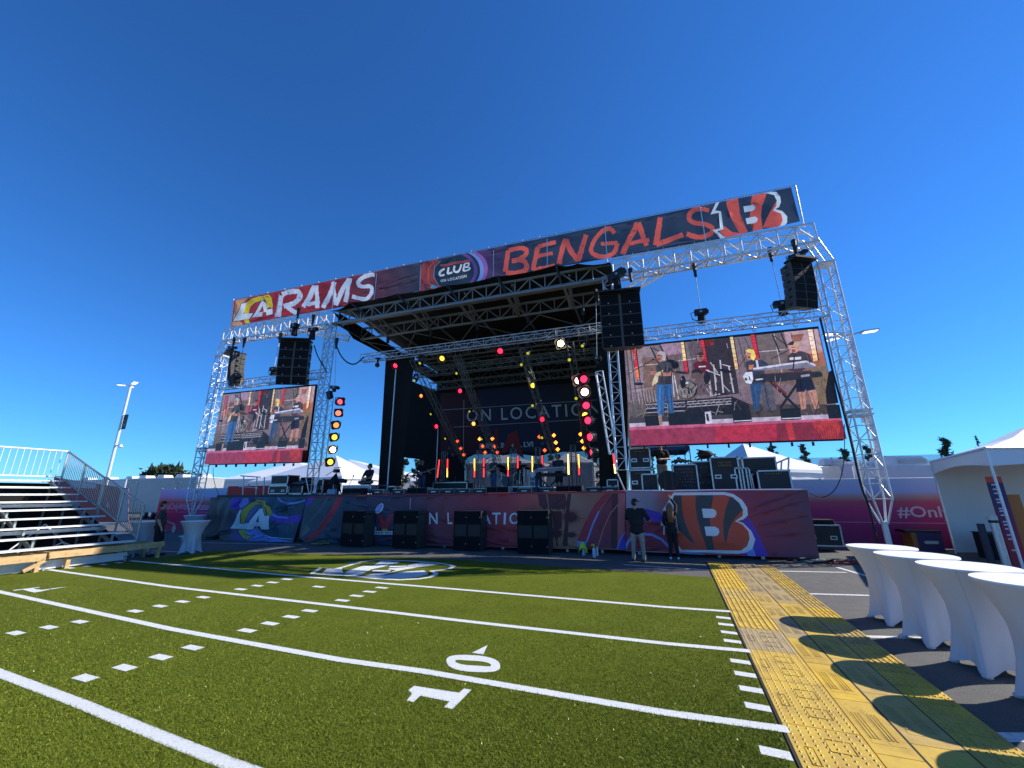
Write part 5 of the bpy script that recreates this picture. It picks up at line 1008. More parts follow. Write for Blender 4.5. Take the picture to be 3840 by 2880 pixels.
for c, x, y, lens, r, nm in ((cN, 978, 905, 'lime', .065, 'small lime lamp at the head of the first raked truss'), (cN, 1048, 1063, 'orange', .10, 'orange lamp on the first raked truss'), (cN, 1148, 1253, 'lime', .06, 'small lime lamp midway down the first raked truss'), (cN, 1207, 1380, 'red', .11, 'red lamp low on the first raked truss'), (cN, 1298, 1507, 'lime', .06, 'small lime lamp at the foot of the first raked truss'),
                             (cN, 1415, 830, 'lime', .065, 'small lime lamp at the head of the second raked truss'), (cN, 1452, 1012, 'red', .105, 'red lamp on the second raked truss'), (cN, 1550, 1225, 'lime', .055, 'small lime lamp midway down the second raked truss'), (cN, 1592, 1352, 'amber', .115, 'amber lamp over the backdrop lettering, on the second raked truss'), (cN, 1675, 1512, 'lime', .06, 'small lime lamp at the foot of the second raked truss'),
                             (cN, 2088, 740, 'lime', .065, 'small lime lamp at the head of the third raked truss'), (cO, 272, 955, 'yellow', .12, 'yellow lamp on the third raked truss'), (cO, 268, 1165, 'lime', .07, 'small lime lamp midway down the third raked truss'), (cO, 368, 1305, 'red', .125, 'red lamp low on the third raked truss'), (cO, 365, 1497, 'lime', .075, 'small lime lamp at the foot of the third raked truss'),
                             (cO, 650, 690, 'lime', .075, 'small lime lamp at the head of the fourth raked truss'), (cO, 720, 1090, 'lime', .075, 'small lime lamp left of the white hot red lamp'), (cO, 803, 1473, 'lime', .07, 'small lime lamp at the foot of the fourth raked truss')):
    py = c[1] + c[2] * y
    if lens == 'lime': mover(nm, c, x, y, FY(py), r, lens, (-.12, -.9, -.35), 'lamps on the raked trusses', 1.2)
    else: wash(nm, c, x, y, FY(py), r, lens, (-.1, -.95, -.25), 'lamps on the raked trusses')
places = ('left', 'right')
for tr_, L in ((0, ((1010, 150, 'ember'), (1045, 225, 'ember'), (1077, 290, 'ember'), (930, 225, 'off'), (962, 290, 'off'))), (1, ((1240, 128, 'fire'), (1372, 125, 'fire'), (1272, 203, 'ember'), (1393, 205, 'ember'), (1297, 268, 'ember'), (1422, 265, 'ember'))), (2, ((1860, 105, 'ember'), (2010, 90, 'fire'), (1893, 175, 'off'), (2030, 165, 'fire'), (1915, 245, 'ember'), (2050, 235, 'fire'))), (3, ((2287, 78, 'fire'), (2305, 151, 'fire'), (2321, 222, 'fire')))):
    for i, (x, y, lens) in enumerate(L):
        p = aY(cG, x, y, 22.3); nm = {'fire': 'glowing', 'ember': 'dull orange', 'off': 'unlit'}[lens]
        t = thing('blinder_light', 'small %s four petal lamp, number %s at the foot of the %s raked truss' % (nm, ('one', 'two', 'three', 'four', 'five', 'six')[i], ordn[tr_]), 'stage light', p, 0, 'petal lamps at the truss feet')
        MB().cyl(p + V((0, .02, 0)), p + V((0, .16, 0)), .13, .09, 10).build('body', CAB, t); m = MB()
        for k in range(4): disc(m, p + V((.062 * math.cos(1.5708 * k), 0, .062 * math.sin(1.5708 * k))), (0, -1, 0), .045, 8, .01)
        disc(m, p + V((0, -.005, 0)), (0, -1, 0), .035, 8, .01); m.build('lens', LC[lens], t); MB().bar(p + V((0, .1, .1)), p + V((0, .1, .3)), .04).build('bracket', MATTE, t)
# upright LED strips on ladder stands
for k, (x, y0, y1, a, bb, lean, nm) in enumerate(((822, 343, 528, 'strip_red', 'strip_red', -20, 'red strip light beside the leftmost ladder stand'), (908, 335, 524, 'strip_red', 'strip_yel', -4, 'strip light red above and amber below'), (1187, 332, 524, 'strip_yel', 'strip_red', 0, 'strip light yellow above and red below, left of the singer'), (1283, 332, 524, 'strip_red', 'strip_red', 0, 'red strip light just left of the singer'), (1535, 316, 515, 'strip_yel', 'strip_red', 0, 'thin strip light between singer and drummer'), (1635, 312, 430, 'strip_red', 'strip_red', 0, 'short red strip light above the drummer'), (1787, 306, 503, 'strip_yel', 'strip_yel', 2, 'yellow strip light left of the blonde bassist'), (1889, 300, 420, 'strip_red', 'strip_red', 4, 'red strip light behind the blonde bassist'), (2157, 288, 497, 'strip_hot', 'strip_hot', 6, 'dazzling strip light right of the keyboards'), (2265, 286, 500, 'strip_yel', 'strip_red', 8, 'amber and red strip light at the right of the ladder stands'), (2627, 290, 485, 'strip_red', 'strip_hot', 22, 'strip light glowing beside the right tower'))):
    Y = 20.6 if k < 10 else 17; p, q = aY(cG, x, y0, Y), aY(cG, x + lean, y1, Y); t = thing('strip_light', nm, 'stage light', q, 0, 'upright strip lights')
    m = MB(); m.bar(p + V((0, .06, 0)), q + V((0, .06, 0)), .11, .08, up=(0, 1, 0)); m.build('housing', MATTE, t); mid = p.lerp(q, .55); n = 12
    m = MB()
    for i in range(n):
        u0, u1 = p.lerp(q, (i + .08) / n), p.lerp(q, (i + .92) / n)
        for s in (-1, 1): m.bar(u0 + V((s * .016, 0, 0)), u1 + V((s * .016, 0, 0)), .026, .01, up=(0, 1, 0), mi=int(i / n > .55 + .06 * s))
    m.build('diodes', [LC[a], LC[bb]], t)
    MB().cyl(q + V((0, .06, 0)), V((q.x, Y + .06, ZD)), .02, n=6).build('pole', MATTE, t)
for k, (x, y0, nm) in enumerate(((878, 262, 'beside the left red strip lights'), (1243, 248, 'left of the singer'), (1590, 230, 'behind the drummer'), (1845, 218, 'behind the blonde bassist'), (2208, 193, 'right of the keyboard player'))):
    p = aY(cG, x, y0, 20.9); t = thing('ladder_stand', 'grey upright truss stand ' + nm, 'truss stand', (p.x, 20.9, ZD), 0, 'upright ladder stands')
    truss(t, (p.x, 20.9, ZD + .05), (p.x, 20.9, p.z), .24, .24, 8, .018, .009, ALUD, up=(1, 0, 0), single=(), skip=('back', 'top')); MB().box((p.x, 20.9, ZD + .025), (.5, .5, .05)).build('base_plate', STEEL, t)
for x0, y0, x1, y1, Y, nm in ((1485, 1383, 1462, 1735, 16.6, 'pale upright pole in front of the left drape'), (1643, 1605, 1638, 1862, 21.8, 'pale upright pole left of the dim ladder stand')):
    p = aY(None, x0, y0, Y); t = thing('pole', nm, 'pole', (p.x, Y, ZD)); MB().cyl((p.x, Y, ZD), p, .03, n=8).build('tube', ALUW, t); MB().box((p.x, Y, ZD + .02), (.4, .4, .04)).build('foot', STEEL, t)
# ---------------------------------------------------------------- cases, monitors and kit on the deck
EDGE = M('case_edge', (.55, .56, .57), .35, .8, var=.2, vs=14); PANEL = M('case_panel', (.018, .020, .023), .6, var=.25, vs=7); SILV = M('silver_panel', (.34, .34, .36), .4, .4, var=.15, vs=5)
def case(name, label, c, x0, y0, x1, y1, Y, dep, handles=1, panel=None, text=None, kind='closed', cat='flight case', zfloor=None, grp=None, ry=0.):
    p0, p1 = aY(c, x0, y1, Y), aY(c, x1, y0, Y); zb = ZD if zfloor is None else zfloor; w, h = p1.x - p0.x, p1.z - zb; cx = (p0.x + p1.x) / 2; e = .022
    t = thing(name, label, cat, (cx, Y + dep / 2, zb), 0, grp); o = V((cx, Y + dep / 2, zb)); hw = w / 2
    m = MB(); m.bbox((o.x - hw + e, Y + (.012 if kind == 'closed' else .06), zb + .05), (o.x + hw - e, Y + dep - .012, zb + h - e)); m.build('body', panel or PANEL, t); m = MB()
    for x in (-hw + e, hw - e):
        for yy in (Y + e, Y + dep - e): m.box((o.x + x, yy, zb + h / 2 + .02), (e * 2, e * 2, h - .04))
        for zz in (zb + .05, zb + h - e): m.box((o.x + x, Y + dep / 2, zz), (e * 2, dep, e * 2))
    for zz in (zb + .05, zb + h - e):
        for yy in (Y + e, Y + dep - e): m.box((o.x, yy, zz), (w - .002, e * 2, e * 1.9))
    m.build('edging', EDGE, t); m = MB()
    for x in (-hw + .1, hw - .1): m.cyl((o.x + x - .02, Y + .1, zb + .025), (o.x + x + .02, Y + .1, zb + .025), .03, n=8)
    m.build('castor', RUBBER, t)
    if handles:
        for k in range(handles):
            hx = o.x + (0 if handles == 1 else (-w * .27 + k * w * .54)); hz = zb + h * .42; hp = MB(); hp.box((hx, Y - .004, hz), (min(.2, w * .26), .012, min(.13, h * .2))); hb = hp.build('handle_dish', EDGE, t)
            MB().box((hx, Y - .012, hz), (min(.13, w * .17), .012, min(.06, h * .09))).build('handle', MATTE, hb)
    if text:
        m = MB(); tw = w * .5
        for i, s in enumerate(text): text_on(m, s, (o.x - tw / 2, Y - .004, zb + h * (.80 - i * .09)), (tw, 0, 0), (0, 0, h * .055))
        m.build('lettering', M('stencil_yellow', (.28, .22, .03), .6), t)
    return t, o, w, h
def knobs(t, o, w, h, Y, rows, colr=(.5, .5, .5)):
    m = MB(); r = random.Random(int(w * 1000))
    for i in range(rows):
        zz = o.z + h * (.2 + .6 * i / max(1, rows - 1)); m.box((o.x, Y + .05, zz), (w * .8, .01, .004))
        for k in range(7):
            if r.random() < .6: m.box((o.x - w * .35 + w * .1 * k + .02, Y + .045, zz + .03), (.025, .02, .02))
    m.build('rack_units', M('rack_grey', (.22, .22, .22), .5), t)
YQ = 15.5
z2 = aY(cC, 200, 432, YQ).z
case('flight_case', 'large black flight case with pale handles, lower of two left of the stagehand', cC, 176, 440, 396, 640, YQ, .8, 2, text=('YAMAHA',))
case('flight_case', 'large black flight case on top of another, left of the stagehand', cC, 170, 214, 378, 425, YQ, .8, 2, text=('TRAY SPLITTER',), zfloor=z2 - .04)
t, o, w, h = case('lid_panel', 'dark flat case lid standing in front of the stacked cases', cC, 300, 484, 462, 655, YQ - .35, .06, 0)
MB().bar((o.x - w * .35, o.y - .035, o.z + h * .45), (o.x + w * .3, o.y - .035, o.z + h * .82), .03, .005, up=(0, 1, 0)).build('strap', M('webbing', (.05, .05, .055), .7), t)
t, o, w, h = case('amp_rack', 'open amplifier rack with silver frame, right of the stagehand', cC, 632, 383, 864, 632, YQ, .7, 0, kind='open'); knobs(t, o, w, h, YQ, 6)
t, o, w, h = case('amp_rack', 'taller open rack with two round fans', cC, 836, 350, 1078, 628, YQ + .1, .7, 0, kind='open'); knobs(t, o, w, h * 1.3, YQ + .1, 4)
m = MB()
for k in range(2): m.cyl((o.x - .02, YQ + .12, o.z + h * (.22 + .28 * k)), (o.x - .02, YQ + .15, o.z + h * (.22 + .28 * k)), .09, n=14)
m.build('fan', RUBBER, t)
t, o, w, h = case('workbox', 'tall black workbox case with two pale handles and yellow stencil', cC, 1034, 305, 1290, 628, YQ - .1, .7, 2, text=('1 FREIC AUDIO', 'WORKBOX'))
b_ = thing('cable_bag', 'heap of black cable and bags on top of the tall racks', 'bag', (o.x - .55, YQ + .3, o.z + h)); m = MB(); r = random.Random(5)
for i in range(34): a_ = V((o.x - .5 + r.gauss(0, .13), YQ + .3 + r.uniform(-.1, .1), o.z + h * .97 + abs(r.gauss(0, .09)))); m.tube([a_, a_ + V((r.uniform(-.12, .12), .03, .05)), a_ + V((r.uniform(-.2, .2), 0, r.uniform(-.06, .02)))], .022, 5)
m.chbox((o.x - .52, YQ + .35, o.z + h + .14), (.42, .3, .24), .05)
m.build('heap', RUBBER, b_, smooth=True)
p = aY(cC, 690, 352, YQ + .2); b_ = thing('cable_bag', 'black bundle on top of the open amplifier rack', 'bag', p); m = MB()
for i in range(30): a_ = p + V((r.gauss(0, .12), r.uniform(-.1, .1), -.08 + abs(r.gauss(0, .07)))); m.tube([a_, a_ + V((r.uniform(-.12, .12), .03, .05)), a_ + V((r.uniform(-.2, .2), 0, r.uniform(-.06, .02)))], .024, 5)
m.build('heap', RUBBER, b_, smooth=True)
for i, (x0, x1, nm) in enumerate(((1282, 1340, 'first'), (1344, 1380, 'second'), (1384, 1412, 'last'))): case('case_lid', 'upright case lid, %s of three right of the tall workbox' % nm, cC, x0, 420, x1, 650, YQ - .1 + .05 * i, .3, 0, grp='upright case lids')
t = thing('truss_section', 'short silver truss piece leaning right of the case lids', 'truss', aY(cC, 1455, 650, YQ))
for x in (1430, 1452): strut(t, 'rail', aY(cC, x - 18, 505, YQ), aY(cC, x + 10, 650, YQ), .025, ALU)
for k in range(4): strut(t, 'rung', aY(cC, 1414 + 7 * k, 520 + 36 * k, YQ), aY(cC, 1437 + 7 * k, 520 + 36 * k, YQ), .012, ALU)
case('speaker_box', 'big black speaker box, upper of two at the right wing', cC, 1352, 308, 1682, 492, YQ + .2, .9, 0, panel=CAB, cat='speaker', zfloor=aY(cC, 1500, 492, YQ + .2).z - .05)
case('speaker_box', 'big black speaker box, lower of two at the right wing', cC, 1512, 445, 1832, 640, YQ - .3, .9, 0, panel=CAB, text=('LOUD',), cat='speaker')
p = aY(cC, 1420, 490, YQ + .3); case('speaker_box', 'black speaker base under the upper box at the right wing', cC, 1420, 492, 1640, 640, YQ + .3, .8, 0, panel=CAB, cat='speaker')
p = aY(cC, 575, 598, YQ - .4); t = thing('cable_reel', 'round black cable reel standing at the stage edge', 'cable reel', (p.x, YQ - .4, ZD)); m = MB()
for s in (-1, 1): m.cyl((p.x, YQ - .4 + s * .12, ZD + .36), (p.x, YQ - .4 + s * .10, ZD + .36), .34, n=24)
m.cyl((p.x, YQ - .5, ZD + .36), (p.x, YQ - .3, ZD + .36), .2, n=16); m.build('drum', RUBBER, t); MB().bar((p.x - .12, YQ - .53, ZD + .05), (p.x - .12, YQ - .53, ZD + .66), .06, .02).bar((p.x + .12, YQ - .53, ZD + .05), (p.x + .12, YQ - .53, ZD + .66), .06, .02).build('stand', CAB, t)
# stair rails behind both wings
def rail(label, c, pts, posts, Y, r=.03):
    P = [aY(c, x, y, Y) for x, y in pts]; t = thing('stair_rail', label, 'handrail', (P[0].x, Y, ZD), 0, 'stage stair rails')
    for i in range(len(P) - 1): strut(t, 'rail', P[i], P[i + 1], r, ALUW); strut(t, 'rail', P[i] - V((0, .5, .55)) + V((0, .5, 0)), P[i + 1] - V((0, 0, .55)), r * .8, ALUW)
    for x, y0, y1 in posts: strut(t, 'post', aY(c, x, y0, Y), aY(c, x - 12, y1, Y), r, ALUW)
rail('white stair rail behind the black boxes at the right wing', cC, [(1680, 382), (1822, 322)], [(1820, 322, 600), (1745, 355, 590), (1690, 380, 560)], 16.6)
rail('white stair rail at the left wing, behind the LA skirt', cB, [(615, 786), (820, 800)], [(648, 790, 1000), (785, 798, 990), (862, 800, 990)], 16.2)
# left wing kit
case('speaker_box', 'black amplifier box with pale latches, upper of two at the left wing', cB, 922, 776, 1112, 880, YQ, .7, 0, panel=CAB, cat='speaker', zfloor=aY(cB, 1000, 884, YQ).z)
case('speaker_box', 'black amplifier box, lower of two at the left wing', cB, 892, 884, 1105, 1000, YQ - .05, .7, 2, panel=CAB, cat='speaker')
t, o, w, h = case('mixing_rack', 'low black rack with mixing desk at the left wing', cB, 1100, 872, 1262, 1000, YQ, .7, 0, kind='open'); knobs(t, o, w, h, YQ, 4)
m = MB(); m.obox(o + V((0, -.1, h + .05)), (w * .5, 0, 0), (0, .3, .1), (0, -.02, .04)); m.build('mixing_desk', MATTE, t); m = MB(); [m.box(o + V((-w * .4 + .06 * i, -.2, h + .07)), (.02, .06, .02)) for i in range(12)]; m.build('fader', M('fader_white', (.5, .5, .5), .5), t)
case('flight_case', 'tall dark flight case right behind the left tower', cB, 1388, 818, 1475, 1000, YQ + .6, .7, 2)
case('flight_case', 'dark upright box left of the left tower\'s foot', cB, 1215, 800, 1300, 1000, YQ + .9, .5, 0)
tc_, o, w, h = case('silver_case', 'wide silver flight case with a man seated on it', cB, 1660, 878, 1970, 995, YQ + .1, .9, 1, panel=SILV)
case('flight_case', 'dark case right of the wide silver case', cB, 1975, 880, 2040, 995, YQ + .5, .7, 2)
zsil = o.z + h; silx = o.x
p = aY(cK, 1165, 590, 15.4); t = thing('camera_tripod', 'video camera on a tall tripod under a black cover at the left wing', 'camera', (p.x, 15.6, ZD))
for dx, dy in ((-.42, .0), (.2, -.15), (.1, .35)): strut(t, 'leg', (p.x + dx, 15.6 + dy, ZD), (p.x, 15.6, p.z - .1), .025, MATTE)
m = MB(); m.add([V((p.x, 15.6, p.z - .05)), V((p.x - .45, 15.5, ZD + .45)), V((p.x + .12, 15.35, ZD + .45)), V((p.x + .1, 15.8, ZD + .45)), V((p.x - .3, 15.9, ZD + .45))], [(0, 1, 2), (0, 2, 3), (0, 3, 4), (0, 4, 1)]); m.build('cover', BLACK, t)
m = MB(); m.chbox((p.x, 15.6, p.z + .02), (.2, .24, .16)); m.box((p.x + .03, 15.6, p.z + .16), (.34, .1, .03)); m.build('head', CAB, t); strut(t, 'pan_handle', (p.x - .05, 15.6, p.z + .1), (p.x - .42, 15.4, p.z - .2), .015, MATTE)
p = aY(cK, 1290, 790, 15.7); t = thing('video_camera', 'second video camera pointing right, beside the tripod', 'camera', (p.x, 15.7, ZD)); m = MB(); m.chbox(p, (.34, .2, .2)); m.cyl(p + V((.15, 0, 0)), p + V((.36, 0, -.02)), .08, .1, 10); m.box(p + V((-.1, 0, -.3)), (.2, .25, .35)); recalc(m.build('body', MATTE, t)); MB().cyl((p.x - .1, 15.7, ZD), p - V((.1, 0, .2)), .09, n=8).build('pedestal', MATTE, t)
p = aY(cK, 1110, 1030, 15.2); t = thing('water_pack', 'shrink wrapped pack of water bottles at the left wing', 'bottles', (p.x, 15.3, ZD)); m = MB()
for i in range(5):
    for j in range(2): m.cyl((p.x - .2 + i * .09, 15.25 + j * .09, ZD), (p.x - .2 + i * .09, 15.25 + j * .09, ZD + .17), .04, n=8); m.cyl((p.x - .2 + i * .09, 15.25 + j * .09, ZD + .17), (p.x - .2 + i * .09, 15.25 + j * .09, ZD + .23), .03, .014, n=8)
m.build('bottle', M('bottle_blue', (.35, .45, .6), .2), t)
def boom(label, c, base, top, tip, Y):
    p, q, s = aY(c, *base, Y), aY(c, *top, Y), aY(c, *tip, Y); t = thing('microphone_stand', label, 'microphone stand', (p.x, Y, ZD), 0, 'boom microphone stands')
    strut(t, 'upright', (p.x, Y, ZD), q, .012, MATTE); strut(t, 'boom', q + (q - s) * .25, s, .011, MATTE); MB().ell(s, (.03, .03, .045), 8, 6).build('microphone', MATTE, t)
    for a in (0, 2.1, 4.2): strut(t, 'foot', (p.x, Y, ZD + .12), (p.x + .28 * math.cos(a), Y + .28 * math.sin(a), ZD + .01), .01, MATTE)
boom('boom microphone leaning right on the silver case side', cK, (1500, 1000), (1470, 930), (1580, 690), 15.2)
boom('boom microphone left of the singer', cG, (1225, 620), (1228, 480), (1345, 348), 19.5)
boom('boom microphone left of the red guitar player', cG, (520, 630), (520, 480), (580, 435), 19.6)
boom('boom microphone left of the capped keyboard player', cG, (1895, 600), (1930, 425), (2015, 375), 19.4)
def wedge(label, c, x, y, Y, w=.55, h=.20, white=False, long=False):
    p = aY(c, x, y, Y); W = .95 if long else w; t = thing('floor_monitor', label, 'monitor speaker', (p.x, Y, ZD), 0, 'floor monitors'); o = V((p.x, Y, ZD))
    prof = [(-.26, 0), (.22, 0), (.26, .08), (.02, h), (-.26, h)] if not long else [(-.24, 0), (.24, 0), (.24, h + .05), (-.24, h + .05)]
    m = MB().prism([o + V((-W / 2, a, z)) for a, z in prof], (W, 0, 0)); recalc(m.build('cabinet', CAB, t)); m = MB()
    if long:
        for s in (-1, 1): m.box(o + V((s * W * .25, -.245, (h + .05) / 2)), (W * .46, .012, h - .02))
        m.build('grille', GRILLE, t)
    else: m.bar(o + V((-W * .46, -.268, h * .9)), o + V((W * .46, -.268, h * .9)), .012, .012); m.bar(o + V((-W * .2, -.268, h * .35)), o + V((W * .2, -.268, h * .35)), .02, .03); m.build('handle', EDGE, t)
    if white:
        m = MB().prism([o + V((W / 2 + .006, a * .98, .01 + z * .97)) for a, z in prof], (.012, 0, 0)); e = recalc(m.build('end_plate', M('pale_plate', (.45, .43, .38), .5), t)); m = MB()
        for k in range(3): m.ell(o + V((W / 2 + .016, -.12 + .12 * k, .09 + .05 * (k % 2))), (.01, .04, .025), 8, 5)
        m.build('hand_hole', MATTE, e)
for x, y, lg, wh, nm in ((215, 690, 0, 1, 'beside the left drape\'s foot'), (428, 690, 0, 1, 'in front of the side drape opening'), (620, 690, 1, 1, 'long and black at the red guitar player\'s feet'), (792, 690, 0, 1, 'below the leftmost ladder stand'), (942, 688, 0, 1, 'left of the dark table'), (1090, 686, 0, 1, 'under the dark table'), (1265, 682, 0, 1, 'left of the singer\'s feet'), (1440, 682, 1, 1, 'long and black at the singer\'s feet'), (1722, 678, 0, 0, 'in front of the drum riser'), (1950, 678, 0, 1, 'at the keyboard stand\'s foot'), (2180, 676, 1, 0, 'long and black right of the keyboard player')):
    wedge('black floor monitor ' + nm, cG, x, y, 15.6, white=bool(wh), long=bool(lg))
wedge('long black floor monitor in front of the silver case', cK, 1600, 1095, 15.15, long=True)
wedge('black floor monitor left of the right tower', cI, 635, 935, 15.6); wedge('black floor monitor at the right tower\'s foot', cI, 800, 935, 15.6)
case('flight_case', 'open case frame at the left drape\'s foot', cG, 275, 615, 372, 700, 16.2, .5, 0, kind='open')
t, o, w, h = case('folding_table', 'dark table with DJ gear left of the singer', cG, 750, 572, 1112, 690, 19.0, .8, 0, panel=MATTE, cat='table'); m = MB(); r = random.Random(9)
for i in range(9): m.box(o + V((-w * .45 + w * .11 * i, -.2, h + .03)), (w * .08, .25, r.uniform(.04, .09)))
m.box(o + V((.1, 0, h + .18)), (.03, .03, .3)).box(o + V((-.8, 0, h + .1)), (.03, .03, .2)); m.build('deck_gear', MATTE, t)
case('flight_case', 'black case with two pale handles behind the right tower', cI, 765, 820, 880, 930, 17.0, .6, 2)
# drum kit
YDK = 21.0; p = aY(cG, 1515, 562, YDK); ZK = p.z - .27
t = thing('drum_riser', 'low riser with silver edge under the drum kit', 'riser', (p.x + .4, YDK + .6, ZD)); MB().bbox((p.x - 1., YDK - .3, ZD + .02), (p.x + 2., YDK + 1.7, ZK - .02)).build('deck', MATTE, t); m = MB(); m.bbox((p.x - 1.02, YDK - .34, ZK - .08), (p.x + 2.02, YDK - .3, ZK - .02)).bbox((p.x - 1.02, YDK - .34, ZD + .02), (p.x + 2.02, YDK - .3, ZD + .06)); m.build('edging', ALU, t)
dk = thing('drum_kit', 'drum kit with dark blue bass drum and chrome stands', 'drum kit', (p.x, YDK, ZK))
MB().cyl((p.x, YDK, ZK + .27), (p.x, YDK + .42, ZK + .27), .27, n=20).build('bass_drum', M('drum_shell', (.03, .05, .09), .25), dk); m = MB(); disc(m, V((p.x, YDK - .006, ZK + .27)), (0, -1, 0), .25, 20); m.build('drum_head', M('drum_skin', (.06, .10, .15), .4), dk)
for dx, dy, dz, rr, hh in ((-.2, .3, .62, .14, .16), (.22, .3, .62, .15, .17), (.62, .25, .3, .2, .34), (-.5, .5, .45, .17, .12)): MB().cyl((p.x + dx, YDK + dy, ZK + dz), (p.x + dx, YDK + dy, ZK + dz + hh), rr, n=14).build('tom_drum', MATS['drum_shell'], dk)
for (x, y, rr, tl_) in ((1465, 415, .27, .35), (1490, 455, .3, .15), (1560, 440, .22, -.1), (1690, 405, .26, -.2), (1735, 430, .2, .1)):
    q = aY(cG, x, y, YDK + .3); m = MB(); m.cyl(q + V((-.005, 0, -.005)), q + V((0, 0, .03)), rr, .05, 18); m.v = [q + (Matrix.Rotation(tl_, 3, 'Y') @ Matrix.Rotation(.35, 3, 'X')) @ (v - q) for v in m.v]; m.build('cymbal', M('cymbal_bronze', (.05, .045, .04), .3, .8), dk)
    strut(dk, 'stand', q, (q.x + .05, YDK + .3, ZK), .014, CHROME)
for x0, y0, x1, y1 in ((1625, 470, 1625, 610), (1660, 450, 1655, 600), (1705, 430, 1700, 610), (1750, 450, 1760, 610), (1600, 480, 1590, 615), (1430, 590, 1465, 520), (1700, 560, 1740, 610), (1625, 605, 1680, 575)): strut(dk, 'stand', aY(cG, x0, y0, YDK + .1), aY(cG, x1, y1, YDK + .1), .018, CHROME)
MB().cyl((p.x + .55, YDK + .75, ZK), (p.x + .55, YDK + .75, ZK + .5), .04, n=8).cyl((p.x + .55, YDK + .75, ZK + .46), (p.x + .55, YDK + .75, ZK + .52), .17, n=12).build('stool', MATTE, dk); DRM = V((p.x + .55, YDK + .75, ZK))
# keyboards
YKB = 18.6; t = thing('keyboard_stand', 'crossed keyboard stand carrying a pale keyboard above a black one', 'keyboard', (aY(cG, 1985, 600, YKB).x, YKB, ZD))
k0, k1 = aY(cG, 1835, 448, YKB), aY(cG, 2125, 432, YKB); m = MB(); m.obox((k0 + k1) / 2, (k1 - k0) / 2, (0, .16, .05), (0, -.015, .05)); kb = m.build('upper_keyboard', M('keyboard_silver', (.50, .50, .56), .35, .3), t); m = MB(); m.obox((k0 + k1) / 2 + V((0, -.03, .055)), (k1 - k0) * .46, (0, .1, .03), (0, -.002, .006)); m.build('keys', WHITE, kb); m = MB(); m.obox((k0 + k1) / 2 + V((0, -.17, -.02)), (k1 - k0) * .46, (0, .004, 0), (0, 0, .012)); m.build('trim', M('red_trim', (.35, .03, .05), .4), kb)
k0, k1 = aY(cG, 1832, 500, YKB), aY(cG, 2150, 498, YKB); m = MB(); m.obox((k0 + k1) / 2, (k1 - k0) / 2, (0, .18, .02), (0, -.01, .07)); m.build('lower_keyboard', MATTE, t)
for xa, ya, xb, yb in ((1850, 520, 2000, 670), (2060, 520, 1925, 670), (1870, 440, 1880, 520), (2090, 440, 2100, 520)): strut(t, 'stand', aY(cG, xa, ya, YKB + .05), aY(cG, xb, yb, YKB + .05), .03, MATTE, 4)
p = aY(cG, 1780, 640, 21.3); case('bass_amp', 'grey speaker cabinet behind the blonde bassist', cG, 1752, 560, 1830, 640, 21.6, .4, 0, panel=SILV, cat='speaker')
# railing behind the deck, seen through the mesh
t = thing('crowd_barrier', 'pale steel barrier behind the stage, seen through the mesh', 'barrier', (-9, 26.4, 0)); xa, xb = aY(None, 1690, 1812, 26.4).x, aY(None, 2270, 1808, 26.4).x; zt = aY(None, 2000, 1808, 26.4).z
strut(t, 'rail', (xa, 26.4, zt), (xb, 26.4, zt), .03, ALUW); strut(t, 'rail', (xa, 26.4, ZD + .15), (xb, 26.4, ZD + .15), .03, ALUW)
for i in range(40): x = xa + (xb - xa) * i / 39; strut(t, 'baluster', (x, 26.4, ZD + .15), (x, 26.4, zt), .014, ALUW)
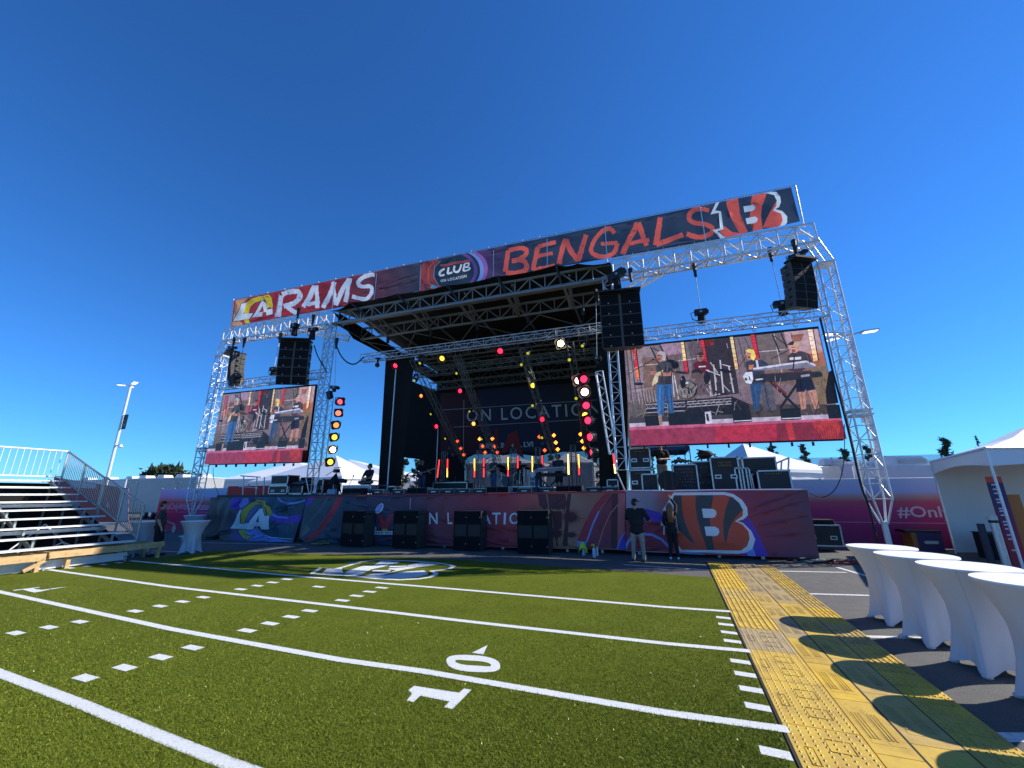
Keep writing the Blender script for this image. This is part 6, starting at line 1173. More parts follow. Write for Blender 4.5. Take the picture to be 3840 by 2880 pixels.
# ---------------------------------------------------------------- subwoofers on the asphalt
for k, (xl_, xm, xr_, yb, nm) in enumerate(((1270, 1316, 1366, 2051, 'first'), (1465, 1513, 1566, 2058, 'second'), (1695, 1749, 1806, 2066, 'third'), (1937, 1994, 2062, 2078, 'fourth'))):
    a, c_ = aZ(None, xl_, yb), aZ(None, xr_, yb + 2); Yf = (a.y + c_.y) / 2 - .02; h = aY(None, (xl_ + xr_) / 2, 1916 - 1.5 * (k == 3), Yf).z; ang = .10
    for s in range(2):
        w = (c_.x - a.x) / 2; cx = a.x + w * (s + .5); dep = .62; o = V((cx, Yf, 0))
        t = thing('subwoofer', 'black subwoofer cabinet on end, %s half of the %s pair from the left' % (('left', 'right')[s], nm), 'subwoofer', o, 0, 'subwoofers in front of the stage'); hw = w / 2 - .006
        m = MB(); m.bbox((cx - hw, Yf + .02, .03), (cx + hw, Yf + dep, h)); m.bbox((cx - hw, Yf, .03), (cx - hw + .022, Yf + .02, h)); m.bbox((cx + hw - .022, Yf, .03), (cx + hw, Yf + .02, h))
        for z in (.03, h * .345, h * .655, h - .022): m.bbox((cx - hw + .022, Yf, z), (cx + hw - .022, Yf + .02, z + .022))
        cb = sub_box(m, t) if False else m.build('cabinet', [M('sub_sunlit', (.060, .056, .047), .6, var=.3, vs=6), M('sub_front', (.010, .010, .011), .7, spec=.25)], t)  # sides lighter than the front: sun sheen put into their colour
        for pl in cb.data.polygons: pl.material_index = 1 if pl.normal.y < -.5 or pl.center.y + t.location.y < Yf + .021 else 0
        for z0, z1 in ((.055, h * .34), (h * .68, h - .03)): MB().bbox((cx - hw + .026, Yf + .004, z0), (cx + hw - .026, Yf + .016, z1)).build('grille', GRILLE, t)
        m = MB(); m.add([V((cx - hw + .02, Yf + .016, h * .37)), V((cx + hw - .02, Yf + .016, h * .37)), V((cx + hw - .02, Yf + .35, h * .44)), V((cx - hw + .02, Yf + .35, h * .44))], [(0, 1, 2, 3)]); m.bbox((cx - hw + .024, Yf + .0195, h * .37), (cx + hw - .024, Yf + .0205, h * .65)); m.build('port', MATTE, t)
        for z in (h * .18, h * .84): MB().box((cx + hw * .86, Yf - .002, z), (.035, .01, .035)).build('badge', M('sub_badge', (.30, .29, .27), .5), t)
        m = MB(); m.cyl((cx - hw + .1, Yf + .1, .03), (cx - hw + .1, Yf + .1, 0), .02, n=8); m.cyl((cx + hw - .1, Yf + .1, .03), (cx + hw - .1, Yf + .1, 0), .02, n=8); m.cyl((cx, Yf + dep - .1, .03), (cx, Yf + dep - .1, 0), .02, n=8); m.build('foot', RUBBER, t)
        if s == 1: MB().bbox((cx + hw, Yf + .1, h * .88), (cx + hw + .004, Yf + dep - .1, h * .92)).build('handle', MATTE, t)
# ---------------------------------------------------------------- people
SKIN = M('skin', (.42, .24, .17), .5); SKIN2 = M('skin_tan', (.34, .19, .13), .5)
def cloth(n, c): return M('cloth_' + n, c, .85, bump=.4, bs=60, var=.15, vs=14)
BODIES = []
def person(label, loc, rz, h=1.78, J=None, shirt=None, pants=None, skin=SKIN, shoes=None, sleeve=.6, shorts=False, fat=1., hair=('short', (.03, .02, .015)), hy=0., tilt=0., cap=None, glasses=False, grp=None):
    j = dict(shL=(.185, 0, 1.43), elL=(.25, .03, 1.15), wrL=(.26, -.06, .91), shR=(-.185, 0, 1.43), elR=(-.25, .03, 1.15), wrR=(-.26, -.06, .91), hipL=(.09, 0, .92), knL=(.105, -.02, .50), anL=(.11, .02, .085), hipR=(-.09, 0, .92), knR=(-.105, -.02, .50), anR=(-.11, .02, .085), toL=None, toR=None, head=(0, -.01, 1.655), dz=0., lean=0.)
    j.update(J or {}); s = h / 1.78; dz = j['dz']
    j = {k: (V(v) if isinstance(v, tuple) else v) for k, v in j.items()}; ln = j['lean']
    shoes = shoes or RUBBER; mats = [shirt, pants, skin, shoes]; P = []
    def cap_(p, q, r0, r1, m): P.append(('c', V(p), V(q), r0, r1, m))
    def el(c, r, m): P.append(('e', V(c), V(r), 0, 0, m))
    up = V((0, ln, 0)); o = V((0, 0, dz))
    el(V((0, .0, 1.27)) + o + up * .8, (.185 * fat, .125 * fat, .21), 0); el(V((0, -.012 * fat, 1.08)) + o + up * .4, (.165 * fat ** 1.4, .125 * fat ** 1.6, .18), 0); el(V((0, .01, .93)) + o, (.17 * fat, .125 * fat, .12), 1 if not j.get('hem') else 0)
    if j.get('hem'): el(V((0, .01, .86)) + o, (.18 * fat, .135 * fat, .11), 0)
    cap_(j['shL'] + V((-.02, 0, .0)), j['shR'] + V((.02, 0, .0)), .075, .075, 0); hd = j['head']; cap_(V((0, .005, 1.45)) + o + up, hd + V((0, .01, -.09)), .062, .055, 2)
    for sd in 'LR':
        sh, e, w = j['sh' + sd], j['el' + sd], j['wr' + sd]; k = sleeve
        if k <= 1: m = sh.lerp(e, k); cap_(sh, m, .072, .064, 0); cap_(m, e, .050, .044, 2); cap_(e, w, .044, .030, 2)
        else: cap_(sh, e, .068, .055, 0); cap_(e, e.lerp(w, .93), .052, .040, 0); cap_(e.lerp(w, .9), w, .03, .028, 2)
        d = (w - e).normalized(); a = d.cross(V((0, 1, .2))).normalized(); b = a.cross(d); el(w + d * .055, (.036, .036, .036), 2); cap_(w, w + d * .085, .030, .034, 2)
        for i, L in enumerate((.072, .085, .080, .062)): f0 = w + d * .085 + a * (.033 - .022 * i); f1 = f0 + d * L * .55 + b * .006; cap_(f0, f1, .0115, .0105, 2); cap_(f1, f1 + d * L * .4 + b * .03, .0105, .009, 2)
        t0 = w + d * .03 + a * .03; t1 = t0 + d * .035 + a * .035; cap_(t0, t1, .014, .012, 2); cap_(t1, t1 + d * .03 + b * .012, .012, .010, 2)
        hp, kn, an = j['hip' + sd] + o, j['kn' + sd], j['an' + sd]
        if shorts: m = hp.lerp(kn, .92); cap_(hp, m, .108 * fat ** .6, .092, 1); cap_(m, kn, .062, .056, 2); cap_(kn, kn.lerp(an, .35), .056, .058, 2); cap_(kn.lerp(an, .35), an, .058, .038, 2)
        else: cap_(hp, kn, .105 * fat ** .5, .072, 1); cap_(kn, an + (kn - an) * .05, .068, .056, 1)
        to = j['to' + sd] or an + V((0, -.15, -.045)); cap_(an + V((0, .03, -.045)), to, .042, .036, 3)
    Rz = Matrix.Rotation(hy, 3, 'Z') @ Matrix.Rotation(tilt, 3, 'X'); H = lambda x, y, z: hd + Rz @ V((x, y, z))
    el(hd + V((0, .012, .02)), (.079, .096, .098), 2); cap_(H(0, -.035, -.02), H(0, -.045, -.072), .062, .046, 2); cap_(H(0, -.095, .012), H(0, -.112, -.022), .012, .017, 2)
    for k in (-1, 1): cap_(H(k * .078, .012, .012), H(k * .080, .016, -.026), .016, .011, 2)
    cap_(H(-.022, -.092, -.056), H(.022, -.092, -.056), .010, .010, 2)
    t = thing('person', label, 'person', loc, rz, grp)
    b = MB()
    for p in P:
        if p[0] == 'c': b.ell(p[1], p[3], 10, 7); b.ell(p[2], p[4], 10, 7); b.cyl(p[1], p[2], p[3], p[4], 10)
        else: b.ell(p[1], p[2], 14, 10)
    me = D.meshes.new('body'); me.from_pydata([v * s for v in b.v], [], b.f); o_ = D.objects.new('body', me); COL.objects.link(o_); o_.parent = t
    md = o_.modifiers.new('r', 'REMESH'); md.mode = 'VOXEL'; md.voxel_size = .0125; ms = o_.modifiers.new('s', 'SMOOTH'); ms.factor = .5; ms.iterations = 2
    BODIES.append((o_, P, mats, s))
    def loc_part(name, bld, mat, smooth=True):
        me = D.meshes.new(name); me.from_pydata([v * s for v in bld.v], [], bld.f); me.materials.append(mat); me.polygons.foreach_set('use_smooth', [smooth] * len(me.polygons)); q = D.objects.new(name, me); COL.objects.link(q); q.parent = t; return q
    if hair:
        m = MB(); st, hc = hair; hm = M('hair_%d_%d' % (hc[0] * 100, hc[1] * 100), hc, .55, bump=.6, bs=120)
        if st != 'none':
            m.ell(H(0, .022, .036), (.086, .098, .090), 14, 10); m.ell(H(0, .045, -.005), (.082, .075, .085), 12, 8)
            if st == 'long':
                for i in range(13):
                    a = -1.35 + 2.7 * i / 12; x, y = .082 * math.sin(a), .045 + .06 * math.cos(a); m.tube([H(x, y, .03), H(x * 1.12, y + .015, -.10), H(x * 1.05 - .01, y + .01, -.24), hd + V((x * .8 - .02, .105 + .03 * math.cos(a), -.40 - .05 * (i % 3)))], .026, 6)
            loc_part('hair', m, hm)
    if cap:
        m = MB(); m.ell(H(0, .014, .055), (.091, .104, .078), 14, 9); m.add([H(x, y, z) for x, y, z in ((-.075, -.075, .052), (0, -.10, .058), (.075, -.075, .052), (.062, -.155, .036), (0, -.178, .034), (-.062, -.155, .036), (-.075, -.075, .040), (0, -.10, .046), (.075, -.075, .040), (.062, -.155, .028), (0, -.178, .026), (-.062, -.155, .028))], [(0, 1, 4, 5), (1, 2, 3, 4), (6, 11, 10, 7), (7, 10, 9, 8), (5, 4, 10, 11), (4, 3, 9, 10)]); loc_part('cap', m, cap)
    m = MB()
    for k in (-1, 1): m.ell(H(k * .03, -.086, .012), (.011, .008, .007), 8, 5)
    loc_part('eyes', m, MATTE)
    if glasses:
        m = MB()
        for k in (-1, 1): m.ell(H(k * .032, -.094, .010), (.024, .006, .017), 10, 6); m.cyl(H(k * .058, -.085, .014), H(k * .082, .01, .014), .004, n=5)
        m.cyl(H(-.012, -.10, .014), H(.012, -.10, .014), .004, n=5); loc_part('glasses', m, MATTE)
    return t, (lambda x, y, z: t.location + Matrix.Rotation(rz, 3, 'Z') @ (V((x, y, z)) * s)), loc_part
def finish_bodies():
    dg = bpy.context.evaluated_depsgraph_get()
    for o, P, mats, s in BODIES:
        me = D.meshes.new_from_object(o.evaluated_get(dg)); me.name = 'body'; o.modifiers.clear(); o.data = me
        for m in mats: me.materials.append(m)
        n = len(me.polygons); c = np.zeros(n * 3, np.float32); me.polygons.foreach_get('center', c); c = c.reshape(-1, 3) / s; best = np.full(n, 1e9); idx = np.zeros(n, np.int32)
        for k, p, q, r0, r1, m in P:
            if k == 'c':
                a, b = np.array(p), np.array(q); d = b - a; t = np.clip(((c - a) @ d) / max(1e-9, d @ d), 0, 1); dist = np.linalg.norm(c - a - t[:, None] * d, axis=1) - (r0 + (r1 - r0) * t)
            else: r = np.array(q); dist = (np.linalg.norm((c - np.array(p)) / r, axis=1) - 1) * r.min()
            w = dist < best; best[w] = dist[w]; idx[w] = m
        me.polygons.foreach_set('material_index', idx); me.polygons.foreach_set('use_smooth', [True] * n); me.update()
BLK = cloth('black', (.010, .010, .012)); JEAN = cloth('denim', (.055, .10, .19)); KHAKI = cloth('khaki', (.33, .29, .23)); GREYT = cloth('charcoal', (.045, .047, .055)); MARO = cloth('maroon', (.14, .02, .035)); NAV = cloth('navy', (.035, .04, .07)); WSH = M('white_shoe', (.7, .7, .7), .5)
g0 = aZ(None, 2398, 2106)
person('heavyset man from behind, black shirt, khaki trousers and black cap, facing the skirt', (g0.x, g0.y, 0), math.pi - .15, 1.80, dict(shL=(.215, 0, 1.43), shR=(-.215, 0, 1.43), elR=(-.36, -.10, 1.16), wrR=(-.12, -.26, 1.12), elL=(.30, -.06, 1.15), wrL=(.10, -.25, 1.10), knL=(.13, -.01, .5), anL=(.15, .02, .085), knR=(-.13, -.01, .5), anR=(-.15, .02, .085), hem=True), BLK, KHAKI, sleeve=.85, fat=1.22, hy=-.5, hair=('short', (.02, .015, .012)), cap=M('black_cap', (.012, .012, .014), .8))
g1 = aZ(None, 2530, 2098)
t, W, LP = person('woman in black with long reddish hair reaching up to the deck edge', (g1.x, g1.y, 0), math.pi - .1, 1.66, dict(shL=(.16, 0, 1.43), shR=(-.165, -.02, 1.45), elR=(-.20, -.16, 1.68), wrR=(-.06, -.24, 1.90), elL=(.24, .0, 1.18), wrL=(.20, -.16, 1.03), knL=(.08, -.01, .5), knR=(-.09, -.03, .5), anR=(-.12, -.02, .085), hem=True), BLK, BLK, sleeve=1.5, fat=.92, hair=('long', (.27, .11, .045)), shoes=WSH)
p = thing('paper_sheets', 'white folded paper held at the woman\'s side', 'paper', W(.235, -.17, .95)); m = MB(); m.obox(W(.25, -.17, .92), (.02, 0, 0), (0, .06, .0), (.02, 0, .16)).obox(W(.27, -.16, 1.15), (.05, 0, .02), (0, .04, .0), (.02, 0, .1)); m.build('sheets', M('paper_white', (.7, .7, .72), .7), p)
gl = aZ(None, 575, 2086)
t, W, LP = person('man in dark grey shirt and black shorts standing by the left white tables', (gl.x, gl.y, 0), 2.45, 1.80, dict(wrL=(.24, -.26, 1.02), elL=(.25, -.02, 1.13), wrR=(-.27, -.08, .92), anL=(.12, -.12, .085), knL=(.11, -.1, .5), anR=(-.11, .12, .085)), GREYT, BLK, sleeve=.75, shorts=True, fat=1.12, glasses=True, hair=('short', (.02, .016, .014)))
q = W(.24, -.34, .95); p = thing('drinks_bag', 'clear bag hanging from the hand of the man by the tables', 'bag', q); m = MB(); m.ell(q + V((.03, 0, -.13)), (.07, .06, .13), 10, 8).cyl(q + V((.03, 0, 0)), q, .015, .02, 8); m.build('bag', M('clear_plastic', (.5, .56, .62), .15, alpha=.55), p, smooth=True)
YPL = 19.4
def onstage(c, x, Y, y=1848): q = aY(c, x, 640, Y); return (q.x, Y, ZD)
def guitar(label, W, a, b, colr, name='electric_guitar'):
    """a: body centre, b: head end, in the player's own frame"""
    A_, B_ = W(*a), W(*b); d = (B_ - A_).normalized(); n = (W(0, -1, 0) - W(0, 0, 0)).normalized(); s = d.cross(n).normalized(); t = thing(name, label, 'guitar', A_)
    pr = [(-.20, .02), (-.19, .13), (-.10, .16), (-.02, .105), (.06, .13), (.15, .15), (.11, .07), (.09, 0), (.11, -.06), (.16, -.13), (.06, -.12), (-.02, -.10), (-.10, -.15), (-.18, -.13)]
    m = MB().prism([A_ + d * u + s * v + n * .022 for u, v in pr], -n * .044); bd = recalc(m.build('body', colr, t)); m = MB(); m.obox(A_ + d * .02 + n * .026, d * .07, s * .05, n * .003); m.build('pickguard', WHITE, bd)
    L = (B_ - A_).length; m = MB(); m.obox(A_ + d * (.08 + (L - .2) / 2) + n * .02, d * (L - .2) / 2, s * .025, n * .012); m.build('neck', M('maple', (.42, .27, .13), .4), t); m = MB(); m.obox(B_ - d * .06 + n * .02 + s * .01, d * .08, s * .04, n * .01); m.build('headstock', M('maple'), t); return t
t, W, LP = person('man in black shirt and jeans playing a red guitar at stage left', onstage(cG, 636, YPL), .35, 1.78, dict(elL=(.33, -.04, 1.18), wrL=(.42, -.22, 1.12), elR=(-.28, .02, 1.15), wrR=(-.06, -.22, 1.02), anL=(.15, .02, .085), anR=(-.15, .02, .085)), BLK, JEAN, hy=.3, hair=('short', (.05, .04, .035)))
guitar('red electric guitar held by the man in black', W, (-.06, -.2, 1.04), (.80, -.24, 1.34), M('guitar_red', (.22, .03, .05), .25))
t, W, LP = person('grey haired singer in charcoal shirt and jeans playing a cream guitar', onstage(cG, 1385, YPL), -.55, 1.80, dict(elR=(-.30, -.06, 1.17), wrR=(-.30, -.28, 1.22), elL=(.28, .0, 1.16), wrL=(.10, -.22, 1.10), anL=(.14, .02, .085), anR=(-.15, .02, .085)), GREYT, JEAN, hy=-.7, hair=('short', (.42, .41, .40)), fat=1.05)
guitar('cream electric guitar held low by the grey haired singer', W, (-.10, -.2, 1.00), (-.42, -.26, 1.50) if False else (.52, -.26, 1.30), M('guitar_cream', (.55, .48, .34), .3))
t, W, LP = person('drummer in maroon shirt and dark glasses behind the kit', (DRM.x, DRM.y, DRM.z), .1, 1.76, dict(dz=-.40, shL=(.185, 0, 1.03), shR=(-.185, 0, 1.03), elL=(.27, -.08, .80), wrL=(.20, -.32, .82), elR=(-.27, -.08, .80), wrR=(-.15, -.34, .86), head=(0, -.01, 1.255), knL=(.22, -.38, .46), anL=(.22, -.36, .085), knR=(-.22, -.38, .46), anR=(-.22, -.36, .085)), MARO, BLK, glasses=True, hair=('short', (.06, .045, .04)))
t, W, LP = person('blonde bassist in navy shirt and jeans', onstage(cG, 1852, YPL + .4), .1, 1.68, dict(elR=(-.27, -.02, 1.15), wrR=(-.12, -.2, 1.0), elL=(.28, -.04, 1.18), wrL=(.38, -.2, 1.2)), NAV, JEAN, fat=.92, hair=('long', (.62, .43, .16)))
guitar('white bass guitar held by the blonde bassist', W, (-.20, -.19, .98), (.72, -.24, 1.36), M('bass_white', (.7, .7, .7), .25), 'bass_guitar')
t, W, LP = person('man in cap and music shirt standing at the keyboards', onstage(cG, 2068, YPL + .1), -.25, 1.82, dict(elL=(.27, -.10, 1.14), wrL=(.16, -.36, 1.08), elR=(-.27, -.10, 1.14), wrR=(-.2, -.36, 1.08)), cloth('plum', (.06, .035, .04)), NAV, shorts=True, fat=1.12, hy=-.6, hair=('short', (.05, .04, .03)), cap=M('tan_cap', (.16, .11, .07), .8))
ps = aY(cK, 1880, 830, 15.9); zs = zsil - .80
t, W, LP = person('man in black sitting cross legged on the silver case', (ps.x, 15.95, zs), -.1, 1.76, dict(elL=(.28, -.14, 1.13), wrL=(-.02, -.28, 1.06), elR=(-.28, -.14, 1.13), wrR=(.02, -.30, 1.10), knL=(.38, -.20, .93), anL=(-.06, -.34, .88), knR=(-.38, -.20, .93), anR=(.06, -.36, .88), toL=(-.2, -.34, .87), toR=(.2, -.36, .87)), BLK, cloth('grey_trousers', (.10, .085, .075)), skin=SKIN2, hy=-.5, hair=('short', (.03, .02, .02)), cap=M('dark_red_cap', (.07, .02, .02), .8))
pt = aY(cC, 530, 640, YQ + 1.0)
t, W, LP = person('stagehand in black shirt and khaki shorts with folded arms at the right wing', (pt.x, YQ + 1., ZD), .15, 1.84, dict(elL=(.27, -.08, 1.15), wrL=(-.02, -.24, 1.14), elR=(-.36, .0, 1.19), wrR=(-.42, -.2, 1.10)), BLK, KHAKI, shorts=True, fat=1.12, hair=('short', (.05, .04, .03)), hy=-.2)
# ---------------------------------------------------------------- cocktail tables
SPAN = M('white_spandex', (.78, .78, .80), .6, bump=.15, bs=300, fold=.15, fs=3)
def cocktail(sd=0):
    rr = random.Random(sd); ph = [rr.uniform(0, 6.28) for _ in range(6)]; lf = [1 + rr.uniform(-.10, .10) for _ in range(4)]
    t = thing('cocktail_table', '', 'cocktail table', (0, 0, 0)); R, Ht, n, m = .44, 1.08, 64, 26; vs = []; fs = []
    prof = [(0, .235), (.15, .225), (.3, .222), (.45, .232), (.6, .262), (.72, .300), (.82, .342), (.9, .385), (.96, .42), (1, .44)]
    for j in range(m + 1):
        t_ = j / m; r0 = np.interp(t_, [p[0] for p in prof], [p[1] for p in prof]); a = .12 * max(0, 1 - t_ / .62) ** 1.1
        for i in range(n):
            th = 2 * math.pi * i / n; c = .5 + .5 * math.cos(4 * (th - math.pi / 4)); lobe = c ** 2.6; hem = .085 * (1 - c) ** .6 * max(0, 1 - t_ * 4); q_ = int(((th % 6.2832)) // 1.5708); r = r0 + a * (lobe * 1.25 * lf[q_] - .22) + .006 * math.sin(7 * th + 3 * t_ + ph[0]) * (1 - t_) + .005 * math.sin(13 * th - 6 * t_ + ph[1]) * max(0, .75 - t_) - .010 * math.exp(-((th - 2.4 - .5 * math.sin(t_ * 2 + ph[2])) / .07) ** 2) * max(0, 1 - abs(t_ - .35) * 2)
            vs.append(V((r * math.cos(th), r * math.sin(th), Ht * t_ + hem + .006)))
    for j in range(m):
        for i in range(n): fs.append((j * n + i, j * n + (i + 1) % n, (j + 1) * n + (i + 1) % n, (j + 1) * n + i))
    b = MB(); b.add(vs, fs); b.build('cover', M('shaded_spandex', (.60, .59, .62), .65, fold=.15, fs=3), t, smooth=True)  # same cloth as the tabletop, its shade put into a darker lavender colour
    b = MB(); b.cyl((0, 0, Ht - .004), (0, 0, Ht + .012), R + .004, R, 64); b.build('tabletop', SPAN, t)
    b = MB()
    for k in range(4): a = math.pi / 4 + k * math.pi / 2; b.cyl((.31 * math.cos(a), .31 * math.sin(a), 0), (.31 * math.cos(a), .31 * math.sin(a), .03), .018, n=8)
    b.cyl((0, 0, .02), (0, 0, Ht - .02), .035, n=8); b.build('stand', STEEL, t)
    i0 = 40; b = MB(); b.tube([vs[j * n + i0] * 1.004 for j in range(m + 1)], .0045, 5); b.build('seam', M('seam_thread', (.54, .54, .57), .8), t)
    for k in range(4): a = math.pi / 4 + k * math.pi / 2; MB().ell((.325 * math.cos(a), .325 * math.sin(a), .02), (.05, .05, .03), 8, 5).build('foot_pocket', M('foot_pocket_cloth', (.55, .55, .58), .7), t)
    return t
TABN = [0]
def place(loc, rz, label, grp):
    TABN[0] += 1; r = cocktail(TABN[0]); r.location = loc; r.rotation_euler = (0, 0, rz); r['label'] = label; r['group'] = grp; return r
g_ = 'white cocktail tables right of the matting'
for k, (x, y, lab) in enumerate(((3.40, 8.50, 'white covered cocktail table farthest back of the right row'), (3.39, 7.55, 'white covered cocktail table second from the back of the right row'), (3.44, 6.62, 'white covered cocktail table second from the front, overlapping the frontmost one'), (3.46, 5.72, 'white covered cocktail table nearest the camera, cut by the photo\'s edge'), (3.47, 4.80, 'white covered cocktail table out of view, casting the lowest shadow'))):
    place((x, y, 0), .12 + .05 * math.sin(k * 2.1), lab, g_)
for x, y, z, lab in ((735, 1953, 1.09, 'white cocktail table in the shade, right of the man in shorts'), (552, 1956, 1.09, 'white cocktail table in the shade, half hidden behind the man in shorts')):
    q = aZ(None, x, y, z); place((q.x, q.y, 0), .4, lab, 'white cocktail tables by the bleachers')
q = aY(cL, 2090, 900, 14.4); place((q.x - .1, 14.2, 0), .2, 'shaded white cocktail table beside the left tower\'s foot', 'white cocktail tables by the bleachers')
# ---------------------------------------------------------------- bleachers
BLU_, BN0, BN1 = -16.45, -3.2, 8.5
bl = thing('bleachers', 'aluminium bleachers with railings at the left side of the field', 'bleachers', fld(-17.5, 5)); SEAT = M('bleacher_aluminium', (.74, .75, .73), .5, .1, var=.1, vs=5); GRN = M('bleacher_frame', (.36, .40, .38), .5, .5, var=.2, vs=6)
def fbar(u0, n0, z0, u1, n1, z1, w, h, name, mat, root=bl): return MB().bar(fld(u0, n0, z0), fld(u1, n1, z1), w, h).build(name, mat, root)
for k in range(9):
    u, z = BLU_ - .665 * k, .57 + .245 * k
    fbar(u, BN0, z, u, BN1, z, .25, .045, 'seat_plank', SEAT); fbar(u - .36, BN0, z - .02, u - .36, BN1 - .15, z - .02, .24, .035, 'foot_plank', SEAT)
    fbar(u - .12, BN0, z - .12, u - .12, BN1 - .1, z - .12, .02, .10, 'riser_plank', SEAT) if k in (2, 5) else None
    MB().bar(fld(u, BN1, z), fld(u, BN1 + .012, z), .255, .055).build('end_cap', GRN, bl)
for n in (8.25, 6.45, 4.65, 2.85, 1.05):
    b = MB(); b.bar(fld(BLU_ + .25, n, .12), fld(BLU_ - .665 * 8.4, n, .57 + .245 * 8.1), .06, .09); b.bar(fld(BLU_ + .3, n, .05), fld(BLU_ - 5.8, n, .05), .06, .06)
    for k in range(9):
        u, z = BLU_ - .665 * k, .57 + .245 * k; b.bar(fld(u, n, z - .30), fld(u, n, z - .02), .05, .05)
        if k % 2 == 0 and k: b.bar(fld(u, n, .05), fld(u, n, z - .2), .05, .05)
    b.build('support_frame', GRN, bl)
b = MB()
for n0, n1 in ((8.25, 6.45), (6.45, 4.65), (4.65, 2.85)):
    for u, z in ((BLU_ - 1.3, .6), (BLU_ - 2.6, 1.1)): b.bar(fld(u, n0, .1), fld(u, (n0 + n1) / 2, z), .035, .035); b.bar(fld(u, n1, .1), fld(u, (n0 + n1) / 2, z), .035, .035)
b.build('cross_brace', SEAT, bl)
MB().add([fld(-22.2, BN0, 0), fld(-22.2, 8.45, 0), fld(-22.2, 8.45, 2.45), fld(-22.2, BN0, 2.45)], [(0, 1, 2, 3)]).build('row_gap_shade', BLACK, bl); MB().add([fld(BLU_ - .3, 8.42, .05), fld(BLU_ - .1, 8.42, .4), fld(BLU_ - .665 * 8, 8.42, 2.3), fld(-22.2, 8.42, 2.45), fld(-22.2, 8.42, .05)], [(0, 1, 2, 3, 4)]).build('end_sheet', BLACK, bl); fbar(BLU_ + .22, BN0, .16, BLU_ + .22, 8.3, .16, .05, .22, 'kick_board', SEAT)  # black sheet at the back added to darken the gaps between rows
RL = [((-22.1, 3.68), (-19.15, 2.60)), ((-19.05, 2.62), (-16.48, 1.66))]
for (u0, z0), (u1, z1) in RL:
    MB().cyl(fld(u0, BN1 + .1, z0), fld(u1, BN1 + .1, z1), .03, n=8).build('top_rail', GRN, bl); MB().cyl(fld(u0, BN1 + .1, z0 - 1.0), fld(u1, BN1 + .1, z1 - 1.0), .024, n=8).build('bottom_rail', GRN, bl)
    for i in range(25): t_ = i / 24; u, z = u0 + (u1 - u0) * t_, z0 + (z1 - z0) * t_; th = i in (0, 24, 12); strut(bl, 'post' if th else 'baluster', fld(u, BN1 + .1, z - (1.0 if not th else 1.6)), fld(u, BN1 + .1, z), .03 if th else .011, GRN)
MB().cyl(fld(-22.1, BN0, 3.68), fld(-22.1, BN1 + .1, 3.68), .03, n=8).build('top_rail', SEAT, bl); MB().cyl(fld(-22.1, BN0, 2.7), fld(-22.1, BN1 + .1, 2.7), .024, n=8).build('bottom_rail', SEAT, bl)
for i in range(60):
    n = BN1 + .1 - i * .17
    if n > BN0: strut(bl, 'baluster' if i % 11 else 'post', fld(-22.1, n, 2.7 if i % 11 else 2.0), fld(-22.1, n, 3.68), .012 if i % 11 else .03, SEAT)
PINE = M('raw_pine', (.58, .38, .17), .65, var=.22, vs=9, bump=.2, bs=60)
wd = thing('wooden_platform', 'unfinished raw timber joist platform along the bleachers\' foot', 'platform', fld(-16.5, 5))
for n0, n1, dz in ((-3, 6.35, .0), (6.4, 9.15, .03)):
    for u in (-15.98, -16.86): fbar(u, n0, .40 + dz, u, n1, .40 + dz, .045, .15, 'beam', PINE, wd)
    fbar(-15.93, n0, .35 + dz, -15.93, n1 - .1, .35 + dz, .04, .09, 'ledger', PINE, wd)
    n = n0 + .05
    while n < n1: fbar(-15.99, n, .41 + dz, -16.85, n, .41 + dz, .04, .12, 'joist', PINE, wd); n += .61
    for n in np.arange(n1 - .1, n0, -2.2): fbar(-16.05, n, 0, -16.05, n, .40, .09, .09, 'leg', PINE, wd); fbar(-16.8, n, 0, -16.8, n, .40, .09, .09, 'leg', PINE, wd)
fbar(-16.0, 6.0, .08, -16.0, 6.5, .38, .04, .09, 'brace', PINE, wd)
# ---------------------------------------------------------------- fence banners
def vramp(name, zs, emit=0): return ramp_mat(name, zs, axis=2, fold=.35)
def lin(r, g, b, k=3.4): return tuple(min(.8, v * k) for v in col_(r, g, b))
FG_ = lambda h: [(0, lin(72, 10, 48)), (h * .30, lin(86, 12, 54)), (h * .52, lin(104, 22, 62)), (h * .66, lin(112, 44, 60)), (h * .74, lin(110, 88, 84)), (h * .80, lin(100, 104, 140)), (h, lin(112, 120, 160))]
yf = 19.2; zt = 2.44; fr = thing('fence_banner', 'magenta fence banner starting #Onl behind the right tower', 'banner fence', (8, yf, 0))
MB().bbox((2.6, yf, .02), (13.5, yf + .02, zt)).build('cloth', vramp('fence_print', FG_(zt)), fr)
A = Art(fr, yf); o_, x_, z_ = aY(cM, 975, 1040, yf), aY(cM, 1410, 1040, yf), aY(cM, 975, 925, yf)
vs_, fs_ = text_mesh('#Onl', .01); vf_, ff_ = text_mesh('#OnlyWithOnLocation', .01); k = (max(v.x for v in vf_) - min(v.x for v in vf_)) / (max(v.x for v in vs_) - min(v.x for v in vs_))
b = MB(); text_on(b, '#OnlyWithOnLocation', V((o_.x, yf - .004, o_.z - .06)), V(((x_.x - o_.x) * k, 0, 0)), V((0, 0, (z_.z - o_.z) * 1.22)), bold=.012); b.build('lettering', M('fence_white', (.55, .52, .62), .6), fr)
zl = aY(cM, 1000, 1085, yf).z; MB().bbox((4.2, yf - .006, zl), (13.4, yf - .002, zl + .03)).build('print_line', M('fence_line', (.45, .2, .32), .6), fr)
b = MB()
for x in np.arange(2.6, 13.6, 1.83): b.cyl((x, yf + .05, 0), (x, yf + .05, zt + .05), .03, n=8)
b.cyl((2.6, yf + .05, zt), (13.5, yf + .05, zt), .02, n=6); b.build('fence_frame', STEEL, fr)
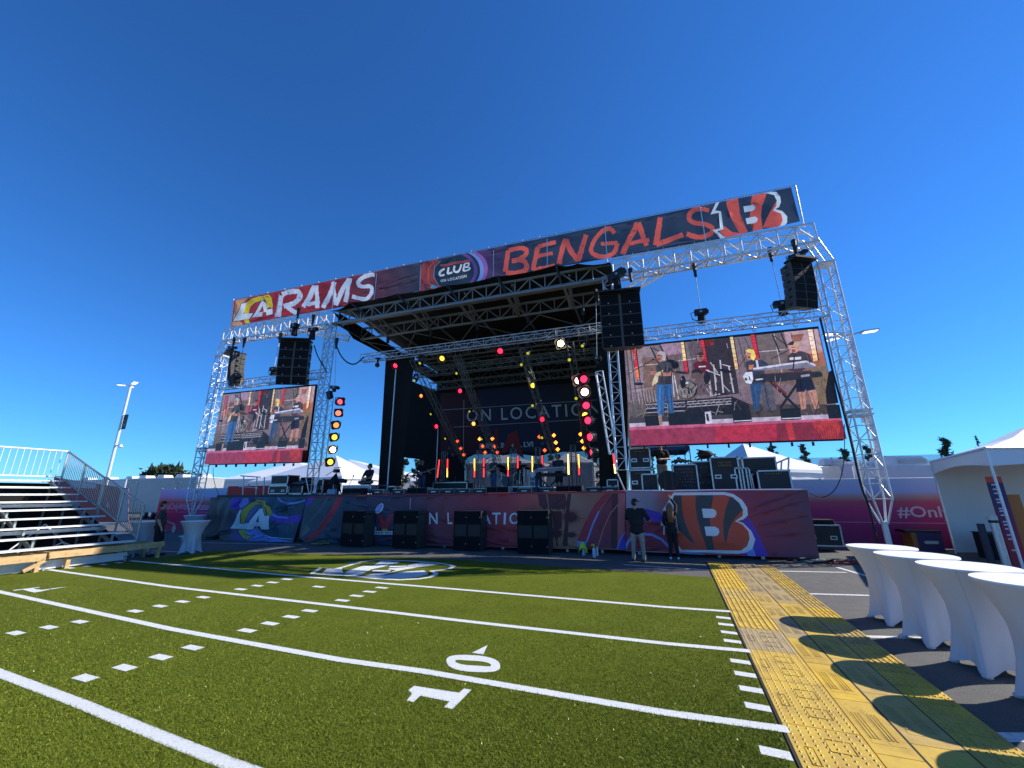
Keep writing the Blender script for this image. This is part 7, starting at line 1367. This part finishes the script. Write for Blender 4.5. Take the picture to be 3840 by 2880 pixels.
yl = 17.4; x0, x1 = aY(cL, 1665, 700, yl).x, aY(cB, 480, 900, yl).x; zt = aY(cL, 1900, 642, yl).z; fr = thing('fence_banner', 'magenta fence banner reading #OnlyWithOnLocation behind the left tables', 'banner fence', ((x0 + x1) / 2, yl, 0))
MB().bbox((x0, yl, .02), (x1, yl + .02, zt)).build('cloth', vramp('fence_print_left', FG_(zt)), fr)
o_, x_, z_ = aY(cL, 1730, 866, yl), aY(cB, 300, 1150, yl), aY(cL, 1730, 800, yl); b = MB(); text_on(b, '#OnlyWithOnLocation', V((o_.x, yl - .004, o_.z - .08)), V((x_.x - o_.x, 0, 0)), V((0, 0, (z_.z - o_.z) * 1.35)), bold=.012); b.build('lettering', MATS['fence_white'], fr)
zl = aY(cL, 1900, 888, yl).z; MB().bbox((x0 + .05, yl - .006, zl), (x1 - .05, yl - .002, zl + .03)).build('print_line', M('fence_line'), fr)
b = MB(); [b.cyl((x, yl + .05, 0), (x, yl + .05, zt + .05), .03, n=8) for x in np.linspace(x0, x1, 6)]; b.build('fence_frame', STEEL, fr)
x2 = aY(cB, 900, 900, yl).x; fr = thing('fence_banner', 'plain red fence banner behind the left stair rail', 'banner fence', ((x1 + x2) / 2, yl, 0)); MB().bbox((x1 + .02, yl + .03, .02), (x2 + 1.5, yl + .05, aY(cB, 600, 892, yl).z)).build('cloth', M('fence_red', lin(150, 24, 22, 2.2), .6, fold=.3), fr)
b = MB(); [b.cyl((x, yl + .09, 0), (x, yl + .09, 2.5), .03, n=8) for x in np.linspace(x1 + .05, x2 + 1.4, 3)]; b.build('fence_frame', STEEL, fr)
yb_ = 15.2; P_ = [aY(cL, x, y, yb_) for x, y in ((560, 525), (1330, 640), (1330, 990), (560, 990))]; fr = thing('fence_banner', 'red and white printed fence banner seen through the bleacher railing', 'banner fence', (P_[0] + P_[2]) / 2)
recalc(MB().prism(P_, (0, .02, 0)).build('cloth', M('fence_red2', lin(120, 24, 24, 1.8), .6, fold=.3), fr)); A = Art(fr, yb_)
for P in ([(700, 548), (850, 572), (1000, 600), (990, 640), (760, 632)], [(1250, 640), (1328, 645), (1326, 980), (1210, 980), (1230, 820)], [(1100, 830), (1120, 775), (1138, 838)]):
    b = MB(); A.poly(b, cL, P); b.build('print_white', M('fence_pale', (.5, .5, .55), .6), fr)
# ---------------------------------------------------------------- trailers
TRW = M('trailer_white', (.66, .67, .68), .4, var=.08, vs=2); TRG = M('trailer_grey', (.36, .38, .38), .45, var=.1, vs=2)
def rooftop(root, p, w=1.1, h=.33, d=.9): 
    m = MB(); o = V(p); m.add([o + V(v) for v in ((-w / 2, -d / 2, 0), (w / 2, -d / 2, 0), (w / 2, d / 2, 0), (-w / 2, d / 2, 0), (-w * .42, -d * .4, h), (w * .3, -d * .4, h * .9), (w * .3, d * .4, h * .9), (-w * .42, d * .4, h))], [(0, 1, 5, 4), (1, 2, 6, 5), (2, 3, 7, 6), (3, 0, 4, 7), (4, 5, 6, 7)]); a = m.build('roof_unit', TRW, root); MB().box(o + V((w * .1, -d * .47, h * .4)), (w * .5, .03, h * .35)).build('vent', TRG, a)
def trailer(label, P0, P1, Y, mat, zb=.55, dep=2.5, units=3, wheels=True):
    a, c = P0, P1; t = thing('trailer', label, 'trailer', ((a.x + c.x) / 2, Y + dep / 2, 0)); MB().chbox(((a.x + c.x) / 2, Y + dep / 2, (a.z + zb) / 2), (c.x - a.x, dep, a.z - zb), .05).build('body', mat, t)
    MB().bbox((a.x - .03, Y - .03, a.z - .06), (c.x + .03, Y + dep + .03, a.z + .02)).build('roof_edge', TRW, t); L = c.x - a.x
    for i in range(units): rooftop(t, (a.x + L * (.12 + .8 * i / max(1, units - 1)), Y + 1, a.z + .02))
    if wheels:
        for i in range(2):
            m = MB(); x = a.x + L * .35 + i * .95; m.cyl((x, Y + .02, .42), (x, Y + .3, .42), .42, n=20); w = m.build('wheel', RUBBER, t); MB().cyl((x, Y, .42), (x, Y + .02, .42), .2, n=12).build('rim', EDGE, w)
        MB().bbox((a.x, Y + .05, zb - .15), (c.x, Y + dep, zb)).build('chassis', MATTE, t)
    return t, a, c
YA = 26.; t, a, c = trailer('grey trailer with rooftop air conditioners behind the left tables', aY(cL, 1320, 542, YA), aY(cL, 2050, 548, YA), YA, TRG, units=4)
for x0, x1 in ((1362, 1440), (1775, 1850)): q0, q1 = aY(cL, x0, 850, YA), aY(cL, x1, 580, YA); MB().bbox((q0.x, YA - .02, .75), (q1.x, YA, q1.z)).build('door', M('trailer_door', (.32, .34, .34), .45), t)
b = MB(); [b.ell(aY(cL, x, 572, YA) - V((0, .03, 0)), (.07, .05, .07), 10, 6) for x in (1357, 1422, 1812, 1885)]; b.build('lamp', M('trailer_lamp', (.9, .85, .7), .3), t)
b = MB(); q = aY(cL, 1440, 800, YA); [b.cyl((q.x + .25 * i, YA - .3, .2), (q.x + .25 * i, YA - .3, q.z - .3 + .1 * i), .025, n=6) for i in range(3)]; b.build('step_rail', STEEL, t)
trailer('white trailer end seen through the bleacher railing', aY(cL, 745, 560, 27), aY(cL, 1312, 542, 27), 27, TRW, units=3, wheels=False)
YA = 25.5; t, a, c = trailer('white trailer with a large rooftop unit behind the magenta fence', aY(cM, 525, 535, YA), aY(cM, 1700, 520, YA), YA, TRW, units=1); rooftop(t, aY(cM, 1105, 520, YA) + V((0, 1, 0)), 2.3, .55, 1.4); rooftop(t, aY(cM, 880, 522, YA) + V((0, 1.5, 0)), 1.2, .3)
t, a, c = trailer('small white box trailer between the right tent and the white trailer', aY(cM, 395, 505, 25), aY(cM, 520, 510, 25), 25, TRW, units=1)
# ---------------------------------------------------------------- tents
TENT = M('tent_vinyl', (.74, .75, .76), .5, fold=.25, fs=.9); TENT2 = M('tent_wall', (.66, .67, .68), .55, fold=.5, fs=1.3, fdir=(1.6, 1.6, .3))
def ptent(label, ap, cs, drop=.28, wall=True, ground=0.):
    t = thing('tent', label, 'tent', sum(cs, V((0, 0, 0))) / len(cs)); t.location.z = 0; n = len(cs); m = MB()
    for i in range(n):
        a, c = cs[i], cs[(i + 1) % n]; N = 5
        for k in range(N):
            p, q = a.lerp(c, k / N), a.lerp(c, (k + 1) / N); r0, r1 = ap.lerp(p, .5) - V((0, 0, .09)), ap.lerp(q, .5) - V((0, 0, .09)); m.add([p, q, r1, r0], [(0, 1, 2, 3)]); m.add([r0, r1, ap], [(0, 1, 2)])
    m.build('canopy', TENT, t); m = MB()
    for i in range(n):
        a, c = cs[i], cs[(i + 1) % n]; N = 8
        top = [a.lerp(c, k / N) for k in range(N + 1)]; bot = [p - V((0, 0, drop * (1 - .3 * math.sin(math.pi * k / N)))) for k, p in enumerate(top)]; m.add(top + bot, [(k, k + 1, N + 2 + k, N + 1 + k) for k in range(N)])
    m.build('valance', TENT, t)
    for p in cs: MB().cyl((p.x, p.y, ground), p, .028, n=8).build('pole', ALUW, t)
    if wall:
        m = MB()
        for i in range(n if wall is True else wall):
            a, c = cs[i], cs[(i + 1) % n]; d = (sum(cs, V((0, 0, 0))) / n - (a + c) / 2).normalized() * .12; N = 10
            top = [a.lerp(c, k / N) + d + V((0, .03 * (k % 2), 0)) for k in range(N + 1)]; m.add(top + [V((p.x, p.y, ground + .05)) for p in top], [(k, k + 1, N + 2 + k, N + 1 + k) for k in range(N)])
        m.build('wall', TENT2, t)
    return t
def at_(c, x, y, Y): return aY(c, x, y, Y)
n_ = at_(cB, 1665, 790, 30); l_ = at_(cB, 690, 872, 36); r_ = at_(cB, 2120, 905, 36); k_ = l_ + r_ - n_
for p in (l_, r_, k_): p.z = n_.z
ptent('blue shaded white tent peak behind the round lamp column', at_(cB, 1605, 575, 37), [n_, r_, k_, l_])
n_ = at_(cB, 395, 822, 40); r_ = at_(cB, 1500, 800, 41); ptent('sunlit white tent behind the left screen\'s lower edge', at_(cB, 1200, 640, 46), [n_, r_, r_ + V((3, 12, 0)), n_ + V((-6, 10, 0))])
n_ = at_(cB, 1700, 830, 52); r_ = at_(cB, 2500, 840, 52); ptent('bright white tent slope behind the seated man', at_(cB, 1740, 615, 58), [n_, r_, r_ + V((0, 12, 0)), n_ + V((0, 12, 0))])
n_ = at_(cC, 1440, 425, 27); l_ = at_(cC, 840, 350, 34); r_ = at_(cM, 372, 508, 33); 
for p in (l_, r_): p.z = n_.z
ptent('big white tent behind the flight cases at the right wing', at_(cC, 1345, 176, 33), [n_, r_, l_ + r_ - n_, l_])
n_ = at_(cI, 480, 650, 34); r_ = at_(cI, 560, 660, 40); 
ptent('white tent seen through the grey mesh behind the band', at_(cG, 1480, 290, 44), [at_(cG, 1100, 380, 38), at_(cG, 1900, 375, 38), at_(cG, 1900, 375, 38) + V((1, 12, 0)), at_(cG, 1100, 380, 38) + V((-1, 12, 0))])
ptent('second white tent seen through the mesh, right of the keyboards', at_(cG, 2180, 255, 46), [at_(cG, 1930, 370, 40), at_(cG, 2420, 370, 40), at_(cG, 2420, 370, 40) + V((1, 12, 0)), at_(cG, 1930, 370, 40) + V((-1, 12, 0))])
# near right tent
ZE = 2.95; C1, C2 = aZ(cM, 1290, 478, ZE), aZ(cM, 1832, 345, ZE); C4 = C1 + V((6.2, 1.5, 0)); C3 = C2 + V((6.2, 1.5, 0)); ctr = (C1 + C2 + C3 + C4) / 4
tn = ptent('white frame tent at the right edge of the photo', V((ctr.x - .6, ctr.y, aY(cM, 2160, 95, ctr.y).z)), [C1, C4, C3, C2], .42, wall=1)
m = MB(); m.tube([C1, C4], .04).tube([C2, C3], .04).tube([C1, C2], .04); m.build('eave_pole', ALUW, tn)
q = aZ(cM, 2150, 1500); tq = thing('dark_table', 'black draped table under the right tent behind the sign', 'table', (q.x + .9, q.y + 1.2, 0)); MB().bbox((q.x + .1, q.y + .9, 0), (q.x + 2.4, q.y + 1.6, .72)).build('drape', BLACK, tq); MB().bbox((q.x + .08, q.y + .88, .72), (q.x + 2.42, q.y + 1.62, .75)).build('tabletop', MATTE, tq)
# wayfinding sign, post lamp, bin, case
ys = 13.2; sg = thing('wayfinding_sign', 'tall narrow red and purple sign with an orange panel behind it', 'sign', (9.1, ys, 0)); p0, p1 = aY(cM, 1838, 625, ys), aY(cM, 1898, 625, ys); zt = p0.z; w = p1.x - p0.x
b0 = aZ(cM, 2045, 1510); xa = aY(cM, 2010, 1480, ys).x; xb = aY(cM, 2090, 1480, ys).x; xa = min(xa, p0.x) if False else p0.x
MB().bbox((xa, ys, 0), (xa + .27, ys + .06, zt)).build('front_panel', ramp_mat('sign_print', [(0, (.38, .02, .03)), (.7, (.40, .02, .04)), (1.25, (.20, .02, .09)), (1.75, (.07, .03, .10)), (2.14, (.06, .03, .09)), (2.16, (.62, .07, .03)), (2.4, (.62, .07, .03))], axis=2, fold=.05), sg)
MB().bbox((xa + .29, ys + .1, 0), (xa + .56, ys + .16, zt - .42)).build('rear_panel', M('sign_orange', (.52, .15, .02), .5), sg); m = MB()
for y, wd_ in ((705, .6), (750, .9), (790, .9), (850, .5), (880, .8), (940, .9), (965, .9), (1005, .9), (1070, .5), (1100, .8), (1140, .4), (1200, .85), (1240, .6), (1350, .7)):
    z = aY(cM, 1900 + (y - 625) * .2, y, ys).z; m.bbox((xa + .05, ys - .004, z - .016), (xa + .05 + .15 * wd_, ys, z + .016))
m.build('lettering', M('sign_white', (.65, .65, .68), .5), sg)
q = aY(cM, 1893, 1010, ys - .1); pl_ = thing('post_lamp', 'silver post lamp with glass top beside the tall sign', 'bollard light', (q.x, ys - .1, 0)); MB().cyl((q.x, ys - .1, 0), (q.x, ys - .1, q.z - .16), .075, n=16).build('post', STEEL, pl_); MB().cyl((q.x, ys - .1, q.z - .16), (q.x, ys - .1, q.z - .1), .085, n=16).build('collar', MATTE, pl_); MB().cyl((q.x, ys - .1, q.z - .1), (q.x, ys - .1, q.z), .085, n=16).build('glass', M('frosted_glass', (.5, .55, .55), .15), pl_)
b_ = thing('barrier_post', 'dark square post left of the silver post lamp', 'post', (q.x - .17, ys + .05, 0)); MB().box((q.x - .17, ys + .05, .6), (.1, .1, 1.2)).build('post', M('navy_paint', (.03, .035, .06), .5), b_)
q0, q1 = aZ(cM, 1090, 1368), aZ(cM, 1490, 1372); yb2 = q0.y; tb_ = aY(cM, 1100, 1160, yb2).z; bn = thing('waste_bin', 'purple and orange waste box with black lid under the magenta fence', 'bin', ((q0.x + q1.x) / 2, yb2, 0)); MB().bbox((q0.x + .28, yb2, 0), (q0.x + .95, yb2 + .6, tb_ - .06)).build('front', M('bin_purple', (.05, .025, .09), .5), bn); MB().bbox((q0.x + .14, yb2 + .01, 0), (q0.x + .28, yb2 + .6, tb_ - .06)).build('side', M('bin_orange', (.35, .12, .02), .5), bn); MB().bbox((q0.x, yb2 + .02, tb_ - .06), (q0.x + .98, yb2 + .65, tb_ + .02)).build('lid', MATTE, bn)
z = aY(cM, 1270, 1275, yb2).z; m = MB(); m.prism([V((q0.x + .42, yb2 - .004, z)), V((q0.x + .48, yb2 - .004, z - .05)), V((q0.x + .82, yb2 - .004, z - .04)), V((q0.x + .82, yb2 - .004, z + .05)), V((q0.x + .48, yb2 - .004, z + .05))], (0, -.004, 0)); m.build('arrow_plate', M('plate_pale', (.45, .5, .46), .5), bn)
case('flight_case', 'black flight case on wheels beyond the stage\'s right end', cM, 60, 1100, 398, 1345, 17.4, .7, 2, zfloor=.14)
t = thing('black_tub', 'dark flat box lying on the flight case beyond the stage\'s right end', 'box', aY(cM, 220, 1100, 17.5)); p0, p1 = aY(cM, 110, 1098, 17.5), aY(cM, 335, 1050, 17.5); MB().chbox(((p0.x + p1.x) / 2, 17.75, (p0.z + p1.z) / 2), (p1.x - p0.x, .5, p1.z - p0.z), .02).build('tub', BLACK, t)
# blue pop-up canopy behind the right screen
pc = thing('popup_canopy', 'blue pop-up canopy behind the right screen and stagehand', 'canopy', (1.2, 21, 0)); a, c = aY(cC, 120, 222, 20.5), aY(cC, 785, 200, 20.5); zz = (a.z + c.z) / 2; x0, x1 = a.x, c.x; cs = [V((x0, 20.5, zz)), V((x1, 20.5, zz)), V((x1, 23.5, zz)), V((x0, 23.5, zz))]; ap = V(((x0 + x1) / 2, 22, zz + 1.1)); m = MB(); [m.add([cs[i], cs[(i + 1) % 4], ap], [(0, 1, 2)]) for i in range(4)]; m.add([V((p.x, p.y, p.z - d)) for d in (0, .16) for p in cs], [(i, (i + 1) % 4, 4 + (i + 1) % 4, 4 + i) for i in range(4)]); m.build('roof', M('canopy_blue', (.03, .13, .30), .6), pc)
for p in cs: strut(pc, 'leg', V((p.x, p.y, 0)), p, .025, MATTE)
for i in range(4):
    for k in range(4): strut(pc, 'scissor_bar', cs[i].lerp(cs[(i + 1) % 4], k / 4) - V((0, 0, .05 + .2 * (k % 2))), cs[i].lerp(cs[(i + 1) % 4], (k + 1) / 4) - V((0, 0, .25 - .2 * (k % 2))), .012, MATTE)
pb = aY(None, 2372, 1640, 20.2)
# ---------------------------------------------------------------- lamp posts
def lamp(label, top, Y, heads, flag=False, cam_=None):
    p = aY(None, *top, Y); t = thing('lamp_post', label, 'lamp post', (p.x, Y, 0), 0, 'car park lamp posts'); MB().cyl((p.x, Y, 0), p, .14, .11, 12).build('pole', ALUW, t); MB().cyl((p.x, Y, 0), (p.x, Y, .8), .3, n=12).build('footing', M('concrete', (.4, .4, .38), .8), t)
    HL = glow('lamp_head', (1, .93, .85), 1.4)
    for a in heads:
        d = V((math.cos(a), math.sin(a), 0)); s = V((-d.y, d.x, 0)); m = MB(); m.bar(p + d * .1 + V((0, 0, -.1)), p + d * .55 + V((0, 0, .02)), .1, .08); m.obox(p + d * .95 + V((0, 0, .03)), d * .42 + V((0, 0, .03)), s * .2, (0, 0, .045)); h = m.build('head', ALU, t); MB().obox(p + d * 1.0 + V((0, 0, -.022)), d * .32 + V((0, 0, .024)), s * .16, (0, 0, .01)).build('lens', HL, h)
    return t, p
t, p = lamp('white lamp post with dark H banner left of the stage', (491, 1443), 24, (3.4, -.25, 2.6))
q0, q1 = aY(None, 468, 1557, 24), aY(None, 498, 1558, 24); z0 = aY(None, 460, 1608, 24).z; zh = q0.z; w = .62; xx = p.x + .16
MB().bbox((xx, 24, z0), (xx + w, 24.02, zh)).build('flag', M('flag_green', (.03, .05, .055), .6), t); m = MB(); text_on(m, 'H', (xx + .18, 23.995, z0 + .14), (.27, 0, 0), (0, 0, .46), bold=.02); text_on(m, 'LOT', (xx + .15, 23.995, z0 + .68), (.36, 0, 0), (0, 0, .16)); m.build('lettering', M('flag_letter', (.35, .40, .38), .6), t); MB().bar((p.x, 24, zh + .02), (xx + w, 24, zh + .02), .04).bar((p.x, 24, z0 - .02), (xx + w, 24, z0 - .02), .04).build('bracket', MATTE, t)
zc = aY(None, 440, 1670, 24).z; m = MB(); m.bar((p.x + .1, 24, zc), (p.x + .75, 24, zc + .02), .1, .09); m.cyl((p.x + .75, 24, zc + .05), (p.x + .75, 24, zc - .12), .1, .13, 12); m.ell((p.x + .75, 24, zc - .14), (.2, .2, .09), 12, 8); m.build('camera', WHITE, t)
t, p = lamp('white lamp post with lit heads behind the right tower', (3186, 1250), 27, (.05, 3.3, 2.2)); zc = aY(None, 3240, 1575, 27).z; MB().box((p.x - .25, 26.9, zc), (.35, .3, .3)).build('camera', WHITE, t)
# ---------------------------------------------------------------- trees
LEAF = [M('needles_dark', (.025, .045, .018), .8), M('needles_mid', (.05, .08, .03), .8), M('needles_pale', (.10, .12, .05), .8)]; BARK = M('bark', (.10, .07, .05), .9, bump=.5, bs=20)
def tree(label, c, x, ytop, Y, wpx, sd, kind='pine', hfrac=.75):
    r = random.Random(sd); top = aY(c, x, ytop, Y); e = aY(c, x + wpx, ytop, Y); W = abs(e.x - top.x) * 1.5; h = top.z; t = thing('pine_tree' if kind == 'pine' else 'palm_tree' if kind == 'palm' else 'tree', label, 'tree', (top.x, Y, 0)); o = V((top.x, Y, 0)); m = MB(); m.cyl(o, o + V((0, 0, h * .93)), .16, .04, 8); lim = []
    for i in range(24):
        z = h * (1 - hfrac + hfrac * (i + .5) / 24); k = 1 - (i / 24) ** 1.3; a = r.uniform(0, 6.28); L = W * (.35 + .75 * k) * r.uniform(.55, 1.05); q = o + V((L * math.cos(a), L * math.sin(a), z + L * .35)); m.cyl(o + V((0, 0, z)), q, .05, .015, 5); lim.append((o + V((0, 0, z)), q))
    m.build('trunk', BARK, t); m = MB()
    lim.append((o + V((0, 0, h * .85)), top))
    for a, q in lim:
        for k in range(55):
            p = a.lerp(q, r.uniform(.25, 1.05)) + V((r.gauss(0, W * .10), r.gauss(0, W * .10), r.gauss(0, W * .08))); s = W * r.uniform(.07, .16)
            d = V((r.gauss(0, 1), r.gauss(0, 1), r.gauss(.5, .8))).normalized(); n = d.orthogonal().normalized(); mi = r.choices([0, 1, 2], [4, 4, 2])[0]
            m.add([p - n * s * .5, p + n * s * .5, p + d * s * 2.2], [(0, 1, 2)], mi); n2 = d.cross(n); m.add([p - n2 * s * .5, p + n2 * s * .5, p + d * s * 2], [(0, 1, 2)], mi)
    m.build('crown', LEAF, t); return t
for i, (c, x, y, Y, w, lab) in enumerate(((cM, 20, 318, 44, 62, 'pine tree beyond the tent, right of the right screen\'s corner'), (cM, 425, 368, 44, 70, 'rounded pine tree left of the right white tower\'s leg'), (cM, 655, 330, 44, 62, 'pine tree behind the right white tower'), (cM, 1425, 262, 46, 85, 'pine tree above the near right tent\'s roof edge'), (cM, 1730, 225, 60, 30, 'distant treetop above the near right tent\'s ridge'), (cC, 395, 262, 44, 26, 'small treetop left of the stagehand\'s head'), (cC, 902, 285, 46, 20, 'small treetop left of the big right tent'),
    (cB, 1908, 662, 70, 26, 'tiny treetop above the bright tent slope'), (cB, 2038, 695, 66, 34, 'small treetop beside the left drape'), (cG, 455, 342, 42, 50, 'yellowish pine seen through the side drape opening'), (cG, 598, 352, 44, 42, 'second yellowish pine at the opening\'s right'), (cL, 1700, 486, 90, 120, 'wide bushy treetop above the grey trailer'), (cG, 1335, 345, 42, 50, 'tree seen through the mesh left of the singer'), (cI, 172, 590, 42, 48, 'tree seen through the mesh behind the keyboards'), (cI, 640, 600, 42, 55, 'tree seen through the mesh at its right end'), (cC, 1640, 205, 60, 60, 'distant thin treetops above the big right tent'))):
    tree(lab, c, x, y, Y, w, 20 + i, hfrac=.55)
nf = thing('netting_fence', 'pale blue see-through netting fence far behind the right tents', 'fence', (18, 52, 0)); a, c = aY(cC, 2080, 322, 52), aY(cM, 1400, 405, 52); MB().bbox((a.x - 3, 52, 1), (c.x + 6, 52.03, a.z)).build('netting', M('blue_netting', (.35, .52, .62), .6, alpha=.35), nf)
b = MB(); [b.cyl((x, 52.1, 0), (x, 52.1, a.z), .08, n=6) for x in np.arange(a.x - 3, c.x + 6, 4.6)]; b.build('post', M('net_post', (.22, .3, .36), .6), nf)
# ---------------------------------------------------------------- cables and small things
def cable(label, pts, r, mat=RUBBER, cat='cable'):
    P = [V(p) for p in pts]; Q = []
    for i in range(len(P) - 1):
        p0, p1, p2, p3 = P[max(0, i - 1)], P[i], P[i + 1], P[min(len(P) - 1, i + 2)]
        for k in range(5): t_ = k / 5; Q.append(.5 * ((2 * p1) + (-p0 + p2) * t_ + (2 * p0 - 5 * p1 + 4 * p2 - p3) * t_ ** 2 + (-p0 + 3 * p1 - 3 * p2 + p3) * t_ ** 3))
    Q.append(P[-1]); o = MB().tube(Q, r, 6).build('cable', mat); return tag(o, label, cat)
cable('thick black cable run down inside the right white tower', [aY(None, x, y, 14.85) for x, y in ((3075, 1192), (3094, 1270), (3122, 1390), (3152, 1500), (3190, 1650), (3228, 1816), (3262, 1911), (3290, 2030))], .03)
cable('thin cable looping from the right screen to the skirt corner', [aY(cM, x, y, 14.7) for x, y in ((438, 110), (440, 300), (432, 470), (400, 640), (330, 770), (220, 828), (90, 790))], .012)
cable('thick black cable loop between left tower and long lighting truss', [aY(cT, x, y, 15.6) for x, y in ((1180, 1020), (1235, 1110), (1300, 1260), (1400, 1390), (1500, 1455), (1590, 1468), (1680, 1425), (1790, 1320))], .035)
cable('thin cable hanging from the left screen to the LA skirt', [aY(cB, x, y, 15.1) for x, y in ((330, 700), (332, 790), (350, 880), (375, 950), (400, 1010))], .012)
cable('black cable from the left big speakers to the left tower', [aY(cT, x, y, 14.9) for x, y in ((765, 1080), (820, 1260), (900, 1420), (980, 1560), (1030, 1640))], .03)
r = random.Random(11)
for k, (nm, m_) in enumerate((('black', RUBBER), ('grey', M('grey_cable', (.2, .2, .2), .6)), ('green', M('green_cable', (.02, .14, .06), .6)), ('red', M('red_cable', (.3, .03, .04), .6)))):
    q = aZ(cM, 60 + 70 * k, 1480); cable('%s cable in the tangle on the asphalt by the right skirt corner' % nm, [V((q.x + r.uniform(-.5, .9), q.y + r.uniform(-.25, .35), .02 + .05 * (i % 3))) for i in range(9)], .018, m_)
q = aZ(cB, 1450, 1505); cable('yellow cable coiled on the asphalt below the skirt', [V((q.x + .35 * math.cos(i * 1.2) + .06 * i - .3, q.y + .16 * math.sin(i * 1.2), .015 + .012 * i)) for i in range(9)], .016, M('yellow_cable', (.40, .33, .03), .6)); t = thing('cable_ramp', 'small dark box in the yellow cable coil', 'box', q); MB().chbox(q + V((.05, 0, .05)), (.26, .2, .1), .015).build('box', MATTE, t)
def bottle(label, x, y, h, col, top):
    q = aZ(None, x, y); t = thing('spray_bottle', label, 'bottle', q, 0, 'cleaning bottles by the skirt'); MB().cyl(q, q + V((0, 0, h * .55)), .055, n=12).cyl(q + V((0, 0, h * .55)), q + V((0, 0, h * .75)), .055, .018, 12).build('bottle', M('bottle_' + col[0], col[1], .3), t); m = MB(); m.cyl(q + V((0, 0, h * .75)), q + V((0, 0, h * .85)), .024, n=8); m.box(q + V((-.025, 0, h * .92)), (.11, .035, .05)); m.build('trigger', M('trigger_' + top[0], top[1], .4), t); return q
q = bottle('spray bottle under a lime cloth by the skirt', 2189, 2082, .36, ('clear', (.45, .5, .6)), ('dark', (.1, .1, .1)))
t = thing('cloth', 'lime yellow cleaning cloth draped over a spray bottle', 'cloth', q); m = MB(); rr = random.Random(2); n = 12; C = q + V((-.03, -.02, .40)); vs = [C]; 
for ring, (rad, dz) in enumerate(((.07, -.02), (.11, -.12), (.14, -.25))):
    for i in range(n): a = 6.28 * i / n; k = rad * (1 + .3 * math.sin(3 * a + ring)); vs.append(C + V((k * math.cos(a), k * .7 * math.sin(a), dz * (1 + .35 * math.sin(2 * a + 1)))))
fs = [(0, 1 + i, 1 + (i + 1) % n) for i in range(n)] + [(1 + r0 * n + i, 1 + (r0 + 1) * n + i, 1 + (r0 + 1) * n + (i + 1) % n, 1 + r0 * n + (i + 1) % n) for r0 in range(2) for i in range(n)]; m.add(vs, fs); m.build('fabric', M('lime_cloth', (.62, .80, .06), .8), t, smooth=True)
bottle('white spray bottle with yellow trigger by the skirt', 2229, 2090, .40, ('white', (.6, .6, .7)), ('yellow', (.7, .5, .03)))
q = aZ(None, 2241, 2084); t = thing('spray_can', 'small white can beside the spray bottle with yellow trigger', 'can', q, 0, 'cleaning bottles by the skirt'); MB().cyl(q, q + V((0, 0, .22)), .033, n=12).cyl(q + V((0, 0, .22)), q + V((0, 0, .27)), .026, .02, 10).build('can', WHITE, t)
finish_bodies()
